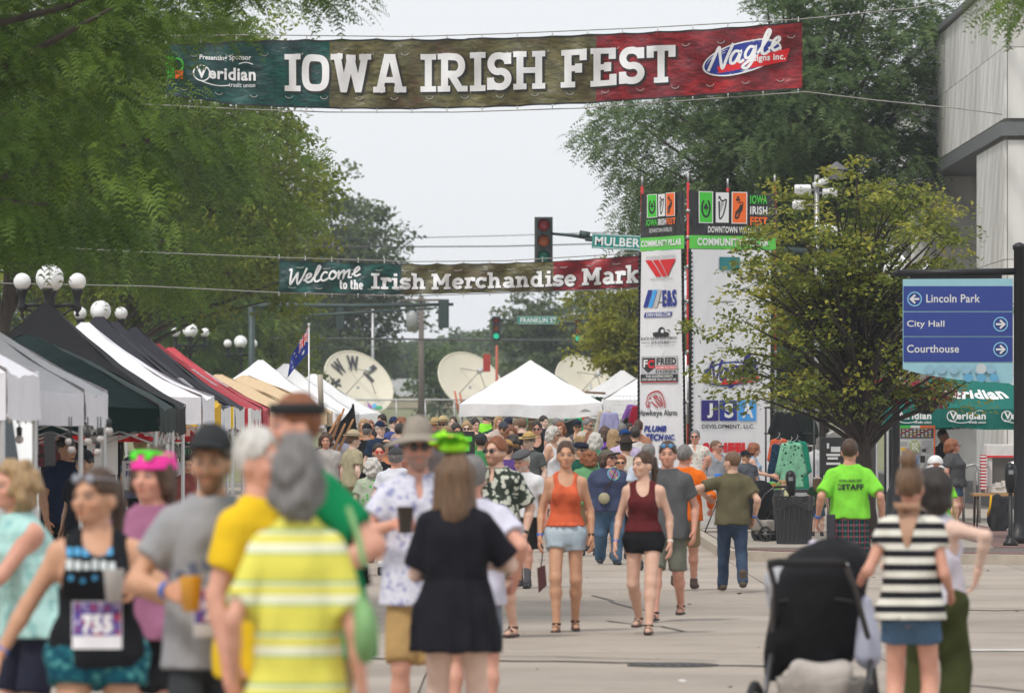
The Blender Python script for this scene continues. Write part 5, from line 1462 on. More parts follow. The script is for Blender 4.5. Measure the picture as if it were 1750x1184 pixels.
prL.rect(1103,1161,z_(652),z_(639),K_); prL.text('THE ROOFING EXPERTS',1111,1153,z_(644.5),z_(640.5),WI,.02); prL.text('WITH SERVICE YOU CAN COUNT ON!',1105,1159,z_(650),z_(646),WI,.02); prL.rect(1103,1161,z_(653),z_(651.8),R_)
def isoL(pts,w,m,cl=False,pr=prL,k=77./WP,lay=None):
    V,F=stroke2d([(a,b*k) for a,b in pts],w,cl); V[:,1]/=k; pr.raw(V,F,m,lay)
hk=lambda pts:[(1112+27*a,z_(668+30*b)) for a,b in pts]
DR=mat('print_dark_red',(.42,.01,.015))
for pts in ([(.05,.55),(.12,.25),(.35,.06),(.62,.02),(.85,.25),(1,.75),(1,.98)],[(.05,.55),(.0,.72),(.08,.9),(.16,.86),(.14,.72),(.22,.62)],[(.35,.35),(.5,.28),(.62,.35)],[(.4,.33),(.46,.42),(.56,.38)],[(.5,.55),(.62,.7),(.8,.9)],[(.6,.45),(.75,.62),(.9,.85)],[(.3,.62),(.45,.78),(.62,.95)],[(.7,.3),(.82,.5),(.94,.75)],[(.2,.45),(.3,.4)]):
    isoL(smooth_pts(hk(pts),3),1.3,DR)
prL.lay=1; prL.text('Hawkeye Alarm',1100,1159,z_(713),z_(700),K_,.015)
prL.lay=1; prL.text('PLUMB',1108,1141,z_(738),z_(727),B_,.05,.25); prL.text('TECH',1111,1137,z_(753),z_(741),B_,.05,.25); prL.text('INC.',1138,1156,z_(752),z_(742),B_,.04,.2)
prL.lay=1; prL.rect(1103,1109,z_(760),z_(755),DR); prL.rect(1103,1109,z_(767),z_(762),DR)
isoR=lambda pts,w,m,cl=False: isoL(pts,w,m,cl,prR,140./WP)
def nagle(pr,x0,x1,yt,yb):
    pr.poly([(x0+(x1-x0)*(.5+.5*cos(a)),z_((yt+yb)/2-(yb-yt)/2*sin(a)-(cos(a))*4)) for a in np.linspace(0,2*pi,30)[:-1]],B_)
    pr.poly([(x0+(x1-x0)*(.5+.46*cos(a)),z_((yt+yb)/2-(yb-yt)*.43*sin(a)-(cos(a))*4)) for a in np.linspace(0,2*pi,30)[:-1]],WI)
    pr.pxv=140./WP; script(pr,'Nagle',x0+4,x1-4,z_(yb-4),(z_(yt)-z_(yb))*.85,N_,4.5,.1,.2)
    pr.poly([(x0+30,z_(yb-2)),(x1,z_(yb-8)),(x1+2,z_(yb-17)),(x0+34,z_(yb-11))],R_); pr.text('signs inc.',x0+40,x1-3,z_(yb-7),z_(yb-14),WI,.02)
prR.lay=1; nagle(prR,1201,1292,618,660)
prR.lay=1
for i,m in enumerate((N_,B_,LB_)):
    x0=1198+i*31; prR.rect(x0,x0+29,z_(719),z_(684),m)
prR.lay=8; prR.text('J',1207,1217,z_(714),z_(689),WI,.04); prR.text('S',1237,1252,z_(714),z_(689),WI,.03); prR.text('A',1266,1284,z_(714),z_(689),WI,.03)
prR.lay=4; prR.text('DEVELOPMENT, LLC.',1199,1286,z_(733),z_(725),K_,.02); prR.text('SCHEELS',1200,1287,z_(773),z_(756),R_,.09)
prR.rect(1230,1262,z_(462),z_(440),mat('print_teal',(.02,.2,.22))); prR.text('LSB',1262,1300,z_(478),z_(462),K_,.03)
prL.build('lettering',pil); prR.build('lettering',pil)

# ---------------------------------------------------------------- blue way-finding sign
Mblue=flat('sign_blue',S(40,62,140),.35); Mpale=flat('sign_pale',S(150,196,208),.35); Msg=flat('sign_letter',(.70,.70,.70),.5)
dS=84; sg_=empty('wayfinding_sign',(GX(1742,dS),dS,0),0,'blue way-finding sign on a black post reading Lincoln Park, City Hall, Courthouse','sign')
def q(px,py,off=0): p=P(px,py,dS-off); p-=Vector(sg_.location); return p
m=MB(); zt=GZ(430,dS); m.lathe([(.001,0),(.20,0),(.20,.12),(.13,.2),(.085,.35),(.082,zt-.10),(.10,zt-.08),(.10,zt-.03),(.06,zt),(.001,zt+.02)],(0,0,.12),16); m.build('post',M_iron,sg_)
m=MB(); m.tube([q(1533,467),q(1736,464)],.052,12); m.ball(q(1532,467),.054,10); m.box((q(1555,474)+q(1712,472))/2,((1712-1555)/PPM(dS),.03,.08)); m.build('arm',M_iron,sg_)
def bb(x): return float(np.interp(x,[1543,1570,1610,1650,1690,1731],[630,638,645,650,653,655]))
xs_=np.linspace(1543,1731,13)
poly=[(1543,477)]+[(1731,476)]+[(x,bb(x)) for x in xs_[::-1]]
pts=[q(x,y,.02) for x,y in poly]; m=MB(); m.prism([(p.x,p.z) for p in pts],-.02,.02); m.build('panel',Mpale,sg_)
pr=Print(lambda u,v,o:q(u,v,.024+o),step=.0015)
def fl(pr,f):   # y grows downwards in picture units, so flip winding by drawing with swapped y
    f()
for y0,y1 in((489,531.5),(533.5,574),(576,618)): pr.rect(1544,1730.5,y1,y0,Mblue)
for t,x0,x1,yb,yt in(('Lincoln Park',1583,1675,517,503),('City Hall',1550,1614,561.5,547.5),('Courthouse',1550,1639,602.5,589)): pr.text(t,x0,x1,yb,yt,Msg,.012)
for cx,cy,s_ in((1563,511,-1),(1710,554,1),(1710,597,1)):
    pr.ring(cx,cy,11.6,11.6,2.0,flat('sign_ring',S(130,190,225))); pr.stroke([(cx-8*s_,cy),(cx+6*s_,cy)],3.4,Msg); pr.stroke([(cx-1*s_,cy-7),(cx+6.5*s_,cy),(cx-1*s_,cy+7)],3.4,Msg)
for k in range(7): pr.disc(1567+k*21,631 if k else 629,8.0,8.0,flat('sign_dot_pale',S(140,180,200))) if bb(1567+k*21-6)>640 else None
pr.disc(1677,630,9,9,flat('sign_dot_cream',S(190,200,200)))
for k in range(3): pr.disc(1655+k*22,645.5,8.0,7.2,flat('sign_dot_blue',S(95,165,200)))
pr.build('lettering',sg_)

# ---------------------------------------------------------------- traffic signals and street-name signs
Mpole=mat('signal_green_pole',(.045,.07,.065),.5,.3); Msig=mat('signal_housing',(.03,.035,.035),.5); Mbackp=mat('signal_backplate',(.10,.105,.105),.6)
def lens(col,on): return mat('lens_%d_%d_%d_%d'%(int(col[0]*99),int(col[1]*99),int(col[2]*99),on),col,.25,0,.05,8,emit=(1.6 if on else 0))
def signal(px,py0,d,h,label,on,back=False,gz=None,grp='hanging traffic signals'):
    c=P(px,py0,d); t=empty('traffic_signal',c,0,label,'traffic signal',grp); w=h*.31; s_=h/3
    MB().box((0,.02,-h/2),(w*1.25,.02,h*1.03)).build('backplate',Mbackp,t)
    MB().box((0,-.08,-h/2),(w,.18,h)).build('housing',Msig if not back else Mpole,t,bevel=.02)
    cols=[(.30,.012,.01),(.42,.09,.008),(.005,.22,.13)]
    for k in range(3):
        z=-s_*(k+.5)
        if back:
            MB().box((0,.03,z),(w*.8,.05,.03)).build('strap',mat('strap_yellow',(.5,.25,.05)),t); continue
        m=MB(); m.lathe([(.001,.0),(s_*.34,0),(s_*.36,.02)],(0,-.175,z),16,M=Matrix.Rotation(rad(90),3,'X')); m.build('lens',lens(cols[k],1 if on==k else 0),t)
        v=MB(); 
        v.grid(lambda a,b:(s_*.40*cos(rad(200-220*a)),-.17-.17*b,z+s_*.40*sin(rad(200-220*a))),12,1); v.build('visor',Msig,t)
    return t
signal(929,372,128,1.06,'traffic signal hanging above the market banner left of the green street sign',-1)
signal(848,541,243,1.0,'far traffic signal with its green light lit, in front of the dish tops',2)
signal(988,545,243,1.0,'far traffic signal with a green light, half in the yellow-green tree',2)
signal(582,526,215,.82,'traffic signal seen from behind, left one on the far green arm',-1,True)
signal(758,512,215,1.06,'traffic signal seen from behind, right one on the far green arm',-1,True)
def mast(pts,rs_,label,pole=None,name='signal_mast'):
    o=Vector(pole) if pole else pts[0]; t=empty(name,(o.x,o.y,0),0,label,'signal mast'); L=Vector(t.location)
    MB().tube([p-L for p in pts],rs_,10).build('arm',Mpole,t)
    if pole: MB().tube([Vector((0,0,0)),Vector((0,0,o.z))],.12,12).build('pole',Mpole,t)
    return t,L
t,L=mast([P(937,399,128),P(975,402,128),P(1010,407,128),P(1090,412,128),P(1200,420,128),P(1520,440,128)],[.03,.04,.05,.06,.08,.11],'black signal mast arm reaching in from the right behind the pillar',pole=P(1520,440,128))
MB().tube([P(990,400,127.9)-L,P(1008,403,127.9)-L],.09,10).build('clamp',Mpole,t); MB().tube([P(1000,409,127.8)-L,P(1040,413,127.8)-L,P(1100,419,127.8)-L],.04,8).build('strut',Mpole,t)
mast([P(838,545,243),P(875,547,243),P(1000,552,243),P(1100,556,243)],[.04,.05,.08,.12],'far signal mast arm behind the middle tent',pole=P(1100,556,243))
mast([P(430,524,215),P(480,522,215),P(600,523,215),P(775,520,215)],[.13,.12,.09,.06],'far green signal arm crossing in front of the left trees',pole=P(430,524,215))
mast([P(500,541,214),P(600,535,214),P(742,527,214)],[.06,.05,.04],'thin lower arm of the far green signal post',name='signal_mast')
Msgn=flat('street_sign_green',(.0,.24,.20),.4)
def street_sign(cx,cy,d,w,h,txt,tilt,label,tw=.86):
    c=P(cx,cy,d); t=empty('street_sign',c,0,label,'street sign'); Rm=Matrix.Rotation(rad(tilt),3,'Y')
    MB().box((0,0,0),(w,.03,h),rot=Rm).build('panel',Msgn,t)
    p_=Print(lambda u,v,o:Rm@Vector((u,-.017-o,v)),step=.001); p_.stroke([(-w/2+.02,-h/2+.02),(w/2-.02,-h/2+.02),(w/2-.02,h/2-.02),(-w/2+.02,h/2-.02)],.014,W_,True)
    p_.text(txt,-w/2*tw,w/2*tw,-h*.30,h*.30,W_,.025); p_.build('lettering',t)
street_sign(1082,415,126,1.82,.33,'MULBERRY ST',3.0,'green street sign reading MULBERRY, cut off by the pillar edge',.93)
street_sign(920,547,242,1.78,.34,'FRANKLIN ST',0,'far small green street sign reading FRANKLIN ST')

# poles and wires far behind
Mwood=mat('pole_wood',(.16,.135,.12),.9,0,.25,8,scale=(1,1,.1))
def upole(px,py,d,r,m,label,cat='utility pole',name='utility_pole'):
    t=empty(name,(GX(px,d),d,terr(d)),0,label,cat); MB().tube([(0,0,0),(0,0,GZ(py,d)-terr(d))],[r*1.25,r*.8],10).build('pole',m,t); return t
up=upole(720,505,262,.14,Mwood,'grey wooden utility pole with a transformer, between the two white dishes')
MB().lathe([(.001,-.45),(.26,-.43),(.28,.35),(.2,.45),(.001,.5)],(-.42,0,GZ(562,262)-terr(262)+.3),14).build('transformer',mat('transformer_grey',(.35,.36,.36),.5,.3),up)
MB().box((0,-.12,GZ(513,262)-terr(262)),(2.0,.1,.1)).build('crossarm',Mwood,up)
upole(637,528,310,.085,Mgal,'slim grey light pole behind the lettered dish','light pole','light_pole')
upole(1010,655,300,.06,Mgal,'thin steel post by the farthest dish','post','steel_post')
om=upole(849,590,255,.07,mat('mast_orange',(.45,.10,.05),.6),'orange-red mast with a small red and black sign, under the far signal','mast','mast')
MB().box((-.45,-.05,GZ(620,255)-terr(255)),(.32,.06,.8)).build('sign_plate',mat('plate_red',(.45,.04,.03)),om)
for k,(x,y0,y1,x1) in enumerate(((777,668,712,786),(786,672,712,794))):
    tag(MB().tube([P(x,y0,258),P(x1,y1,258)],.05,6).build('guy_wire_guard',mat('guard_orange',(.6,.13,.06))),('left' if k==0 else 'right')+' orange guard on a guy wire beside the second dish','wire guard')
Mw=mat('wire_dark',(.08,.08,.085),.7)
def wire(pts,d,label,r=.018):
    tag(MB().tube([P(x,y,d) for x,y in pts],r,5).build('power_line',Mw),label,'power line','power lines across the sky')
wire([(200,405),(640,408),(860,403),(1010,398),(1300,392)],262,'uppermost power line crossing the open sky')
wire([(200,420),(640,422),(860,421),(1010,417),(1300,412)],262,'second power line crossing just under the uppermost one',.03)
wire([(300,578),(640,579),(860,581),(1100,583)],255,'dark line crossing at the foot of the signals',.045)
wire([(300,592),(500,597),(700,590),(722,585)],260,'lower slack line running into the utility pole')
wire([(722,512),(660,520),(560,545)],262,'short slack line dropping left from the utility pole top')

# chain-link fence on the far bank
dF=285; zF=terr(dF); fe=empty('chain_link_fence',(GX(640,dF),dF,0),0,'low galvanised chain-link fence before the far grass bank','fence')
fx0,fx1=GX(430,dF)-fe.location.x,GX(1110,dF)-fe.location.x; zt=GZ(683,dF)
MB().tube([(fx0,0,zt),(fx1,0,zt)],.045,6).build('rail',Mgal,fe); MB().tube([(fx0,0,GZ(732,dF)),(fx1,0,GZ(732,dF))],.04,6).build('rail',Mgal,fe)
x=fx0
while x<fx1: MB().tube([(x,0,zF-.3),(x,0,zt)],.04,6).build('post',Mgal,fe); x+=1.45
ch=MB(); H_=zt-GZ(732,dF)+.4
for k in range(int((fx1-fx0)/.16)):
    x=fx0+k*.16; ch.tube([(x,0,zt),(min(x+H_*.6,fx1),0,zt-H_)],.004,3,cap=False); ch.tube([(x,0,zt),(max(x-H_*.6,fx0),0,zt-H_)],.004,3,cap=False)
ch.build('mesh_panel',Mgal,fe,kind='stuff')

# satellite dishes
Mdish=mat('dish_cream',(.70,.65,.52),.5,0,.05,1.5); Mdk=mat('dish_letter',(.045,.045,.05),.6)
def dish(cx,cy,d,r,label,letters=False,n=(.44,-.70,.56)):
    c=P(cx,cy,d); t=empty('satellite_dish',c,0,label,'satellite dish','large cream satellite dishes')
    n_=Vector(n).normalized(); side_=n_.cross(Vector((0,0,1))).normalized(); upv=side_.cross(n_).normalized()
    def loc(a,b,h): return (-side_)*a+upv*b+n_*h
    dep=r*.18
    def sf(a,b,o=0): rr_=(a*a+b*b)/(r*r); return loc(a,b,dep*(rr_-.5)+o)
    m=MB(); m.grid(lambda u,v:sf(r*v*cos(2*pi*u),r*v*sin(2*pi*u)),48,10); m.grid(lambda u,v:sf(r*v*cos(2*pi*u),r*v*sin(2*pi*u),-.05),48,10)
    m.tube([sf(r*cos(2*pi*k/48),r*sin(2*pi*k/48),-.02) for k in range(49)],.05,6,cap=False); m.build('reflector',Mdish,t)
    f=MB(); F0=loc(0,0,r*.62)
    for an in(100,215,330,): f.tube([sf(r*.55*cos(rad(an)),r*.55*sin(rad(an))),F0],.022,5)
    f.build('feed_leg',mat('feed_metal',(.22,.20,.18),.5,.3),t); MB().lathe([(.001,-.12),(.13,-.12),(.13,.1),(.18,.12),(.001,.14)],F0,12,M=Matrix(((side_.x,upv.x,n_.x),(side_.y,upv.y,n_.y),(side_.z,upv.z,n_.z)))).build('feed_horn',mat('feed_white',(.6,.6,.58)),t)
    g=terr(d)-c.z; MB().tube([Vector((0,.9,g)),loc(0,0,-dep*.6)-Vector((0,0,.0))],.18,10).build('pedestal',Mgal,t)
    if letters:
        p_=Print(lambda u,v,o:sf(u,v,.03+o),seg=.25,step=.004)
        for ch,an,sc_ in(('K',172,.8),('W',128,1.0),('W',84,1.0),('L',30,1.0)):
            w_,h_=.36*r*sc_,.42*r*sc_; R2=Matrix.Rotation(rad(an-90),2); cc=Vector((cos(rad(an)),sin(rad(an))))*r*.66
            V,F=text2d(ch,.055); lo,hi=V.min(0),V.max(0); V=(V-(lo+hi)/2)/(hi-lo)*np.array((w_,h_)); V=np.array([tuple(R2@Vector(v)+cc) for v in V]); p_.raw(V,F,Mdk)
        for k,cl in enumerate((S(245,150,60),S(215,40,50),S(150,70,160),S(90,170,220),S(40,160,110))):
            an=rad(-100+28*(k-2)+ -0); base=Vector((r*.10,-r*.86)); a2=rad(90-36*(k-2)); tip=base+Vector((cos(a2)*1.5,sin(a2)*.8))*r*.17
            p_.poly(arc(tip.x,tip.y,r*.12,r*.065,0,360,14,a2)[:-1],mat('feather_%d'%k,cl,.5,0,.02))
        p_.build('lettering',t)
    else:
        pass
    return t
dish(611,656,296,1.95,'cream satellite dish with dark call letters and a rainbow fan emblem',True)
dish(803,656,303,1.92,'plain cream satellite dish left of the middle tent, blue spot near its top')
dish(1003,662,303,1.92,'farthest cream satellite dish, half hidden behind the middle tent and tree')
sh=empty('low_building',(GX(735,390),390,terr(390)),0,'low pale-roofed shed behind the dishes','building')
m=MB(); m.prism([(-3.0,0),(3.0,0),(3.0,.8),(-3.0,.8)],-3,3); m.build('wall',mat('shed_tan',(.42,.36,.26)),sh); m=MB(); m.prism([(-3.3,.8),(3.3,.8),(2.7,2.0),(-2.7,2.0)],-3.2,3.2); m.build('roof',mat('shed_roof',(.55,.56,.58)),sh)
# ---------------------------------------------------------------- trees
L_loc=leaf_mat('locust',(.036,.072,.012),(.115,.200,.028),(.24,.33,.05))
L_mid=leaf_mat('ash',(.055,.095,.016),(.19,.245,.03),(.37,.39,.055))
L_far=leaf_mat('far_dark',(.055,.09,.032),(.11,.16,.055),(.18,.22,.08))
L_loc2=leaf_mat('locust_grey',(.045,.080,.028),(.115,.185,.062),(.22,.30,.11))
L_yel=leaf_mat('linden',(.060,.085,.016),(.20,.25,.045),(.56,.50,.08))
L_yg=leaf_mat('yellowgreen',(.10,.12,.015),(.28,.30,.035),(.46,.42,.05))
def near_view(q):  # the part of the near crown that hangs over the street side
    return (q[:,0]>-7.5)&(q[:,2]<8.5)
def crownv(q):
    X,Y,Z=q[:,0],q[:,1],q[:,2]
    px=875+X*FPX/Y; py=HORY-(Z-EYE)*FPX/Y
    low=np.interp(px,[-400,0,110,200,300,370,400],[455,425,418,395,300,230,150])
    a=(py<low)&(px<372-np.clip((py-190)*.25,0,60))&(py>-500)
    a&=~((py>40)&(py<225)&(px>275))
    b=(py<18-np.clip((px-300)*.07,0,50))&(px<590)
    return (a|b)
tree('locust_tree',(-8.6,54,0),(-6.2,54,7.2),(5.4,4.4,5.4),1500,36,'frond',.19,L_loc,11,'near locust tree with feathery drooping leaves filling the upper left corner',group='trees along the left pavement',trunk_r=.2,lump=.15,tipr=.42,bias=3.4,view=crownv,pairs=6,nlimb=90,flat=.38,tint=(.0,.85))
def pxy(q): return 875+q[:,0]*FPX/q[:,1], HORY-(q[:,2]-EYE)*FPX/q[:,1]
def above(f):
    def v(q):
        px,py=pxy(q); return py<f(px)
    return v
LG='trees along the left pavement'
tree('locust_tree',(-10.5,84,0),(-9.3,84,6.7),(3.9,3.6,3.2),420,30,'frond',.25,L_loc,12,'locust tree behind the white and green tents at the left edge',group=LG,trunk_r=.2,tipr=.55,pairs=5,nlimb=40,tint=(.1,1),view=above(lambda p:np.interp(p,[0,60,140,300],[395,385,420,400])))
tree('locust_tree',(-12,123,0),(-9.3,123,8.6),(4.7,4.2,4.6),640,32,'frond',.33,L_loc,13,'locust tree with pale drooping sprays above the second globe lamp',group=LG,trunk_r=.22,tipr=.7,pairs=5,nlimb=40,tint=(.2,1),lump=.2,view=above(lambda p:np.interp(p,[0,120,230,320,420],[440,440,480,510,460])))
tree('ash_tree',(-11.6,152,0),(-8.9,152,8.3),(5.0,4.6,4.3),820,62,'broad',.17,L_mid,14,'bright green leafy tree in the middle of the left row, touching both banners',group=LG,trunk_r=.25,tipr=.70,nlimb=60,lump=.26,view=lambda q:(pxy(q)[1]<np.interp(pxy(q)[0],[300,400,470,540,600,660],[560,560,590,520,470,450]))&(pxy(q)[0]<np.interp(pxy(q)[1],[0,180,260,340,450],[480,490,540,590,630])))
tree('ash_tree',(-14.5,170,0),(-12.5,170,9.2),(5.4,4.6,5.4),560,55,'broad',.20,L_mid,15,'tall leafy tree standing farther left behind the drooping locusts',group=LG,trunk_r=.25,tipr=.85,nlimb=50,tint=(0,.9),view=above(lambda p:500+0*p))
tree('locust_tree',(-19.5,236,0),(-19.3,236,6.9),(4.2,3.5,5.6),360,44,'frond',.36,L_loc,26,'low locust behind the first globe lamp',group=LG,trunk_r=.22,tipr=.85,pairs=5,nlimb=30,tint=(.1,1))
tree('locust_tree',(-13.8,240,0),(-13.8,240,7.2),(4.0,3.5,5.8),360,44,'frond',.36,L_loc,27,'low locust between the second and third globe lamps',group=LG,trunk_r=.22,tipr=.85,pairs=5,nlimb=30,tint=(.25,1))
tree('ash_tree',(-11.4,246,0),(-11.4,246,7.2),(3.2,3.2,6.0),420,50,'broad',.22,L_mid,16,'leafy tree right behind the farthest globe lamp, above the tan tents',group=LG,trunk_r=.2,tipr=.7,nlimb=40,tint=(.0,1))
DG='dark trees near the far signals'
tree('oak_tree',(-10.6,332,1.9),(-10.2,332,10.2),(4.3,4,6.2),400,48,'broad',.34,L_far,17,'dark dense tree behind the lettered dish, at the end of the left row',group=DG,trunk_r=.3,tipr=1.15,nlimb=50,lump=.22)
tree('oak_tree',(-15.2,322,1.7),(-15.2,322,7.4),(4.2,4,5.6),340,44,'broad',.34,L_far,18,'dark tree behind the flag pole, lower than its neighbour',group=DG,trunk_r=.3,tipr=1.15,nlimb=40)
tree('young_tree',(-4.0,315,terr(315)),(-4.0,315,terr(315)+2.9),(1.65,1.6,2.2),150,40,'broad',.20,L_loc2,19,'small rounded tree standing between the two white dishes',trunk_r=.09,tipr=.5,nlimb=30,lump=.3)
tree('spreading_tree',(6.2,335,2),(3.8,335,6.9),(4.3,4,2.9),300,46,'broad',.30,L_far,20,'dark spreading tree with a leaning trunk behind the middle tent',trunk_r=.22,tipr=.7,nlimb=60,lump=.35,flat=.4)
tree('yellow_green_tree',(3.7,176,0),(3.6,176,4.6),(1.9,2,2.2),260,44,'broad',.15,L_yg,21,'yellow-green tree just left of the sponsor pillar behind the far signs',trunk_r=.14,tipr=.5,nlimb=40,lump=.3,view=lambda q:(pxy(q)[1]<640-(1050-pxy(q)[0]).clip(0,200)*.5))
def rightlocust(q):
    X,Y,Z=q[:,0],q[:,1],q[:,2]; px=875+X*FPX/Y; py=HORY-(Z-EYE)*FPX/Y
    left=np.interp(py,[-100,0,40,160,250,300,400],[1300,1290,1380,1060,985,1040,1060])
    right=np.interp(py,[-100,0,100,200,260,330,420],[1560,1625,1650,1655,1600,1560,1500])
    return (px>left)&(px<right)&(py<430)
tree('locust_tree',(7.65,138,.13),(6.6,138,9.4),(5.4,4.4,6.0),1250,30,'frond',.29,L_loc2,22,'big grey-green locust tree at the right, in front of the marble building',trunk_r=.24,tipr=.6,pairs=5,nlimb=110,lump=.2,bias=2.0,view=rightlocust,trunk_top=.35)
tree('locust_tree',(9.0,172,.13),(8.6,172,4.6),(3.4,3,2.6),300,34,'frond',.26,L_loc2,23,'low locust tree in shade behind the right-hand stalls',trunk_r=.2,tipr=.7,pairs=5,nlimb=40,tint=(0,.6))
tree('locust_tree',(8.2,52,0),(5.9,52,7.0),(2.9,2.4,1.9),300,20,'frond',.17,L_loc,24,'near locust branch tips hanging into the upper right corner',trunk_r=.16,tipr=.3,pairs=6,nlimb=50,view=lambda q:(HORY-(q[:,2]-EYE)*FPX/q[:,1]<22)&(875+q[:,0]*FPX/q[:,1]>1690))
def linden(q):
    X,Y,Z=q[:,0],q[:,1],q[:,2]; px=875+X*FPX/Y; py=HORY-(Z-EYE)*FPX/Y
    up=np.interp(px,[1170,1220,1320,1400,1470,1560,1640,1700,1720],[560,440,300,300,262,300,330,430,560])
    lo=np.interp(px,[1170,1200,1300,1400,1600,1720],[640,690,700,715,700,705])
    hole=((px-1215)/35)**2+((py-480)/60)**2<1
    sg=(px>1535)&(py>470)&(py<660)
    return (py>up)&(py<lo)&~hole&~(sg&(q[:,1]<84.6))
tree('linden_tree',(GX(1486,87),87,.13),(GX(1452,87),87,GZ(500,87)),(2.8,1.7,2.35),520,44,'broad',.088,L_yel,25,'small street tree with yellowing leaves in front of the sponsor pillar',trunk_r=.13,tipr=.33,nlimb=210,lump=.10,bias=1.6,view=linden,flat=.38,trunk_top=.25,up=.9,bark=mat('bark_dark',(.05,.038,.032),.9,0,.3,9,.8,.03,scale=(1,1,.25)))
def farwood(label,d,x0,x1,ztop,n,size,lm,seed,rough=2.0):
    rs=np.random.RandomState(seed); x=rs.uniform(x0,x1,n); zt=ztop+rough*(np.sin(x*.09+seed)*.6+np.sin(x*.23+1)*.4+np.sin(x*.51)*.25)
    zb=terr(d); z=zb+(zt-zb)*rs.rand(n)**.75; cl=np.sin(x*.8+z*1.3)+np.sin(x*.37-z*.9+2)
    y=d+rs.uniform(-8,14,n)-(1-(z-zb)/(zt-zb))*6-cl*2.5
    V,F=quad_leaves(np.stack([x,y,z],1),size,rs,.5); 
    t=np.clip(.5+.25*cl+.15*rs.randn(n),0,1); np_mesh('woods',V,F,lm,None,smooth=False,attr={'tint':np.repeat(t,4)[:,None]*np.ones(3)},label=label,kind='stuff')
farwood('line of dark woods along the far river bank behind the dishes',520,-60,70,terr(520)+6.2,42000,1.15,L_far,31,1.3)
farwood('hazier wooded hill rising beyond the river bank woods',800,-95,120,14.5,42000,1.9,L_far,32,2.6)
for (x0,x1,dd,hh) in ((-150,-50,600,9),):
    pass
# ---------------------------------------------------------------- Australian flag
dflg=106; fp=empty('flag_pole',(GX(528,dflg),dflg,0),0,'thin aluminium flag pole among the white tents','flag pole')
MB().tube([(0,0,0),(0,0,GZ(556,dflg))],[.022,.014],8).build('pole',M_alu,fp); MB().ball((0,0,GZ(555,dflg)),.03,10).build('finial',M_alu,fp)
fo=P(526,560,dflg); fg=empty('flag',fo,0,'blue Australian flag hanging limp and folded from its pole','flag')
def ff(u,v,off=0):   # u along the fly 0..1, v down the hoist 0..1 ; the cloth hangs in folds
    k=1/PPM(dflg); x=-(u*30+v*6*u)*k+ .010; z=-(v*42 + u*(46-6*v)+ u*u*4)*k
    y=.05*sin(u*13+v*2)*min(1,u*3)+.02*sin(u*25+v*5)*u
    return Vector((x,y-off,z))
Fb=flat('flag_blue',S(25,50,140),.7)
m=MB(); m.grid(lambda u,v:ff(u,v),30,16); m.build('cloth',Fb,fg)
p_=Print(lambda u,v,o:ff(u,v,.006+o),seg=.08,step=.0012)
a=lambda pts,w,m_: p_.stroke(pts,w,m_)
a([(0.0,.0),(.5,.5)],.09,W_); a([(0,.5),(.5,0)],.09,W_); a([(0,0),(.5,.5)],.035,R_); a([(0,.5),(.5,0)],.035,R_); a([(.25,0),(.25,.5)],.15,W_); a([(0,.25),(.5,.25)],.15,W_); a([(.25,0),(.25,.5)],.085,R_); a([(0,.25),(.5,.25)],.085,R_)
def star(cx,cy,r): p_.poly([(cx+(r if k%2==0 else r*.45)*cos(pi*k/7),cy+(r if k%2==0 else r*.45)*sin(pi*k/7)) for k in range(14)],W_)
for s_ in((.25,.76,.10),(.75,.2,.055),(.75,.82,.06),(.63,.48,.05),(.87,.42,.05),(.80,.58,.03)): star(*s_)
p_.build('emblem',fg)

# ---------------------------------------------------------------- white van at the left edge
dv=48.3; vx=-5.04; vn=empty('parked_van',(vx,dv,0),0,'white van parked nose-on at the left edge under the nearest tent','van')
Mvan=mat('van_white',(.74,.75,.75),.25,0,.03,2,spec=.6); Mgl=mat('dark_glass',(.02,.03,.035),.06,0,.05,2,spec=.9); Mblk=mat('black_plastic',(.022,.022,.024),.5); Mtyre=mat('tyre_rubber',(.02,.02,.02),.85)
pf=[(.0,.45),(.0,1.30),(.18,1.52),(.95,1.66),(1.55,2.38),(1.9,2.55),(5.6,2.58),(5.7,.45)]
m=MB(); hw=1.02
secs=[(-1,.0),( -.96,.06),(.96,.06),(1,.0)]
vs=[]; 
for s_,ins in secs:
    for y,z in pf: vs.append((s_*hw,y+ins*0,z-(ins*0 if z<1 else 0)+(0.05 if abs(s_)<.99 and z>1 else 0)))
n=len(pf); fs=[]
for k in range(3):
    for i in range(n): fs.append((k*n+i,k*n+(i+1)%n,(k+1)*n+(i+1)%n,(k+1)*n+i))
fs+=[tuple(range(n)),tuple(range(4*n-1,3*n-1,-1))]; m.add(vs,fs); m.build('body',Mvan,vn,bevel=.04)
m=MB(); m.add([(-.86,.99,1.75),(.86,.99,1.75),(.78,1.50,2.37),(-.78,1.50,2.37)],[(0,1,2,3)]); m.box((0,1.2,2.0),(.01,.01,.01)); o=m.build('windshield',Mgl,vn); o.location=(0,-.03,.012)
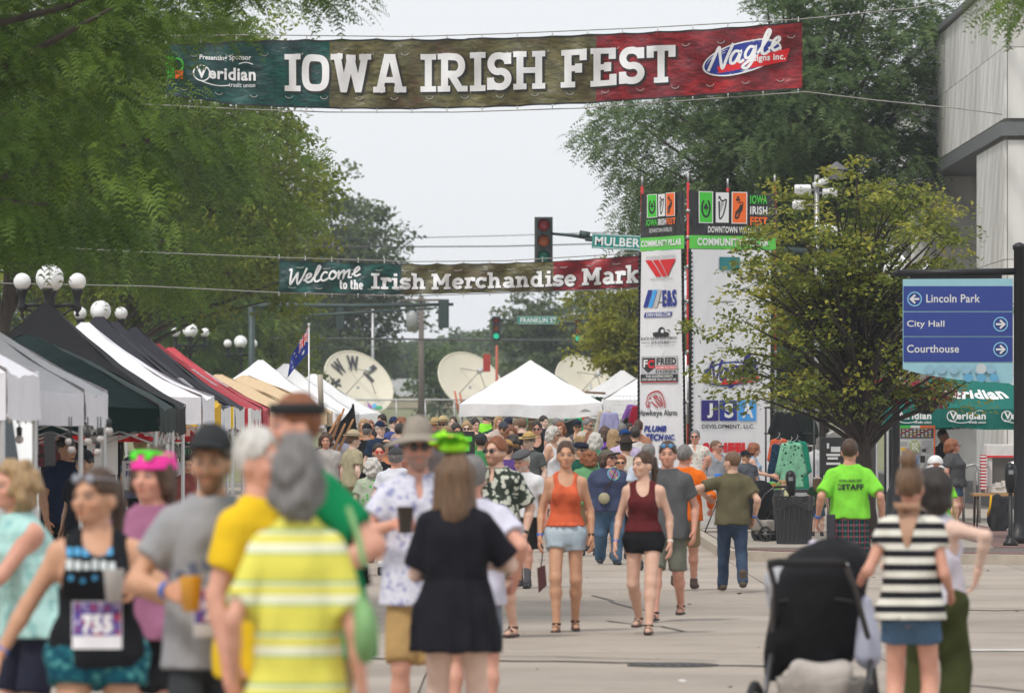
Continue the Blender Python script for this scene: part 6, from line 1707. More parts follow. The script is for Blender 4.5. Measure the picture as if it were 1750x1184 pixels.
for s_ in(-1,1):
    MB().prism([(1.35,1.72),(1.75,2.30),(2.6,2.34),(2.6,1.72)],-.012,.012,M=Matrix(((0,1,0),(1,0,0),(0,0,1)))).build('side_window',Mgl,vn).location=(s_*1.025,0,0)
    w=MB(); w.lathe([(.001,-.11),(.2,-.11),(.34,-.1),(.36,-.06),(.36,.06),(.34,.1),(.2,.11),(.001,.11)],(s_*.9,.95,.36),22,M=Matrix.Rotation(rad(90),3,'Y')); w.build('tyre',Mtyre,vn)
    w=MB(); w.lathe([(.001,-.11),(.2,-.11),(.34,-.1),(.36,-.06),(.36,.06),(.34,.1),(.2,.11),(.001,.11)],(s_*.9,4.6,.36),22,M=Matrix.Rotation(rad(90),3,'Y')); w.build('tyre',Mtyre,vn)
    h=MB(); h.prism([(s_*.62,.95),(s_*.98,1.0),(s_*.99,1.40),(s_*.78,1.30),(s_*.60,1.12)],-.03,.05); h.build('headlight',mat('headlight_glass',(.35,.36,.38),.1,.5),vn)
    h=MB(); h.prism([(s_*.90,1.02),(s_*.985,1.03),(s_*.985,1.30),(s_*.93,1.22)],-.045,.02); h.build('turn_signal',mat('amber_lens',(.65,.12,.01),.2),vn)
    h=MB(); h.lathe([(.001,-.02),(.10,-.02),(.12,.02),(.001,.03)],(s_*.78,-.03,.72),16,M=Matrix.Rotation(rad(90),3,'X')); h.build('fog_light',mat('headlight_glass',(.35,.36,.38),.1,.5),vn)
    m=MB(); m.tube([(s_*1.02,1.4,1.85),(s_*1.10,1.32,1.86)],.02,6); m.box((s_*1.13,1.30,1.92),(.10,.12,.34)); m.build('mirror',Mblk,vn,bevel=.02)
m=MB(); m.box((0,-.05,.60),(2.0,.16,.28)); m.build('bumper',Mblk,vn,bevel=.04); m=MB(); m.box((0,-.012,1.02),(1.15,.03,.34)); m.build('grille',Mblk,vn)
MB().tube([(-.7,.96,1.72),(.1,1.02,1.80)],.012,5).build('wiper',Mblk,vn)

vn.scale=(1,1,.88); vn.rotation_euler=(0,0,rad(5.5))
# ---------------------------------------------------------------- under the left tents
def poster(px,py,d,w,h,mback,lines,name,label,cat,stand=True):
    c=P(px,py,d); t=empty(name,(c.x,c.y,0),0,label,cat); MB().box((0,0,c.z),(w,.03,h)).build('board',mback,t)
    if stand:
        for s_ in(-1,1): MB().tube([(s_*w*.45,.02,0),(s_*w*.45,.02,c.z+h*.5)],.014,6).build('leg',M_alu,t)
    if lines:
        pr=Print(lambda u,v,o:(u,-.018-o,c.z+v),step=.001)
        for txt,x0,x1,y0,y1,m_ in lines: pr.text(txt,x0*w/2,x1*w/2,y0*h/2,y1*h/2,m_,.03)
        pr.build('lettering',t)
    return t
poster(328,778,80,.36,.34,flat('board_black',(.02,.02,.02)),[('NORTH OF',-.8,.8,.62,.85,W_),('4TH &',-.7,.8,.05,.52,mat('chalk_green',(.15,.6,.3))),('LAFAYETTE',-.9,.9,-.62,-.08,mat('chalk_green',(.15,.6,.3)))],'chalk_sign','black chalk sign with green lettering under the white tent','sign')
c=P(205,740,77); t=empty('stall_banner',(c.x,c.y,0),0,'long red stall banner with pale letters hanging under the black tents','banner'); w=(352-76)/PPM(77)
MB().grid(lambda u,v:(-w/2+w*u,.02*sin(u*20),c.z-.12+.26*v),30,2).build('cloth',cloth('stall_red',(.42,.012,.02)),t)
pr=Print(lambda u,v,o:(u,-.05-o,v),step=.001); pr.text('JAMAICAN',-.35,1.10,c.z-.09,c.z+.13,mat('letter_pink',(.62,.40,.38)),.06); pr.build('lettering',t)
for s_ in(-1,1): MB().tube([(s_*w/2,.04,0),(s_*w/2,.04,c.z+.15)],.02,6).build('leg',M_alu,t)
poster(225,812,66,.22,.34,flat('board_white',(.7,.7,.7)),[('TW',-.6,.2,.45,.8,B_),('FR',-.6,.1,-.1,.3,B_)],'paper_sign','small white paper sign with blue lettering behind the pink headband','sign')
poster(88,765,75,.55,.5,flat('board_maroon',(.12,.008,.015)),[('TORTU',-.9,.9,.1,.6,mat('letter_red',(.6,.06,.06)))],'menu_board','dark red menu board at the back of the left tents','sign')
poster(175,770,74,.40,.62,flat('board_white2',(.62,.60,.58)),[('B',-.6,-.2,.3,.55,DR),('E',-.6,-.25,-.2,.05,DR)],'menu_board','pale menu board behind the hanging bulbs','sign')
# stall backdrops: added black sheet stands in for the dark interior; low grey wall
for (x0,x1,d,z1,c_,lb) in ((60,205,78,1.95,(.015,.014,.014),'added black sheet standing in for the dark interior of the left stalls'),(205,330,98,1.2,(.30,.30,.29),'low grey barrier wall behind the left stalls')):
    m=MB(); m.grid(lambda u,v:(GX(x0,d)+(GX(x1,d)-GX(x0,d))*u,d+.05*sin(u*30),z1*v),40,2); o=m.build('stall_backdrop',cloth('wall_%d'%x0,c_)); tag(o,lb,'wall'); so=o.modifiers.new('s','SOLIDIFY'); so.thickness=.03
k=0
for (px,py,d,desc) in ((118,752,50,'left end of'),(122,766,50,'lowest bulb at the left of'),(150,752,50,'second bulb from the left of'),(172,748,49,'bulb between the poles in'),(186,734,48,'highest, rightmost bulb of'),(167,770,49,'lowest bulb on the right of'),(33,748,46,'lone bulb beside the van under')):
    c=P(px,py,d); t=empty('hanging_bulb',c,0,'clear hanging bulb, '+desc+' the dark string under the white tents','light bulb','string of clear bulbs')
    MB().tube([(0,0,.05),(0,0,GZ(712,d)-c.z)],.006,5).build('cord',Mblk,t); MB().lathe([(.001,.0),(.022,0),(.024,.06),(.012,.07),(.001,.07)],(0,0,.02),10).build('socket',Mblk,t)
    MB().ball((0,0,-.012),.036,12).build('bulb',mat('bulb_glass',(.42,.38,.36),.08,0,.1,3,spec=.9),t)
# parking meters
def meter(px,d,ptop,label,twin=False):
    zt=GZ(ptop,d); b=.13 if px>1300 else 0.0; t=empty('parking_meter',(GX(px,d),d,b),0,label,'parking meter'); zt-=b
    m=MB(); m.lathe([(.001,0),(.11,0),(.11,.05),(.05,.10),(.035,.14),(.032,zt-.45),(.001,zt-.45)],(0,0,0),12); m.build('pole',M_iron,t)
    for s_ in((-.10,.10) if twin else (0,)):
        m=MB(); m.lathe([(.001,-.45),(.05,-.44),(.075,-.34),(.085,-.20),(.082,-.08),(.055,-.02),(.001,0)],(s_,0,zt),14); m.build('head',M_iron,t)
        MB().box((s_,-.078,zt-.14),(.07,.02,.06)).build('window',mat('meter_glass',(.25,.26,.27),.1),t)
    if twin: MB().tube([(-.1,0,zt-.46),(.1,0,zt-.46)],.02,6).build('yoke',M_iron,t)
meter(1727,82.5,790,'black parking meter standing in front of the way-finding sign post')
meter(1351,90,803,'black parking meter between the trash can and the green dress')
meter(203,90,748,'dark parking meter seen through the stalls at the left')

# ---------------------------------------------------------------- corner props on the right
dT=83.6; tc=empty('trash_can',(GX(1356,dT),dT,.13),0,'large dark grey trash can lined with a black bag beside the staff man','trash can')
m=MB(); zt=GZ(850,dT)-.13; m.lathe([(.001,0),(.245,0),(.25,.03),(.285,zt-.04),(.30,zt-.03),(.30,zt),(.28,zt),(.27,zt-.2),(.001,zt-.3)],(0,0,0),32)
for a_ in range(0,360,15): m.tube([(.262*cos(rad(a_)),.262*sin(rad(a_)),.06),(.292*cos(rad(a_)),.292*sin(rad(a_)),zt-.15)],.004,4)
m.build('barrel',mat('can_plastic',(.035,.037,.042),.6),tc)
m=MB(); m.grid(lambda u,v:((.305+.012*sin(u*90)+.01*sin(u*37))*cos(2*pi*u)*(1-.02*v),(.305+.012*sin(u*90)+.01*sin(u*37))*sin(2*pi*u),zt+.015-v*(.16+.05*sin(u*23))),90,6); m.grid(lambda u,v:((.305-.06*v)*cos(2*pi*u),(.305-.06*v)*sin(2*pi*u),zt+.015+.012*sin(u*60)-v*.08),90,3); m.build('bag_liner',mat('bag_black',(.012,.012,.013),.18,0,.1,20,.9,.02,spec=.7),tc)
t=empty('waste_bin',(GX(1310,86),86,.13),0,'lower black waste bin just left of the large trash can','trash can'); m=MB(); m.lathe([(.001,0),(.20,0),(.24,.72),(.26,.73),(.26,.76),(.23,.76),(.22,.6),(.001,.5)],(0,0,0),24); m.build('barrel',Mblk,t); MB().lathe([(.262,.60),(.268,.77),(.24,.78),(.001,.70)],(0,0,0),24).build('bag_liner',mat('bag_black',(.012,.012,.013),.18),t)
# clear rubbish bag on a blue folding frame
t=empty('rubbish_bag',(GX(1212,96),96,.13),0,'clear plastic rubbish bag hung on a frame by the flamingo shirt','rubbish bag'); m=MB(); 
m.grid(lambda u,v:((.13+.10*v-.06*v*v+.012*sin(u*31+v*4))*cos(2*pi*u),(.13+.10*v+.012*sin(u*31))*sin(2*pi*u),.88-.84*v),40,12); m.build('bag',mat('plastic_clear',(.50,.49,.47),.25,0,.2,9,.8,.03,spec=.7),t)
t=empty('folding_chair',(GX(1219,93),93,.13),0,'blue folding camp chair leaning beside the clear rubbish bag','chair')
m=MB(); m.grid(lambda u,v:(.02+.16*u+.10*v*(1-u),-.05+.25*u,.95-.9*v*.9),6,8); o=m.build('seat',cloth('chair_blue',S(35,120,225)),t); so=o.modifiers.new('s','SOLIDIFY'); so.thickness=.02
for a_,b_ in (((-.14,0,0),(.12,.1,.62)),((.2,0,0),(-.02,.1,.7)),((-.14,0,.01),(.2,0,.01))): MB().tube([a_,b_],.011,6).build('leg',Mblk,t)

def stroller(loc,rz,label,s=1.0,canopy=(.014,.014,.016),big=True):
    t=empty('stroller',loc,rz,label,'stroller'); Mc=cloth('stroller_fabric',canopy,rough=.8,folds=.8); Mf=mat('stroller_frame',(.09,.09,.095),.35,.6)
    v=lambda *p:tuple(a_*s for a_ in p)
    # pushed away from us: handle nearest (-y), canopy domes over the seat (+y)
    N_=Net((-.34,-.5,.35),(.34,.55,1.16),.022)
    N_.u(loft([(.46,.20,.16,-.06,.06),(.60,.245,.19,-.05,.04),(.80,.252,.21,-.03,.0),(.94,.245,.25,.0,.02),(1.02,.215,.25,.02,.05),(1.08,.155,.20,.03,.07),(1.115,.07,.09,.04,.07)],.46,1.115,0,None,2.15)); N_.u(rc((-.20,-.05,.62),(-.36,.12,.30),.07,.05),.06); N_.u(rc((-.15,.0,1.0),(.17,.0,1.0),.05),.03); N_.wob(.007,(18,18,16),3)
    V,F=N_.mesh(); np_mesh('canopy',V*s,F,Mc,t)
    m=MB(); m.tube([v(-.20,-.17,.80),v(0,-.20,.83),v(.19,-.17,.80)],.008,6); m.build('piping',mat('stroller_trim',(.03,.03,.033),.6),t)
    for sx in(-1,1):
        MB().tube([v(sx*.20,-.46,1.0),v(sx*.21,-.26,.88),v(sx*.26,-.05,.55),v(sx*.25,.25,.18)],.016*s,8).build('frame_tube',Mf,t)
        MB().tube([v(sx*.26,-.02,.58),v(sx*.28,-.34,.16)],.016*s,8).build('frame_tube',Mf,t)
        for y_,r_ in((-.34,.20 if big else .15),(.30,.15)):
            w=MB(); c=v(sx*.30,y_,r_)
            w.tube([(c[0],c[1]+r_*s*.86*cos(2*pi*k/24),c[2]+r_*s*.86*sin(2*pi*k/24)) for k in range(25)],.022*s,8,cap=False); w.build('tyre',Mtyre,t)
            w=MB(); w.lathe([(.001,-.02*s),(.04*s,-.02*s),(.04*s,.02*s),(.001,.02*s)],c,10,M=Matrix.Rotation(rad(90),3,'Y'))
            for k in range(6): w.tube([c,(c[0],c[1]+r_*s*.8*cos(k*pi/3),c[2]+r_*s*.8*sin(k*pi/3))],.007*s,4)
            w.build('wheel_hub',mat('hub_grey',(.12,.12,.12)),t)
    MB().tube([v(-.20,-.46,1.0),v(-.15,-.48,1.01),v(.15,-.48,1.01),v(.20,-.46,1.0)],.022*s,10).build('handle',mat('foam_black',(.015,.015,.015),.9),t)
    MB().tube([v(-.30,-.34,.15),v(.30,-.34,.15)],.014*s,8).build('axle',Mf,t)
    N_=Net((-.3,-.4,.10),(.3,.3,.5),.02); N_.u(loft([(.20,.20,.20,0,-.06),(.30,.22,.23,0,-.06),(.40,.23,.23,0,-.06)],.20,.40,0,None,3)); N_.wob(.006,(22,22,20),5); V,F=N_.mesh(); np_mesh('basket',V*s,F,cloth('basket_mesh',(.33,.30,.27) if big else (.03,.03,.03)),t)
    return t
ds=31.6; stroller((GX(1408,ds),ds,GR(ds)),rad(-14),'large black stroller pushed by the woman in the striped top',1.06)
stroller((GX(1300,85.5),85.5,.13),rad(50),'small black stroller parked beside the large trash can',.82,big=False)
def sdf_thing(name,label,cat,loc,prims,m,res=.015,wob=None,parent=None,**kw):
    lo=np.min([p[0] for p,_ in prims],0)-.05; hi=np.max([p[1] for p,_ in prims],0)+.05; N_=Net(lo,hi,res)
    for p,k_ in prims: N_.u(p,k_)
    if wob: N_.wob(*wob)
    V,F=N_.mesh(); o=np_mesh(name,V,F,m,parent); o.location=loc; return tag(o,label,cat,**kw)
sdf_thing('folded_jacket','pale grey jacket bundled over the left side of the large stroller','jacket',(GX(1332,ds),ds+.05,GZ(1010,ds)),[(el((0,0,.08),(.07,.08,.09)),0),(el((-.02,0,-.02),(.05,.08,.12)),.05),(el((.04,-.02,.02),(.05,.06,.08)),.05)],cloth('jacket_grey',(.42,.42,.45)),wob=(.010,(40,40,34),4))
sdf_thing('plush_toy','purple and white plush toy riding on top of the large stroller','toy',(GX(1400,ds),ds+.05,GZ(943,ds)),[(el((0,0,.0),(.05,.05,.05)),0),(el((.07,0,.0),(.05,.04,.035)),.03),(el((-.03,0,.04),(.03,.03,.03)),.02)],cloth('toy_purple',(.30,.20,.55),'blotch',(.55,.50,.60),(.62,.40,.52)))
sdf_thing('blue_blanket','rolled bright blue blanket tucked at the left of the large stroller','blanket',(GX(1334,ds),ds-.02,GZ(1062,ds)),[(rc((0,0,.10),(.01,0,-.08),.035),0)],cloth('blanket_blue',(.03,.07,.45)))
sdf_thing('changing_bag','pale lilac shopping bag hanging on the right of the large stroller','bag',(GX(1478,ds),ds-.1,GZ(1080,ds)),[(rc((0,0,.18),(.01,0,-.12),.04,.075),0)],cloth('bag_lilac',(.45,.47,.58)),wob=(.006,(30,30,10),4))
sdf_thing('storage_box','pale grey folded blanket lying in the stroller basket','blanket',(GX(1398,ds),ds-.22,GZ(1146,ds)),[(rc((-.11,0,0),(.11,0,0),.07),0),(rc((-.11,0,-.06),(.11,0,-.06),.07),.04)],cloth('blanket_pale',(.48,.44,.41)),wob=(.008,(20,20,20),4))

# clothes rack with hanging garments
rk=empty('clothes_rack',(GX(1350,99),99,.13),0,'black rack of hanging clothes behind the trash can','clothes rack')
for sx in(-.42,.42): MB().tube([(sx,0,0),(sx,0,2.05)],.016,8).build('upright',Mblk,rk)
for z in(2.05,1.60): MB().tube([(-.45,0,z),(.45,0,z)],.014,8).build('rail',Mblk,rk)
def garment(px,pt,pb,d,w,m_,label,kind='dress',rz=0,name='hanging_garment'):
    zt=GZ(pt,d); zb=GZ(pb,d); h=zt-zb; N_=Net((-w*1.3,-.2,-h-.05),(w*1.3,.2,.06),.014)
    N_.u(loft([(-h,w*.62,.045,0,0),(-h*.5,w*.50,.05,0,0),(-.12,w*.44,.05,0,0),(-.03,w*.36,.045,0,0),(0,.04,.03,0,0)],-h,0,0,(.07,11)))
    for s_ in(-1,1): N_.u(rc((s_*w*.36,0,-.06),(s_*w*.62,0,-min(h*.7,.52)),.045,.05),.03)
    N_.cut(el((0,-.0,.01),(.07,.08,.045))); N_.wob(.004,(36,36,12),int(px)); V,F=N_.mesh()
    o=empty(name,(GX(px,d),d,zt),rz,label,'garment','clothes hanging on the racks'); np_mesh('cloth',V,F,m_,o)
    MB().tube([(-.2,0,-.07),(-.02,0,.0),(0,0,.03),(.02,0,.07),(.0,0,.09)],.005,5).build('hanger',mat('hanger_white',(.5,.5,.5)),o); MB().tube([(.02,0,.0),(.2,0,-.07)],.005,5).build('hanger',mat('hanger_white',(.5,.5,.5)),o)
garment(1352,755,832,97,.36,cloth('dress_green',(.22,.50,.33),'sparse',(.01,.06,.04),(.02,.10,.06),scale=.9),'pale green dress with a dark leaf print hanging in front of the clothes rack')
garment(1362,752,836,98.3,.34,cloth('dress_teal',(.02,.28,.17)),'teal green garment hanging just behind the pale green dress')
garment(1334,757,842,98.6,.30,cloth('coat_navy',(.02,.05,.09),'sparse',(.03,.12,.2),(.02,.09,.10)),'dark blue patterned garment at the left end of the rack')
garment(1331,748,800,98.9,.26,cloth('vest_orange',(.65,.12,.05)),'bright orange-red garment squeezed at the left of the rack')
garment(1343,702,752,99,.42,cloth('jacket_black',(.02,.022,.024)),'black track jacket hanging above the pale green dress')
garment(1372,702,760,99.2,.38,cloth('jacket_black2',(.022,.03,.026)),'black jacket with a green stripe at the right end of the rack')
# black board cabinet, smoker hood
cb=empty('display_board',(GX(1441,95),95,.13),0,'black display cabinet with pinned papers beside the small tree trunk','cabinet')
w=(1480-1401)/PPM(95); zt=GZ(747,95)-.13; zb=GZ(812,95)-.13
MB().box((0,.1,(zt+zb)/2),(w,.2,zt-zb)).build('cabinet',Mblk,cb,bevel=.01)
for sx in(-1,1): MB().tube([(sx*w*.45,.1,0),(sx*w*.45,.1,zb)],.02,6).build('leg',Mblk,cb)
for px,y0,y1,x2 in((1413,757,766,1417),(1420,763,772,1436),(1412,775,779,1436),(1414,781,785,1432),(1412,790,794,1436)):
    MB().box(((px+x2)/2/1.0*0+GX((px+x2)/2,95)-GX(1441,95),-.012,GZ((y0+y1)/2,95)-.13),((x2-px)/PPM(95),.01,(y1-y0)/PPM(95))).build('paper',mat('paper_white',(.6,.6,.6)),cb)
hd=empty('smoker_hood',(GX(1455,97),97,.13),0,'stainless smoker hood showing above the black cabinet','smoker'); m=MB(); m.prism([(-.42,1.42),(.30,1.42),(.42,1.50),(.40,1.62),(-.25,1.70),(-.42,1.60)],-.3,.3); m.build('hood',mat('steel_brushed',(.40,.39,.37),.35,.6),hd,bevel=.02); MB().box((0,0,.72),(.8,.55,1.4)).build('cabinet',mat('smoker_dark',(.05,.05,.05)),hd)
# white railings and bundled gear behind the rack
rl_=empty('hand_rail',(GX(1395,118),118,.13),0,'pale looped metal rail behind the dark tree trunk','railing')
for k in range(3): MB().tube([(-.3+k*.02,.4*k,0),(-.3,.4*k,1.2),(-.2,.4*k,1.32),(.25,.4*k,1.3),(.32,.4*k,1.2),(.32,.4*k,0)],.022,8).build('rail',mat('rail_white',(.6,.6,.58)),rl_)
sdf_thing('covered_cart','heap of white wrapped goods behind the clothes rack','goods',(GX(1388,110),110,.13),[(el((0,0,.45),(.32,.3,.5)),0),(el((.1,0,.95),(.22,.2,.3)),.1),(el((-.15,0,1.0),(.15,.2,.25)),.1)],mat('wrap_white',(.60,.60,.60),.35,0,.2,9,.8,.03),res=.03,wob=(.02,(16,16,14),3))
# light tower with white floodlights above the tree
lt_=empty('light_tower',(GX(1396,116),116,.13),0,'grey mast with white floodlights and a camera showing through the small tree','light tower')
zt=GZ(285,116); MB().tube([(0,0,0),(0,0,zt-.3)],.05,8).build('mast',Mgal,lt_)
for (px,py,s_) in((1372,325,.34),(1418,330,.30),(1366,350,.28),(1412,392,.30),(1432,395,.26)):
    m=MB(); c=P(px,py,116)-Vector(lt_.location); m.box(c,(s_,.22,s_*.55),rot=Matrix.Rotation(rad(20),3,'X')); m.build('floodlight',mat('floodlight_white',(.70,.70,.70),.4),lt_,bevel=.03); MB().tube([c,Vector((0,0,c.z))],.02,5).build('bracket',Mgal,lt_)
c=P(1430,290,116)-Vector(lt_.location); m=MB(); m.lathe([(.24,0),(.02,.16)],c,4); m.lathe([(.14,-.2),(.14,0)],c,8); m.tube([c+Vector((0,0,-.1)),Vector((0,0,c.z-.3))],.03,6); m.build('lamp_cap',mat('cap_grey',(.12,.12,.13)),lt_)
c=P(1400,313,116)-Vector(lt_.location); m=MB(); m.tube([c+Vector((-.12,-.1,-.05)),c+Vector((.16,0,.06))],[.055,.07],10); m.build('camera_housing',mat('floodlight_white',(.70,.70,.70),.4),lt_)
sp=empty('spotlight',(GX(1398,100),100,.13),0,'black and white spotlight on a stand showing in the middle of the small tree','spotlight'); c=P(1386,507,100)-Vector(sp.location); m=MB(); m.tube([c+Vector((-.16,-.05,.02)),c],[.10,.09],12,mi=1); m.tube([c,c+Vector((.20,.05,-.03))],[.095,.06],12,mi=0); m.build('lamp_head',[Mblk,mat('floodlight_white',(.70,.70,.70),.4)],sp); MB().tube([c+Vector((.15,.03,-.05)),(.05,0,0)],.02,6).build('stand',Mblk,sp)
# map board
mb=empty('map_board',(GX(1566,101),101,.13),0,'upright printed festival map board with an orange right edge','map board'); w=(1598-1534)/PPM(101); zc=(GZ(727,101)+GZ(806,101))/2-.13; hh=(806-727)/PPM(101)
MB().box((0,.02,zc),(w,.04,hh)).build('panel',mat('map_paper',(.58,.58,.57)),mb)
pr=Print(lambda u,v,o:(u*w/2,-.004-o,zc+v*hh/2),step=.001)
for x0,x1,m_ in((-1,-.3,G_),(-.3,.2,W_),(.2,1,O_)): pr.rect(x0,x1,.90,1.0,m_)
pr.rect(.93,1.0,-1,.9,O_); pr.rect(-1,.92,.46,.88,mat('map_dark',(.06,.06,.065)))
for k in range(9):
    for j in range(5): pr.rect(-.95+k*.2,-.95+k*.2+.12,.82-j*.075,.85-j*.075,[W_,Y_,W_,R_,W_][(k+j)%5])
pr.poly([(-.35,-.15),(.15,-.15),(.15,.35),(-.35,.35)],mat('map_green',(.32,.38,.16))); pr.stroke([(-.35,-.15),(.15,.35)],.03,W_); pr.stroke([(-.35,.35),(.15,-.15)],.03,W_); pr.ring(-.1,.1,.14,.14,.03,W_)
rb=random.Random(5)
for k in range(26): x=rb.uniform(-.9,.8); y=rb.uniform(-.95,.35); 
for (x0,x1,y0,y1,m_) in((.30,.85,.05,.36,GR_),(.3,.5,-.15,.0,K_),(.6,.85,-.1,.02,GR_),(-.9,-.5,.1,.3,GR_),(-.85,-.6,-.1,.05,Y_),(-.3,.1,-.7,-.3,LB_),(.2,.45,-.6,-.3,K_),(.55,.85,-.7,-.35,GR_),(-.9,-.45,-.65,-.3,GR_),(-.8,-.5,-.95,-.75,K_),(.1,.6,-.95,-.8,GR_)): pr.rect(x0,x1,y0,y1,m_)
pr.build('print',mb)
for sx in(-1,1): MB().tube([(sx*w*.45,.03,0),(sx*w*.45,.03,zc)],.018,6).build('leg',Mblk,mb)
# table with popcorn machine, jacket and backpack
tb=empty('folding_table',(GX(1712,94),94,.13),0,'wooden-topped table with thin dark legs holding the popcorn machine','table'); zt=GZ(845,94)-.13
MB().box((0,.2,zt),(.96,.7,.05)).build('table_top',mat('table_wood',(.45,.26,.12),.6),tb,bevel=.006)
for sx in(-.42,.42):
    for y in(-.1,.5): MB().tube([(sx,y,0),(sx*.95,y,zt)],.016,6).build('leg',mat('leg_brown',(.06,.035,.025)),tb)
pm=empty('popcorn_machine',(GX(1722,94),94,GZ(842,94)),0,'white popcorn machine with a glass case and red stripe','popcorn machine'); hm=.80; w=.66
MB().box((0,.25,.05),(w,.5,.10)).build('base',mat('machine_white',(.66,.65,.63)),pm,bevel=.01); MB().box((0,.25,hm-.11),(w+.05,.54,.22)).build('hood',mat('machine_white',(.66,.65,.63)),pm,bevel=.012); MB().box((0,-.032,hm-.2),(w+.052,.01,.03)).build('stripe',R_,pm)
for sx in(-1,1): MB().box((sx*(w/2-.04),.02,hm/2),(.07,.05,hm-.2)).build('frame_post',mat('machine_white',(.66,.65,.63)),pm)
MB().box((0,.05,hm/2-.02),(w-.1,.01,hm-.35)).build('glass_pane',mat('case_glass',(.10,.09,.085),.06,0,.2,3,spec=.9),pm); MB().lathe([(.001,-.08),(.09,-.07),(.11,.0),(.1,.06),(.001,.09)],(.1,.0,.45),14).build('kettle',mat('steel_bright',(.5,.5,.5),.3,.8),pm)
m=MB(); 
for k in range(3): m.box((-.15+.1*k,0,.13+.03*(k%2)),(.11,.05,.09))
m.build('carton',mat('carton_white',(.65,.62,.58)),pm)
MB().box((-w/2-.075,.0,hm/2-.06),(.085,.3,hm*.72)).build('side_column',cloth('column_stripes',(.5,.02,.02),'stripes',(.75,.75,.75),scale=6),pm)
sdf_thing('draped_jacket','black jacket with a yellow stripe draped over the table front','jacket',(GX(1705,93.7),93.6,GZ(880,93.7)),[(rc((-.02,0,.26),(0,0,-.24),.09,.13),0),(rc((.10,0,.26),(.12,0,-.15),.05,.07),.05)],cloth('jacket_grey_black',(.035,.036,.038)),wob=(.006,(30,30,20),2))
tag(MB().tube([P(1694,846,93.3),P(1692,866,93.25),P(1688,880,93.3)],.018,6).build('scarf',cloth('scarf_yellow',(.72,.40,.02))),'narrow yellow scarf lying over the black draped jacket','scarf')
sdf_thing('backpack','black and yellow backpack on the ground under the table','backpack',(GX(1702,93.9),93.9,.14),[(el((0,0,.2),(.15,.12,.2)),0),(el((.05,-.08,.12),(.1,.07,.11)),.04)],cloth('pack_black',(.03,.03,.03)),wob=(.005,(30,30,20),2))
br=empty('bike_rack',(GX(1662,101),101,.13),0,'grey hoop-shaped bike rack behind the table','bike rack')
for k in range(2): MB().tube([(-.16+.22*k,.3*k,0),(-.16+.22*k,.3*k,.9),(-.1+.22*k,.3*k,1.02),(.05+.22*k,.3*k,1.05),(.12+.22*k,.3*k,.95),(.12+.22*k,.3*k,0)],.026,8).build('hoop',Mgal,br)
# children's table
t=empty('picnic_table',(GX(1390,91),91,.13),0,'dark low picnic table behind the trash can','table'); MB().box((0,0,.70),(1.4,.7,.05)).build('table_top',mat('table_dark',(.04,.04,.045)),t)
for sx in(-.6,.6): MB().tube([(sx,-.3,0),(sx,.3,.7)],.025,6).build('leg',Mblk,t); MB().tube([(sx,.3,0),(sx,-.3,.7)],.025,6).build('leg',Mblk,t)

# ---------------------------------------------------------------- merchandise by the middle tents
gw=empty('wire_grid_panel',(GX(1070,118),118,0),0,'wire grid panel hung with goods at the left edge of the sponsor pillar','display rack'); x0,x1=GX(1047,118)-gw.location.x,GX(1096,118)-gw.location.x; z0,z1=.1,GZ(676,118)
m=MB()
for k in range(9): x=x0+(x1-x0)*k/8; m.tube([(x,0,z0),(x,0,z1)],.006,4)
for k in range(26): z=z0+(z1-z0)*k/25; m.tube([(x0,0,z),(x1,0,z)],.006,4)
m.build('grid',mat('grid_white',(.62,.62,.62)),gw)
for (px,pt,pb,d,w_,c_,lb) in ((1034,700,752,117.5,.17,(.50,.44,.36),'beige top hanging at the left of the grid panel'),(1042,703,758,117.3,.20,(.38,.38,.62),'lavender top hanging beside the beige one'),(1085,690,726,117,.22,(.22,.09,.36),'purple hanging shirt near the pillar edge'),(1079,712,745,116.8,.18,(.012,.012,.012),'black hanging shirt below the purple one'),(1091,692,730,116.6,.16,(.30,.01,.03),'dark red hanging shirt touching the pillar edge'),(1088,726,752,116.5,.16,(.55,.58,.72),'pale blue hanging shirt low by the pillar'),
   (999,676,690,136,.30,(.0,.28,.16),'green hanging shirt on the wooden rail behind the tents'),(1015,677,692,136,.32,(.015,.04,.03),'dark green hanging shirt on the same wooden rail'),
   (905,712,740,126,.22,(.02,.45,.22),'green shirt hanging at the back of the middle tent'),(980,712,752,126,.25,(.01,.40,.16),'long green shirt hanging at the right side of the middle tent'),(975,715,748,125.6,.16,(.02,.025,.022),'black cap and shirt column beside the long green shirt'),(996,710,728,127,.18,(.6,.10,.03),'orange and green shirt hanging high in the middle tent')):
    garment(px,pt,pb,d,w_*1.6,cloth('g_%d_%d'%(px,pt),c_),lb)
tag(MB().tube([P(982,668,136),P(1000,670,136),P(1035,672,136)],.03,6).build('wooden_rail',mat('rail_wood',(.28,.15,.08))),'thin wooden rail carrying green shirts behind the middle tent','rail')
pp=empty('sign_easel',(GX(786,88),88,0),0,'black framed easel sign with white and green lettering in the crowd','sign'); zc=GZ(760,88); MB().box((0,0,zc),(.46,.03,.42)).build('board',mat('easel_black',(.02,.02,.02)),pp); pr=Print(lambda u,v,o:(u,-.018-o,zc+v),step=.001); pr.text('IN',-.18,-.06,-.06,.12,W_,.05); pr.rect(-.04,.19,.05,.13,G_); pr.rect(-.04,.15,-.10,.0,G_); pr.build('lettering',pp)
for sx in(-1,1): MB().tube([(sx*.22,0,0),(sx*.2,0,zc)],.012,6).build('leg',Mblk,pp)
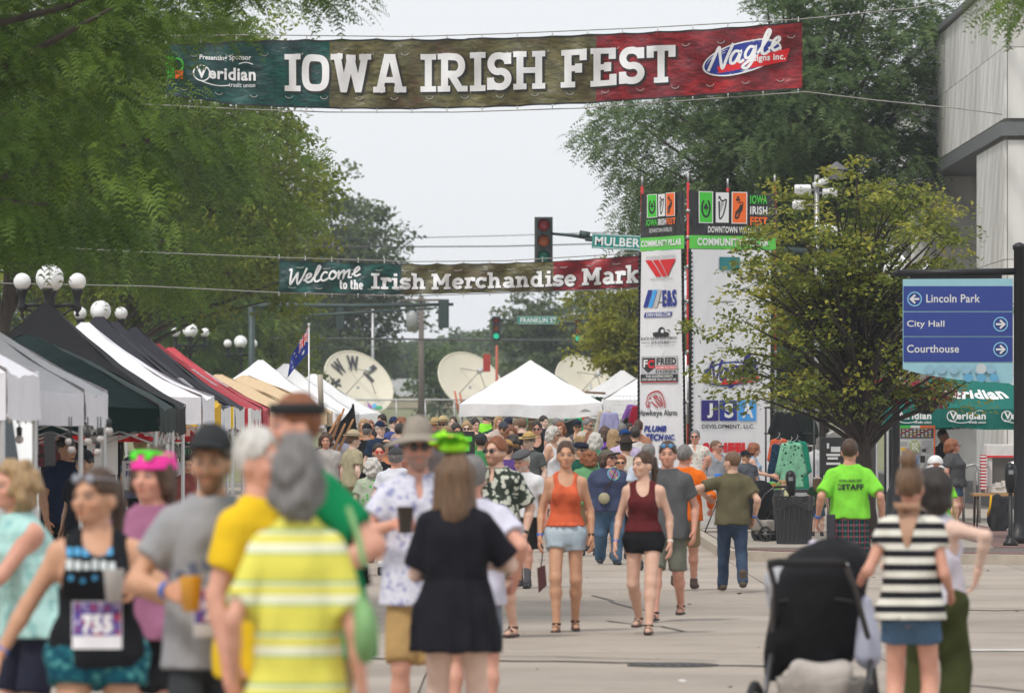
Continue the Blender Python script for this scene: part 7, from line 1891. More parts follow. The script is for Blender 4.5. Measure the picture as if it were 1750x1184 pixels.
# black awning with leaning wooden sticks
aw=empty('black_awning',(GX(585,100),100,0),0,'sagging black awning beside the lettered dish','awning'); lo_=Vector(aw.location)
def awf(u,v): 
    a=P(556+48*u,728-38*u*u+0*v,100); b=P(560+50*u,752-10*u,101.5); p=a.lerp(b,v); p.z+=-.10*sin(pi*u)*(1-v)*.3; p.y+=.05*sin(u*9+v*5); return p-lo_
m=MB(); m.grid(awf,14,8); o=m.build('cloth',cloth('awning_black',(.02,.02,.023)),aw); so=o.modifiers.new('s','SOLIDIFY'); so.thickness=.015
MB().tube([(GX(603,101.5)-lo_.x,1.5,0),(GX(603,101.5)-lo_.x,1.5,GZ(690,101.5))],.02,6).build('leg',Mblk,aw)
for k,(x0,y0,x1,y1) in enumerate(((557,752,581,708),(563,762,588,698),(570,768,590,724),(577,772,604,716))):
    t=MB().tube([P(x0-8,y0+38,98.6+k*.1),P(x0,y0,98.6+k*.1),P(x1,y1,98.9+k*.1)],[.035,.028,.018],8).build('wooden_stick',mat('stick_wood',(.38,.17,.06),.5)); tag(t,('first','second','third','last')[k]+' brown wooden stick from the left leaning under the black awning','stick','wooden sticks under the awning')
tag(MB().tube([P(547,640,104),P(549,700,104)],.05,8).build('vent_pipe',mat('pipe_weathered',(.40,.36,.30))),'weathered white pipe standing beside the lettered dish','pipe')
# ---------------------------------------------------------------- people
sgm=mat('sunglass_black',(.012,.012,.014),.15,0,.05,3,spec=.8); sgr=mat('sunglass_red',(.55,.03,.03),.12); sgb=mat('sunglass_blue',(.10,.30,.55),.1); sgc=mat('sunglass_clear',(.30,.31,.36),.1)
SG=dict(m=sgm); UP=dict(m=sgb,pos='up'); EYEG=dict(m=mat('spectacle_frame',(.03,.02,.02),.3),dark=0)
bandm=mat('band_blue',S(40,110,200),.5); watchm=mat('watch_black',(.015,.015,.016),.3)
C=lambda n,c,*a,**k: cloth(n,c,*a,**k)
tee=lambda m,**k: dict(k='tee',m=m,**k); khaki=C('khaki',(.32,.23,.12)); dgrey=C('shorts_dark_grey',(.045,.05,.055)); denim=C('denim_dark',(.035,.055,.10),'denim',(.075,.11,.17)); denim2=C('denim_mid',(.06,.12,.20),'denim',(.13,.20,.30)); denim3=C('denim_pale',(.40,.50,.58),'denim',(.62,.68,.72)); blackc=C('black_cotton',(.012,.012,.014)); 
def decal(info,key,fn_,back=False,name='print'):
    """flat print laid onto a garment by casting it straight onto the cloth"""
    o=info['objs'].get(key); 
    if o is None: return
    me=o.data; bv=BVHTree.FromPolygons([v.co[:] for v in me.vertices],[p.vertices[:] for p in me.polygons])
    sg=1 if back else -1
    def mp(u,z,off):
        x=u if not back else -u
        h=bv.ray_cast(Vector((x,sg*1.0,z)),Vector((0,-sg,0)))[0]
        y=h.y if h else sg*.1
        return Vector((x,y+sg*(.006+off),z))
    pr=Print(mp,seg=.02,step=.0008); fn_(pr)
    if back: 
        pass
    r=pr.build(name,info['root']); return r
def held(name,label,cat,p,build): 
    t=empty(name,p,0,label,cat); build(t); return t
def cup(p,label,col,foam=(.75,.72,.65),s=1.0):
    t=empty('plastic_cup',p,0,label,'cup'); m=MB(); m.lathe([(.001,-.07*s),(.032*s,-.07*s),(.043*s,.06*s)],(0,0,0),20); m.lathe([(.043*s,.06*s),(.036*s,.055*s)],(0,0,0),20); m.build('cup_wall',mat('cup_'+label[:9],col,.15,0,.05,3,spec=.8),t)
    MB().lathe([(.001,.052*s),(.040*s,.050*s),(.040*s,.040*s)],(0,0,0),20).build('foam',mat('foam_'+label[:9],foam,.8),t); return t
PP=dict
def bib(info,z,x=0,num='755',w=.16,h=.14):
    def f(pr):
        pr.rect(x-w/2,x+w/2,z-h/2,z+h/2,mat('bib_white',(.74,.72,.74))); pr.rect(x-w/2+.004,x+w/2-.004,z-h*.22,z+h/2-.004,C('bib_print',(.42,.06,.10),'blotch',(.10,.08,.30),(.45,.35,.50),scale=2))
        pr.text(num,x-w*.30,x+w*.30,z-h*.18,z+h*.22,mat('bib_number',(.80,.78,.78)),.06)
    decal(info,'top',f,name='race_bib')

# --- foreground, out of focus
i=person_at(64,783,28,face=-62,sex='f',skin='red',hair='curly',hairc='blond',fat=.10,lean=.22,armL=(.10,-.44,.98,.5,.3,-.6),armR=(.12,-.46,1.02,-.3,.5,-.6),
  top=dict(k='blouse',hem=.82,ease=.026,m=C('blouse_mint',(.36,.62,.58),'blotch',(.45,.70,.66),(.30,.56,.54)),name='blouse'),bottom=dict(k='shorts',len=.9,m=C('capri_navy',(.02,.022,.04))),wrist={'L':(mat('bracelet',(.7,.7,.7),.3),'band')},label='woman with short blond curls in a sleeveless mint blouse leaning forward at left edge')
i=person_at(166,795,24.2,face=4,yaw=-38,sex='f',skin='tan',hair='pony',hairc='brown',fat=.06,w=1.06,armR=(.40,-.02,.90),armL=(.15,-.27,1.20,.6,.5,-.3,.8),glasses=dict(m=sgc,pos='up'),
  top=dict(k='tank',hem=.84,arm=.062,scw=.07,scoop=.10,m=C('tank_black',(.014,.015,.018)),name='tank_top'),bottom=dict(k='shorts',len=.35,lw=.05,ease=.02,m=C('shorts_teal',(.01,.06,.10),'blotch',(.01,.10,.14),(.10,.35,.34),scale=2.2)),wrist={'R':(bandm,'band'),'L':(watchm,'watch')},label='smiling woman in a black tank top with race bib, cup in hand, teal patterned shorts')
bib(i,.965,.0,'755',.21,.20)
def f(pr):
    [pr.rect(-.13+k*.034,-.105+k*.034,1.255+.004*(k%2),1.292,mat('ink_blue',(.06,.35,.65))) for k in range(6)]; [pr.rect(-.13+k*.036,-.104+k*.036,1.20,1.243-.006*(k%3),mat('ink_pale',(.55,.6,.6))) for k in range(6)]
    for k in range(5): pr.disc(-.11+k*.05,1.165-.012*(k%2),.012,.012,mat('ink_blue',(.06,.35,.65)))
decal(i,'top',f)
cup(wpt(i,i['hands']['L'][0])+Vector((0,-.03,.03)),'clear plastic cup of ice in the bib woman\'s raised hand',(.50,.47,.45),(.6,.6,.6),1.05)
i=person_at(262,762,26.5,face=-8,yaw=-22,sex='f',skin='red',hair='bob',hairc='brown',fat=.18,armR=(.30,0,.90),armL=(.28,0,.9),hat='headband',extras=(('hatm',flat('headband_pink',S(255,60,170),.8)),('bw',.040)),
  top=dict(k='tee',hem=.84,m=C('top_mauve',(.33,.13,.22)),name='shirt'),bottom=dict(k='shorts',len=.75,m=blackc),label='woman with a bright pink headband and mauve top behind the black tank top')
hp=i['hp']; gm=MB(); 
for sg in(-1,1): gm.lathe([(.001,-.006),(.026,-.004),(.028,.002),(.001,.006)],(sg*.034,-.088,1.725),12,M=Matrix.Rotation(rad(60),3,'X'))
gm.tube([(-.085,.02,1.72),(-.06,-.07,1.735),(0,-.1,1.74),(.06,-.07,1.735),(.085,.02,1.72)],.010,8); gm.v=[tuple(v) for v in head_xf(np.array(gm.v),hp)*i['s']]; gm.build('sunglasses',flat('neon_green',S(80,230,30),.4),i['root'])
i=person_at(362,716,22.6,w=.93,face=6,yaw=-14,pitch=4,skin='tan',hair='short',hairc='brown',hat='cap',beard='brown',armR=(.20,-.24,1.12,-.6,.4,-.3,.8),armL=(.27,-.02,.9),
  extras=(('hatm',C('cap_charcoal',(.035,.037,.040))),),top=tee(C('tee_heather',(.33,.33,.345),folds=.9),hem=.82,ease=.026),bottom=dict(k='shorts',len=1.0,lw=.04,m=dgrey),wrist={'R':(bandm,'band')},label='tall man in a grey cap and heather tee holding a beer, race bib pinned on')
def f(pr):
    cs=[(-.125,1.215,-30),(-.078,1.245,-16),(-.026,1.258,-5),(.026,1.258,5),(.078,1.245,16),(.125,1.215,30)]
    for (x,z,a_),ch in zip(cs,'DENVER'):
        V,F=text2d(ch,.05); lo,hi=V.min(0),V.max(0); V=(V-(lo+hi)/2)/(hi-lo)*np.array((.036,.045)); R2=Matrix.Rotation(rad(-a_),2); V=np.array([tuple(R2@Vector(v)) for v in V])+np.array((x,z)); pr.raw(V,F,mat('ink_slate',(.10,.12,.20)))
    pr.stroke([(.09*cos(t),1.165+.035*sin(t)) for t in np.linspace(.4,2.7,10)],.006,mat('ink_slate',(.10,.12,.20)))
decal(i,'top',f); bib(i,1.07,.02,'758',.20,.19)
pc=wpt(i,i['hands']['R'][0]); cup(pc+Vector((.02,-.03,.02)),'amber beer cup held by the man in the grey cap',(.75,.36,.03),(.8,.75,.6),1.05)
i=person_at(442,724,22.2,w=.9,face=55,yaw=8,skin='red',hair='short',hairc='white',belly=.05,top=tee(C('tee_yellow',(.80,.52,.02)),hem=.8),bottom=dict(k='shorts',len=.95,m=khaki),label='white-haired man in a yellow shirt half hidden behind the grey-haired woman')
i=person_at(560,664,22.4,face=-64,yaw=-6,w=1.08,lean=.24,skin='red',hair='buzz',hairc='red',hat='headband',extras=(('hatm',flat('headband_black',(.012,.012,.014),.8)),),armL=(.24,-.16,1.08,.5,.9,.1,.5),armR=(.2,-.1,1.05),
  top=dict(k='polo',hem=.80,ease=.024,m=C('polo_green',(.005,.21,.075)),sleeve=.7,name='polo_shirt'),bottom=dict(k='shorts',len=.95,m=khaki),label='tall red-haired man in a green polo and black headband looking left')
tag(i['root'])
bs=MB(); s_=i['s']
bs.tube([(x_*s_[0],(y_-.24*(z_-.95))*s_[1],z_*s_[2]) for x_,y_,z_ in ((.13,-.135,1.16),(.125,-.10,1.34),(.12,.0,1.425),(.12,.11,1.34),(.12,.135,1.05))],.018,6); bs.build('shoulder_strap',blackc,i['root'])
i=person_at(508,737,18.6,face=176,yaw=10,pitch=6,sex='f',skin='red',hair='curly',hairc='grey',fat=.02,w=.77,armL=(.27,.02,.93),armR=(.30,.03,.88),
  top=dict(k='tee',hem=.80,ease=.026,sleeve=.8,m=C('tee_yellow_stripe',(.72,.67,.12),'multistripe',(.80,.80,.60),(.25,.42,.16),scale=6.0),name='shirt'),bottom=dict(k='pants',m=C('trousers_sage',(.28,.27,.19))),label='grey-haired woman seen from behind in a yellow striped tee with a green shoulder bag')
c=wpt(i,i['hands']['L'][0]); s_=i['s']
bg=sdf_thing('shoulder_bag','soft sage green bag hanging at the grey-haired woman\'s right side','bag',(GX(624,18.35),18.35,GZ(1065,18.35)),[(el((0,0,-.03),(.036,.09,.095)),0),(rc((-.006,0,.04),(-.02,0,.16),.028,.010),.05)],cloth('bag_sage',(.22,.40,.17)),wob=(.006,(24,24,20),4))
sb=MB(); sb.tube([P(622,965,18.4)-Vector(bg.location),P(612,915,18.6)-Vector(bg.location),P(596,868,18.75)-Vector(bg.location)],.011,6); sb.build('strap',cloth('bag_sage',(.22,.40,.17)),bg)
i=person_at(714,713,31,w=.94,face=6,yaw=0,skin='red',hair='short',hairc='grey',hat='brim',beard='grey',glasses=SG,armR=(.16,-.26,1.22,-.7,.4,-.4,.8),armL=(.24,-.1,.95),extras=(('hatm',C('hat_taupe',(.30,.265,.22))),),
  top=dict(k='shirt',hem=.80,ease=.03,vneck=.03,m=C('shirt_lilac',(.58,.58,.70),'blotch',(.68,.68,.76),(.30,.31,.52),scale=2.4),name='shirt'),bottom=dict(k='shorts',len=1.0,lw=.04,m=C('shorts_khaki',(.42,.27,.11))),label='bearded man in a wide taupe hat, sunglasses and pale blue flowered shirt')
cup(wpt(i,i['hands']['R'][0])+Vector((-.02,-.03,.03)),'cup of dark stout held up by the man in the wide hat',(.02,.012,.008),(.60,.50,.38),1.1)
i=person_at(806,775,33.5,face=180,sex='m',skin='red',hair='short',hairc='grey',armR=(.27,.0,1.0),top=tee(C('shirt_white_violet',(.62,.61,.72)),hem=.82),bottom=dict(k='shorts',len=.9,m=C('shorts_steel',(.20,.22,.27))),label='grey-haired person in a pale shirt mostly hidden behind the black dress')
i=person_at(778,768,28.6,face=172,yaw=16,sex='f',skin='pale',hair='long',hairc='light',hairlen=1.46,fat=.12,w=.92,armL=(.12,-.25,1.12),armR=(.14,-.27,1.15,-.8,.3,-.5),
  top=dict(k='dress',hem=.70,ease=.03,sleeve=.85,m=C('dress_black',(.013,.013,.018),folds=.9),name='dress'),label='woman in a black dress seen from behind, green fancy headpiece on brown hair')
hd=MB(); rs_=random.Random(3)
for k in range(46):
    a_=rs_.uniform(0,6.28); r_=rs_.uniform(.2,1)**.5; c_=Vector((.095*r_*cos(a_)+.03,.08*r_*sin(a_)+.02,1.785+.055*rs_.random())); u_=Vector((rs_.gauss(0,1),rs_.gauss(0,1),rs_.gauss(0,.7))).normalized()*.045; w_=u_.cross(Vector((0,0,1)))*.8
    hd.add([c_-u_,c_-w_,c_+u_,c_+w_],[(0,1,2,3)],0 if rs_.random()<.85 else 1)
hd.lathe([(.06,0),(.085,.02),(.06,.05),(.001,.06)],(.01,.02,1.755),16,mi=0)
hd.v=[tuple(v) for v in head_xf(np.array(hd.v),i['hp'])*i['s']]; hd.build('headpiece',[flat('neon_lime',S(150,225,20),.7),flat('lime_orange',S(240,160,20),.7)],i['root'])
i=person_at(1556,768,30.8,face=166,yaw=-6,sex='f',skin='red',hair='bun',hairc='light',w=.88,armL=(.34,-.16,1.08,.4,.8,-1.2),armR=(.22,-.2,1.0,-.3,.8,-.8),
  top=dict(k='tee',hem=.83,ease=.018,sleeve=.45,peplum=True,m=C('top_stripe',(.016,.016,.02),'stripes',(.72,.70,.62),scale=4.2),name='shirt'),bottom=dict(k='shorts',len=.48,lw=.03,m=denim2),label='woman with a high bun in a black and white striped top and denim shorts')
cut_=flat('skin_patch',(.42,.24,.15),.6)
decal(i,'top',lambda pr: pr.poly([(-.075,1.40),(.075,1.40),(.012,1.16),(-.012,1.16)],cut_),back=True,name='back_opening')
i=person_at(1594,797,32.4,face=150,yaw=70,sex='f',skin='pale',hair='bob',hairc='dark',glasses=SG,armR=(.32,.06,1.1,-.9,.4,-.3),armL=(.2,-.2,1.1),top=dict(k='tank',hem=.9,loose=True,m=C('tank_white_lilac',(.62,.60,.68)),name='tank_top'),bottom=dict(k='pants',ease=.03,lw=.05,m=C('pants_olive',(.055,.065,.02))),label='dark-haired woman in a white tank and olive trousers beside the striped top')

# --- middle distance
i=person_at(848,743,50.7,face=-26,yaw=-10,res=.016,skin='fair',hair='short',hairc='red',glasses=SG,beard='red',belly=.05,w=1.08,armL=(.27,.0,.90),armR=(.2,-.1,.95),legs='strideR',shoes='sandal',shoec=mat('sandal_brown',(.05,.02,.015),.6),wrist={'L':(watchm,'watch')},
  top=dict(k='shirt',hem=.80,ease=.028,vneck=.035,sleeve=.85,m=C('shirt_leaf',(.035,.045,.035),'floral',(.52,.53,.45),scale=1.2),name='shirt'),bottom=dict(k='shorts',len=.92,lw=.035,m=C('shorts_olive',(.15,.13,.075))),label='man with sunglasses in a dark shirt with white leaf print and olive shorts')
i=person_at(894,766,66,face=-14,yaw=-18,pitch=10,skin='red',hair='short',hairc='white',hat='flat',beard='white',legs='strideL',extras=(('hatm',C('flatcap_grey',(.10,.10,.105))),),top=tee(C('tee_white',(.70,.70,.72)),hem=.9),bottom=dict(k='kilt',hem=.50,flare=.03,m=C('kilt_black',(.014,.014,.014))),socks=(C('sock_grey',(.12,.12,.13)),.16),shoec=mat('shoe_black',(.015,.015,.015)),label='older man in a grey flat cap, white tee and black kilt')
i=person_at(967,751,52.3,face=-2,yaw=2,res=.014,hres=.008,sex='f',skin='tan',hair='pony',hairc='brown',armL=(.245,-.02,.87),armR=(.245,-.04,.87),legs='strideR',shoes='sandal',shoec=mat('sandal_brown',(.05,.02,.015),.6),wrist={'R':(bandm,'band'),'L':(watchm,'watch')},
  top=dict(k='halter',hem=.965,ease=.010,peplum=True,scw=.088,scoop=.115,arm=.080,m=C('top_orange',(.66,.13,.055),folds=1.0),name='halter_top'),bottom=dict(k='shorts',len=.36,lw=.035,waist=1.0,m=denim3),label='young woman in an orange peplum top and pale denim shorts walking towards us')
hw_=wpt(i,i['hands']['R'][0]); t=empty('wristlet_purse',hw_,0,'small dark brown purse swinging on a strap from the orange-top woman\'s hand','purse'); k=1/PPM(52); MB().tube([(0,0,0),(-.01,-.02,-.12),(-.02,-.03,-.20)],.006,5).build('strap',mat('purse_strap',(.06,.02,.02)),t)
MB().prism([(-.055,-.20),(.02,-.17),(.035,-.36),(-.04,-.43)],-.045,-.015).build('pouch',mat('purse_brown',(.075,.018,.02),.4),t,bevel=.006)
i=person_at(1100,768,51.7,face=-10,yaw=-38,res=.014,hres=.008,sex='f',skin='fair',hair='pony',hairc='brown',hairlen=1.40,armL=(.25,.0,.87),armR=(.26,-.04,.87),legs='walkL',shoes='sandal',shoec=mat('sandal_brown',(.05,.02,.015),.6),wrist={'R':(bandm,'band'),'L':(mat('watch_white',(.7,.7,.7),.3),'watch')},
  top=dict(k='halter',hem=.97,ease=.009,scw=.07,scoop=.13,arm=.070,back=.16,m=C('top_maroon',(.115,.018,.020),folds=.9),name='halter_top'),bottom=dict(k='shorts',len=.28,lw=.02,waist=1.01,m=blackc),label='young woman in a maroon halter top and black shorts, long ponytail, looking left')
i=person_at(1141,751,55,face=-12,yaw=6,skin='red',hair='short',hairc='brown',glasses=UP,armL=(.27,-.02,.88),legs='walkR',shoes='sandal',shoec=mat('sandal_black',(.015,.015,.015)),top=tee(C('tee_slate',(.105,.107,.112)),hem=.80,ease=.028),bottom=dict(k='shorts',len=.98,lw=.035,m=C('shorts_greygreen',(.17,.175,.14))),label='man in a slate grey tee with mirrored sunglasses on his head, beside the maroon top')
i=person_at(1170,758,65,face=172,yaw=-20,skin='red',hair='short',hairc='grey',armL=(.26,-.05,.95),armR=(.30,-.14,1.0),legs='walkR',top=dict(k='long',hem=.84,ease=.022,m=C('shirt_orange',(.80,.16,.01)),name='shirt'),bottom=dict(k='shorts',len=.9,m=khaki),socks=(C('sock_white',(.65,.65,.65)),.09),shoec=mat('shoe_brown',(.07,.04,.03)),label='man in a bright orange long-sleeved shirt walking away')
cup(P(1163,934,64.6),'lime green cup carried low by the man in the orange shirt',(.10,.65,.12),(.12,.7,.15),1.0)
i=person_at(1040,766,77,face=6,yaw=38,pitch=-8,sex='f',skin='red',hair='bob',hairc='brown',hat='cap',fat=.30,w=1.12,legs='strideL',glasses=SG,extras=(('hatm',C('cap_taupe',(.12,.105,.085))),),top=tee(C('tee_navy',(.048,.06,.115)),hem=.82,ease=.03,sleeve=.95),bottom=dict(k='pants',m=denim2),socks=(C('sock_white',(.65,.65,.65)),.09),shoec=mat('shoe_navy',(.015,.018,.03)),label='woman in a taupe cap, navy graphic tee and rolled jeans, round bag at her hip')
decal(i,'top',lambda pr:(pr.disc(.05,1.23,.085,.085,mat('graphic_violet',(.16,.12,.28))),pr.ring(.05,1.23,.08,.08,.014,mat('graphic_teal',(.06,.32,.34))),pr.ring(.05,1.22,.045,.05,.016,mat('graphic_pink',(.42,.12,.24))),pr.stroke([(0,1.28),(.06,1.22),(.09,1.16)],.016,mat('graphic_gold',(.45,.35,.10)))))
t=empty('crossbody_bag',wpt(i,(-.085,-.24,1.02)),0,'round cream patterned bag worn across the navy tee','bag'); m=MB(); m.lathe([(.001,-.02),(.070,-.02),(.078,0),(.070,.02),(.001,.02)],(0,0,0),20,M=Matrix.Rotation(rad(90),3,'X')); m.build('pouch',mat('bag_cream',(.35,.31,.20)),t); m=MB(); m.lathe([(.045,-.03),(.052,-.034),(.058,-.03)],(0,0,0),20,M=Matrix.Rotation(rad(90),3,'X')); m.build('badge',K_,t)
MB().tube([(0,0,.09),(.10,.03,.25),(.17,.12,.40)],.008,5).build('strap',mat('purse_strap',(.06,.02,.02)),t)
i=person_at(1252,769,64.4,face=186,yaw=40,skin='fair',hair='buzz',hairc='light',w=.97,armL=(.30,-.12,1.18,.9,.2,-.3),armR=(.27,-.02,.93),legs='walkL',wrist={'R':(bandm,'band')},top=tee(C('tee_olive',(.125,.110,.062),folds=.9),hem=.84,ease=.024,sleeve=.7),bottom=dict(k='jeans',lw=.02,m=denim),shoes='boot',shoec=mat('boot_brown',(.07,.045,.03)),label='man in an olive tee and dark jeans walking away, looking right')
i=person_at(1452,747,59,face=182,yaw=-8,skin='red',hair='buzz',hairc='brown',w=1.03,armL=(.33,.0,.93),armR=(.34,.0,.93),wrist={'L':(bandm,'band')},top=tee(C('tee_neon',(.24,.72,.06)),hem=.92,ease=.028,sleeve=.85,tuck=False),bottom=dict(k='kilt',hem=.50,waist=1.06,flare=.02,m=C('kilt_plaid',(.012,.11,.095),'plaid',(.025,.03,.05),(.26,.07,.09),scale=1.15),name='kilt'),label='man in a neon green STAFF tee and plaid kilt seen from behind')
decal(i,'top',lambda pr:(pr.text('IOWA IRISH FEST',-.12,.12,1.305,1.335,mat('ink_dark_green',(.03,.10,.02)),.03),pr.rect(-.135,-.105,1.225,1.285,K_),pr.text('IF',-.131,-.109,1.235,1.275,flat('ink_neon',(.3,.7,.1)),.03),pr.text('STAFF',-.098,.135,1.225,1.285,K_,.05)),back=True)
lz=MB(); lz.tube([(.058*cos(rad(a_))*i['s'][0],(.062*sin(rad(a_))+.0)*i['s'][1],(1.452+.01*sin(rad(a_)))*i['s'][2]) for a_ in range(0,361,24)],.012,6); lz.build('lanyard',flat('lanyard_red',S(230,40,20)),i['root'])
ph=tag(MB().box(P(1420,900,58.75),(.09,.05,.26)).build('belt_pouch',mat('pouch_dark',(.03,.03,.04)),bevel=.01),'dark pouch hanging on the kilt at the man\'s left hip','pouch')
i=person_at(1598,779,66,face=190,yaw=-10,sex='f',skin='fair',hair='pony',hairc='red',hairlen=1.36,hat='bucket',extras=(('hatm',C('hat_white',(.70,.70,.70))),),top=tee(C('tee_neon',(.24,.72,.06)),hem=.86),bottom=dict(k='shorts',len=.8,m=blackc),label='woman with a red braid, white hat and neon green staff tee seen from behind')
decal(i,'top',lambda pr:(pr.text('STAFF',-.10,.10,1.19,1.25,K_,.05),pr.text('IOWA IRISH',-.09,.09,1.28,1.31,K_,.02)),back=True)
i=person_at(1628,749,94,gz=.13,face=70,yaw=12,sex='f',skin='red',hair='bob',hairc='red',glasses=SG,fat=.22,w=1.1,top=tee(C('tee_charcoal',(.075,.077,.08)),hem=.84,ease=.03),bottom=dict(k='shorts',len=.6,m=denim2),label='auburn-haired woman in a charcoal tee looking right under the teal tent')
i=person_at(1612,732,103,gz=.13,face=60,skin='brown',hair='buzz',hairc='dark',top=tee(C('tee_black',(.014,.014,.016))),bottom=dict(k='pants',m=blackc),label='man in black standing in the shade between the map board and the charcoal tee')
i=person_at(1188,733,105,gz=.0,face=-6,yaw=-4,res=.018,skin='red',hair='buzz',hairc='grey',glasses=SG,w=1.08,legs='wide',top=dict(k='shirt',hem=.82,ease=.03,vneck=.02,m=C('shirt_flamingo',(.66,.64,.58),'sparse',(.55,.10,.12),(.10,.16,.12),scale=1.25),name='shirt'),bottom=dict(k='shorts',len=.9,m=C('shorts_stone',(.42,.38,.33))),shoec=mat('shoe_tan',(.45,.28,.12)),label='man in sunglasses and a white flamingo-print shirt before the sponsor pillar')
i=person_at(1224,751,99,gz=.13,face=30,yaw=20,skin='red',hair='buzz',hairc='light',glasses=SG,w=1.04,top=dict(k='tank',hem=.84,loose=True,ease=.02,m=C('tank_grey',(.36,.38,.42)),name='tank_top'),bottom=dict(k='shorts',m=dgrey),label='man in a pale grey tank top with a tattooed arm, looking right')
decal(i,'top',lambda pr: None) if False else None
i=person_at(1274,768,95,gz=.13,face=24,yaw=10,skin='tan',hair='short',hairc='dark',hat='cap',glasses=SG,extras=(('hatm',C('cap_black',(.012,.013,.018))),),top=tee(C('tee_grey_dk',(.10,.11,.13))),bottom=dict(k='shorts',m=dgrey),label='person in a black cap and dark sunglasses before the pillar, behind the olive tee')
i=person_at(1287,756,97,gz=.13,face=80,pitch=12,sex='f',skin='fair',hair='bob',hairc='red',armL=(.1,-.36,1.05,.4,.4,-.6),armR=(.1,-.36,1.08,-.4,.4,-.6),top=dict(k='tank',m=C('tank_blue_pale',(.30,.42,.60))),bottom=dict(k='shorts',m=denim2),label='woman with auburn hair looking down at her hands by the right pillar edge')
i=person_at(1337,818,90,gz=.13,face=80,pitch=24,sex='f',skin='pale',hair='pony',hairc='blond',top=tee(C('tee_lemon',(.70,.68,.42))),bottom=dict(k='shorts',m=denim2),label='small blond girl bent over the picnic table',fat=.2)
i=person_at(1397,812,89.5,gz=.13,face=168,yaw=20,sex='f',skin='fair',hair='long',hairc='light',hairlen=1.36,hat='visor',extras=(('hatm',C('visor_white',(.65,.65,.65))),),top=tee(C('tee_green_dk',(.02,.06,.03))),bottom=dict(k='shorts',m=denim2),label='woman in a white visor with long brown hair seated beyond the trash can')
t=sdf_thing('balloon_bundle','bundle of green, orange and white inflatable toys at the child\'s table','toys',(GX(1310,88),88,GZ(833,88)),[(el((-.1,0,0),(.1,.06,.09)),0),(el((.05,0,.04),(.12,.06,.06)),.02),(el((.16,0,-.02),(.08,.05,.08)),.02),(el((-.02,0,-.12),(.12,.06,.10)),.03)],cloth('toy_mixed',(.55,.55,.45),'blotch',(.10,.50,.12),(.70,.25,.06),scale=1.2),wob=(.008,(30,30,30),4))
# bystanders left of centre
i=person_at(637,781,71.5,face=178,sex='f',skin='pale',hair='curly',hairc='white',fat=.1,top=tee(C('top_sage',(.42,.46,.36),'sparse',(.10,.45,.10),scale=1.0)),bottom=dict(k='shorts',len=.8,m=C('shorts_sand',(.42,.37,.30))),socks=(C('sock_white',(.65,.65,.65)),.09),shoec=mat('shoe_black',(.015,.015,.015)),label='white-haired woman seen from behind with black sneakers, left of the wide hat')
i=person_at(678,762,70,face=150,yaw=22,skin='red',hair='short',hairc='grey',hat='cap',belly=.06,w=1.12,extras=(('hatm',C('cap_dkgrey',(.06,.06,.065))),),top=tee(C('tee_white2',(.66,.67,.74)),ease=.03),bottom=dict(k='shorts',len=.9,m=dgrey),label='man in a white tee and dark grey cap turned away, behind the wide hat')
i=person_at(647,756,78,face=8,sex='f',skin='red',hair='short',hairc='dark',glasses=dict(m=sgr),fat=.12,top=tee(blackc),bottom=dict(k='pants',m=denim),label='woman with red sunglasses and a black tee with a small shamrock')
decal(i,'top',lambda pr:[pr.disc(-.06+.02*cos(rad(a_)),1.24+.02*sin(rad(a_)),.017,.017,G_,n=10) for a_ in(90,210,330)])

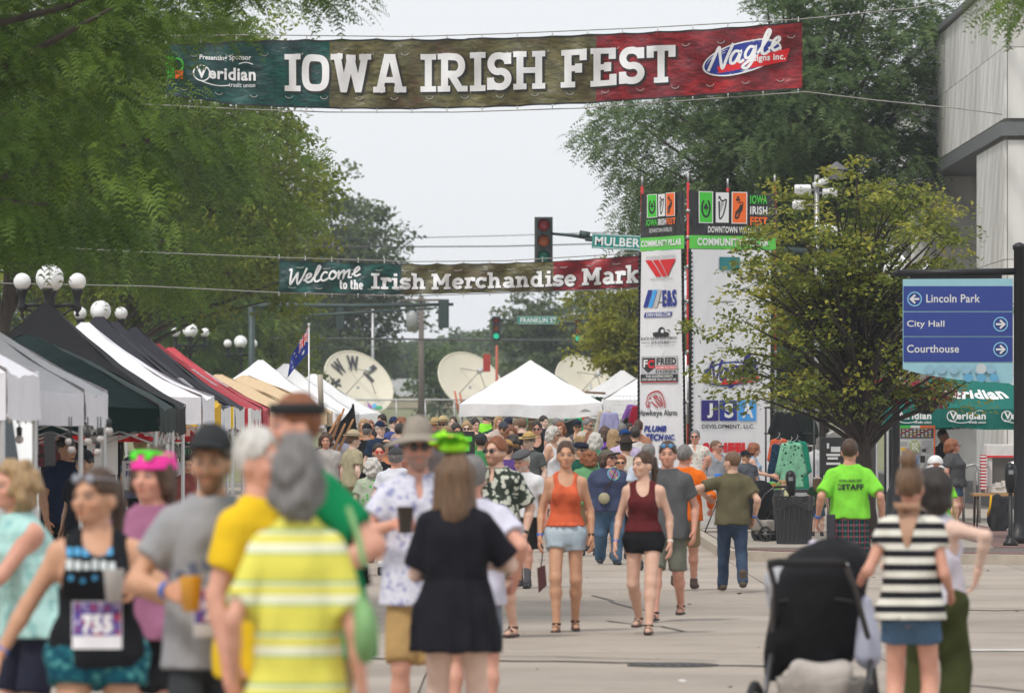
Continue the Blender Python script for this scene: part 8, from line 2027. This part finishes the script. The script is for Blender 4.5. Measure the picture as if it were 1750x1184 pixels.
# --- the crowd behind: each one by itself
P_C=[ # px, head y, d, face, sex, hair, haircolor, hat, glasses, top colour, words
(563,731,101,10,'m','short','grey','cap','d',(.55,.50,.52),'man in a white cap and dark sunglasses by the wooden sticks',(.62,.62,.62)),
(579,728,104,170,'f','bob','dark',None,None,(.30,.30,.38),'woman with a dark bob and grey hooded top seen from behind',None),
(598,713,108,60,'m','short','grey','flat',None,(.035,.045,.06),'man in a beige flat cap and dark tee looking right',(.50,.42,.32)),
(588,716,113,-40,'m','short','red',None,None,(.25,.06,.06),'red-haired man behind the beige flat cap',None),
(557,738,96,0,'m','curly','brown',None,None,(.45,.42,.40),'curly brown-haired person low behind the black headband man',None),
(622,714,112,-30,'f','long','blond',None,None,(.50,.22,.10),'blond woman in an orange top at the left of the crowd',None),
(633,717,115,20,'f','bob','red',None,None,(.55,.30,.30),'woman with pinkish hair beside the blond woman',None),
(654,706,114,-50,'m','short','dark',None,None,(.03,.03,.035),'dark-haired man with a black camera strap bending forward',None),
(627,721,99,160,'m','buzz','grey','cap',None,(.012,.012,.014),'broad man in a black tee and black cap turned away',(.02,.02,.022)),
(650,717,97,30,'m','short','white','cap',None,(.02,.035,.07),'white-haired man in a navy blue cap facing right',(.012,.022,.06)),
(603,735,94,120,'m','short','light','straw',None,(.38,.34,.22),'person in a pale straw hat turned away',(.45,.38,.25)),
(673,710,112,40,'m','short','dark','cap',None,(.06,.08,.25),'man in a navy cap and blue shirt beyond the wide hat',(.02,.03,.08)),
(686,712,110,-60,'m','curly','red',None,None,(.42,.30,.22),'red-haired man with a beard looking left beyond the wide hat',None),
(683,722,104,170,'m','short','dark',None,None,(.15,.13,.30),'dark-haired person in violet behind the navy cap',None),
(660,748,86,-20,'f','bob','dark','visor',None,(.50,.20,.10),'woman in a black visor just behind the red sunglasses',(.015,.015,.017)),
(695,742,88,190,'f','curly','dark',None,None,(.30,.13,.09),'curly dark-haired woman behind the white tee man',None),
(744,714,108,-20,'f','long','blond','straw',None,(.40,.32,.20),'blond woman in a straw hat at the right of the wide hat',(.46,.32,.15)),
(757,711,106,4,'m','short','grey','straw','g',(.10,.15,.10),'bearded man with spectacles and a banded straw hat',(.50,.39,.20)),
(748,735,92,190,'m','curly','dark',None,None,(.12,.10,.10),'dark curly head low beside the wide hat brim',None),
(764,727,98,30,'f','bob','blond',None,'d',(.40,.44,.30),'blond woman with sunglasses next to the straw hat man',None),
(774,710,116,-10,'m','short','brown',None,None,(.20,.42,.08),'man in a green shirt left of the tent leg',None),
(779,722,100,20,'f','bob','dark',None,'g',(.05,.20,.42),'dark-haired woman in spectacles and a blue shirt by the easel sign',None),
(797,718,104,-14,'f','long','blond',None,'g',(.10,.42,.08),'blond woman with green scarf raising a hand to her ear',None),
(812,713,112,30,'m','short','dark',None,None,(.03,.03,.03),'man in black behind the tent leg',None),
(831,702,126,178,'m','short','dark',None,None,(.26,.78,.04),'tall person in a lime green poncho with head under the tent valance',None),
(842,704,127,150,'m','short','brown',None,None,(.30,.80,.06),'second lime green shirt beside the tall poncho',None),
(846,712,124,200,'m','short','light',None,None,(.01,.25,.22),'person in teal beside the lime shirts',None),
(822,738,92,180,'m','short','dark','cap',None,(.05,.25,.08),'dark-capped person low in front of the lime shirts',(.04,.05,.05)),
(860,718,103,34,'m','short','brown','cap','g',(.42,.44,.46),'bearded man in a grey tee and slate cap looking right',(.06,.07,.09)),
(852,710,118,10,'f','long','blond',None,None,(.50,.42,.38),'blond woman behind the slate cap',None),
(869,712,121,-20,'m','short','dark','flat',None,(.30,.34,.40),'man in a navy flat cap under the middle tent',(.02,.025,.05)),
(874,728,98,-10,'f','bob','red',None,None,(.50,.28,.24),'woman with auburn hair in the middle of the crowd',None),
(885,715,115,40,'m','buzz','light',None,None,(.20,.42,.60),'man in a light blue tee facing left beside the black tee',None),
(893,712,100,160,'m','buzz','light',None,None,(.014,.015,.018),'broad man in a black tee with cropped hair, back turned',None),
(876,742,90,185,'f','curly','dark',None,None,(.20,.14,.12),'dark curly head in front of the black tee man',None),
(918,719,98,2,'f','pony','dark',None,'d',(.014,.014,.015),'dark-haired woman in sunglasses and a black tank top',None),
(910,709,122,170,'f','long','blond',None,None,(.50,.35,.40),'long-haired blond woman under the middle tent',None),
(905,738,94,-30,'m','short','grey','straw',None,(.10,.11,.11),'man in a golden straw hat leaning in a charcoal tee',(.47,.33,.13)),
(866,752,84,180,'m','short','brown','straw',None,(.10,.05,.20),'brown straw cowboy hat seen from behind in front of the crowd',(.42,.24,.09)),
(929,709,120,60,'m','short','dark',None,None,(.02,.02,.03),'dark-haired man in black under the middle tent edge',None),
(944,727,96,60,'f','curly','white',None,'g',(.62,.62,.64),'white-haired woman in spectacles and a sleeveless white top',None),
(951,713,116,190,'m','short','grey',None,None,(.03,.03,.035),'grey-haired man in a black jacket beneath the tent',None),
(958,720,108,0,'f','bob','red',None,None,(.60,.45,.36),'woman with short auburn hair and a pale top behind the white-haired woman',None),
(987,715,110,6,'m','short','dark','cap','d',(.10,.10,.12),'man in a black cap and dark tank top under the tent edge',(.015,.02,.04)),
(1003,713,108,40,'m','buzz','grey',None,'g',(.06,.11,.08),'bald bearded man with glasses in a dark green shirt',None),
(995,735,95,170,'f','bob','blond','cap',None,(.45,.36,.30),'blond woman in a beige cap turned away',(.50,.44,.38)),
(1012,736,93,150,'f','curly','red',None,None,(.15,.45,.22),'woman with auburn curls in front of the tent leg',None),
(1017,738,91,178,'f','curly','white',None,None,(.14,.50,.30),'white-haired woman in a green top seen from behind',None),
(993,753,85,20,'m','short','grey','flat','g',(.01,.08,.05),'man in a navy flat cap, glasses and dark green jacket beside the orange top',(.015,.018,.035)),
(1007,768,82,190,'f','curly','red',None,None,(.12,.30,.14),'curly red-haired woman between the orange top and the taupe cap',None),
(1033,727,104,178,'f','bob','brown',None,None,(.16,.06,.36),'brown-haired woman in a purple top seen from behind',None),
(1048,732,99,170,'f','long','blond',None,None,(.02,.02,.022),'long-haired blond woman in black and red seen from behind',None),
(1063,722,108,186,'m','short','grey',None,None,(.30,.30,.34),'grey-haired man before the grid panel',None),
(1068,731,97,184,'m','short','brown','cap_back',None,(.50,.42,.60),'man in a lilac tee and backwards navy cap',(.01,.05,.18)),
(1085,728,101,190,'m','short','dark',None,None,(.58,.56,.54),'dark-haired man in a white tee with a black strap by the pillar',None),
(1075,722,112,30,'f','bob','dark',None,None,(.10,.05,.06),'dark-haired woman with a white headband near the pillar',None),
(1091,716,106,180,'f','pony','brown',None,None,(.42,.20,.12),'brown ponytail touching the left edge of the pillar',None),
(1070,748,89,178,'m','short','dark','fedora',None,(.60,.55,.48),'person in a dark brown fedora seen from behind',(.045,.032,.026)),
(1060,775,80,10,'f','short','red',None,'d',(.40,.33,.28),'auburn-haired woman in sunglasses between the navy tee and maroon top',None),
(1108,756,74,180,'m','short','grey',None,None,(.50,.56,.66),'grey-haired person in pale blue hidden behind the maroon top',None),
(322,776,70,2,'f','short','dark',None,None,(.28,.08,.07),'dark curly-haired woman with a green headband under the white tent',None),
(268,748,74,150,'m','short','grey','cap',None,(.55,.40,.12),'man in a pale mesh cap with yellow collar behind the pink headband',(.42,.40,.46)),
(240,742,82,160,'m','short','blond','cap',None,(.12,.14,.20),'person in a cream cap and striped navy shirt at the back of the stalls',(.55,.42,.20)),
(292,752,72,185,'m','curly','grey',None,None,(.55,.50,.55),'person with grey frizzy hair beside the mesh cap',None),
(115,742,60,40,'m','short','dark',None,None,(.012,.02,.05),'stallholder in dark navy standing in the shade of the left tents',None),
(145,765,58,-30,'m','short','dark','cap',None,(.015,.015,.02),'second stallholder in black behind the hanging bulbs',(.02,.02,.025)),
]
rc_=random.Random(11); tones=['tan','red','fair','pale','mid']
for (px,hy,d,face,sx,hr,hc,ht,gl_,tc_,lb,hcol) in P_C:
    cm=C('crowd_%d_%d'%(px,hy),tc_); kw={}
    if ht: kw=dict(hat=ht,extras=(('hatm',C('hatc_%d_%d'%(px,hy),hcol)),))
    if gl_: kw['glasses']=SG if gl_=='d' else EYEG
    tk='tank' if 'tank' in lb or 'sleeveless' in lb else 'tee'
    if 'beard' in lb and sx=='m': kw['beard']=hc if hc!='buzz' else 'grey'
    if 'ear' in lb.split(): kw['armL']=(.16,-.10,1.52,.9,.3,-.4)
    i=person_at(px,hy,d,face=face+rc_.uniform(-6,6),sex=sx,hair=hr,hairc=hc,skin=rc_.choice(tones),yaw=rc_.uniform(-12,12),pitch=rc_.uniform(-2,10),res=.026,hres=.0115,w=rc_.uniform(1.02,1.12),fat=rc_.choice((0,.06,.12,.2)),seed=px,
      top=dict(k=tk,m=cm,loose=True,ease=.024,name='tank_top' if tk=='tank' else 'shirt'),bottom=dict(k=rc_.choice(('shorts','shorts','pants')),len=.9,m=rc_.choice((dgrey,khaki,denim,denim2,blackc))),label=lb,group='festival crowd beyond the road',**kw)
    if px==918: pass
# ---------------------------------------------------------------- summer haze over the river
hz=bpy.data.materials.new('haze_air'); hz.use_nodes=True; hz.node_tree.nodes.clear()
o_=hz.node_tree.nodes.new('ShaderNodeOutputMaterial'); v_=hz.node_tree.nodes.new('ShaderNodeVolumePrincipled')
v_.inputs['Color'].default_value=(.86,.92,1,1); v_.inputs['Density'].default_value=.00032; hz.node_tree.links.new(v_.outputs[0],o_.inputs['Volume'])
hb=MB().box((0,460,9.5),(700,960,25)).build('haze',hz,kind='stuff')
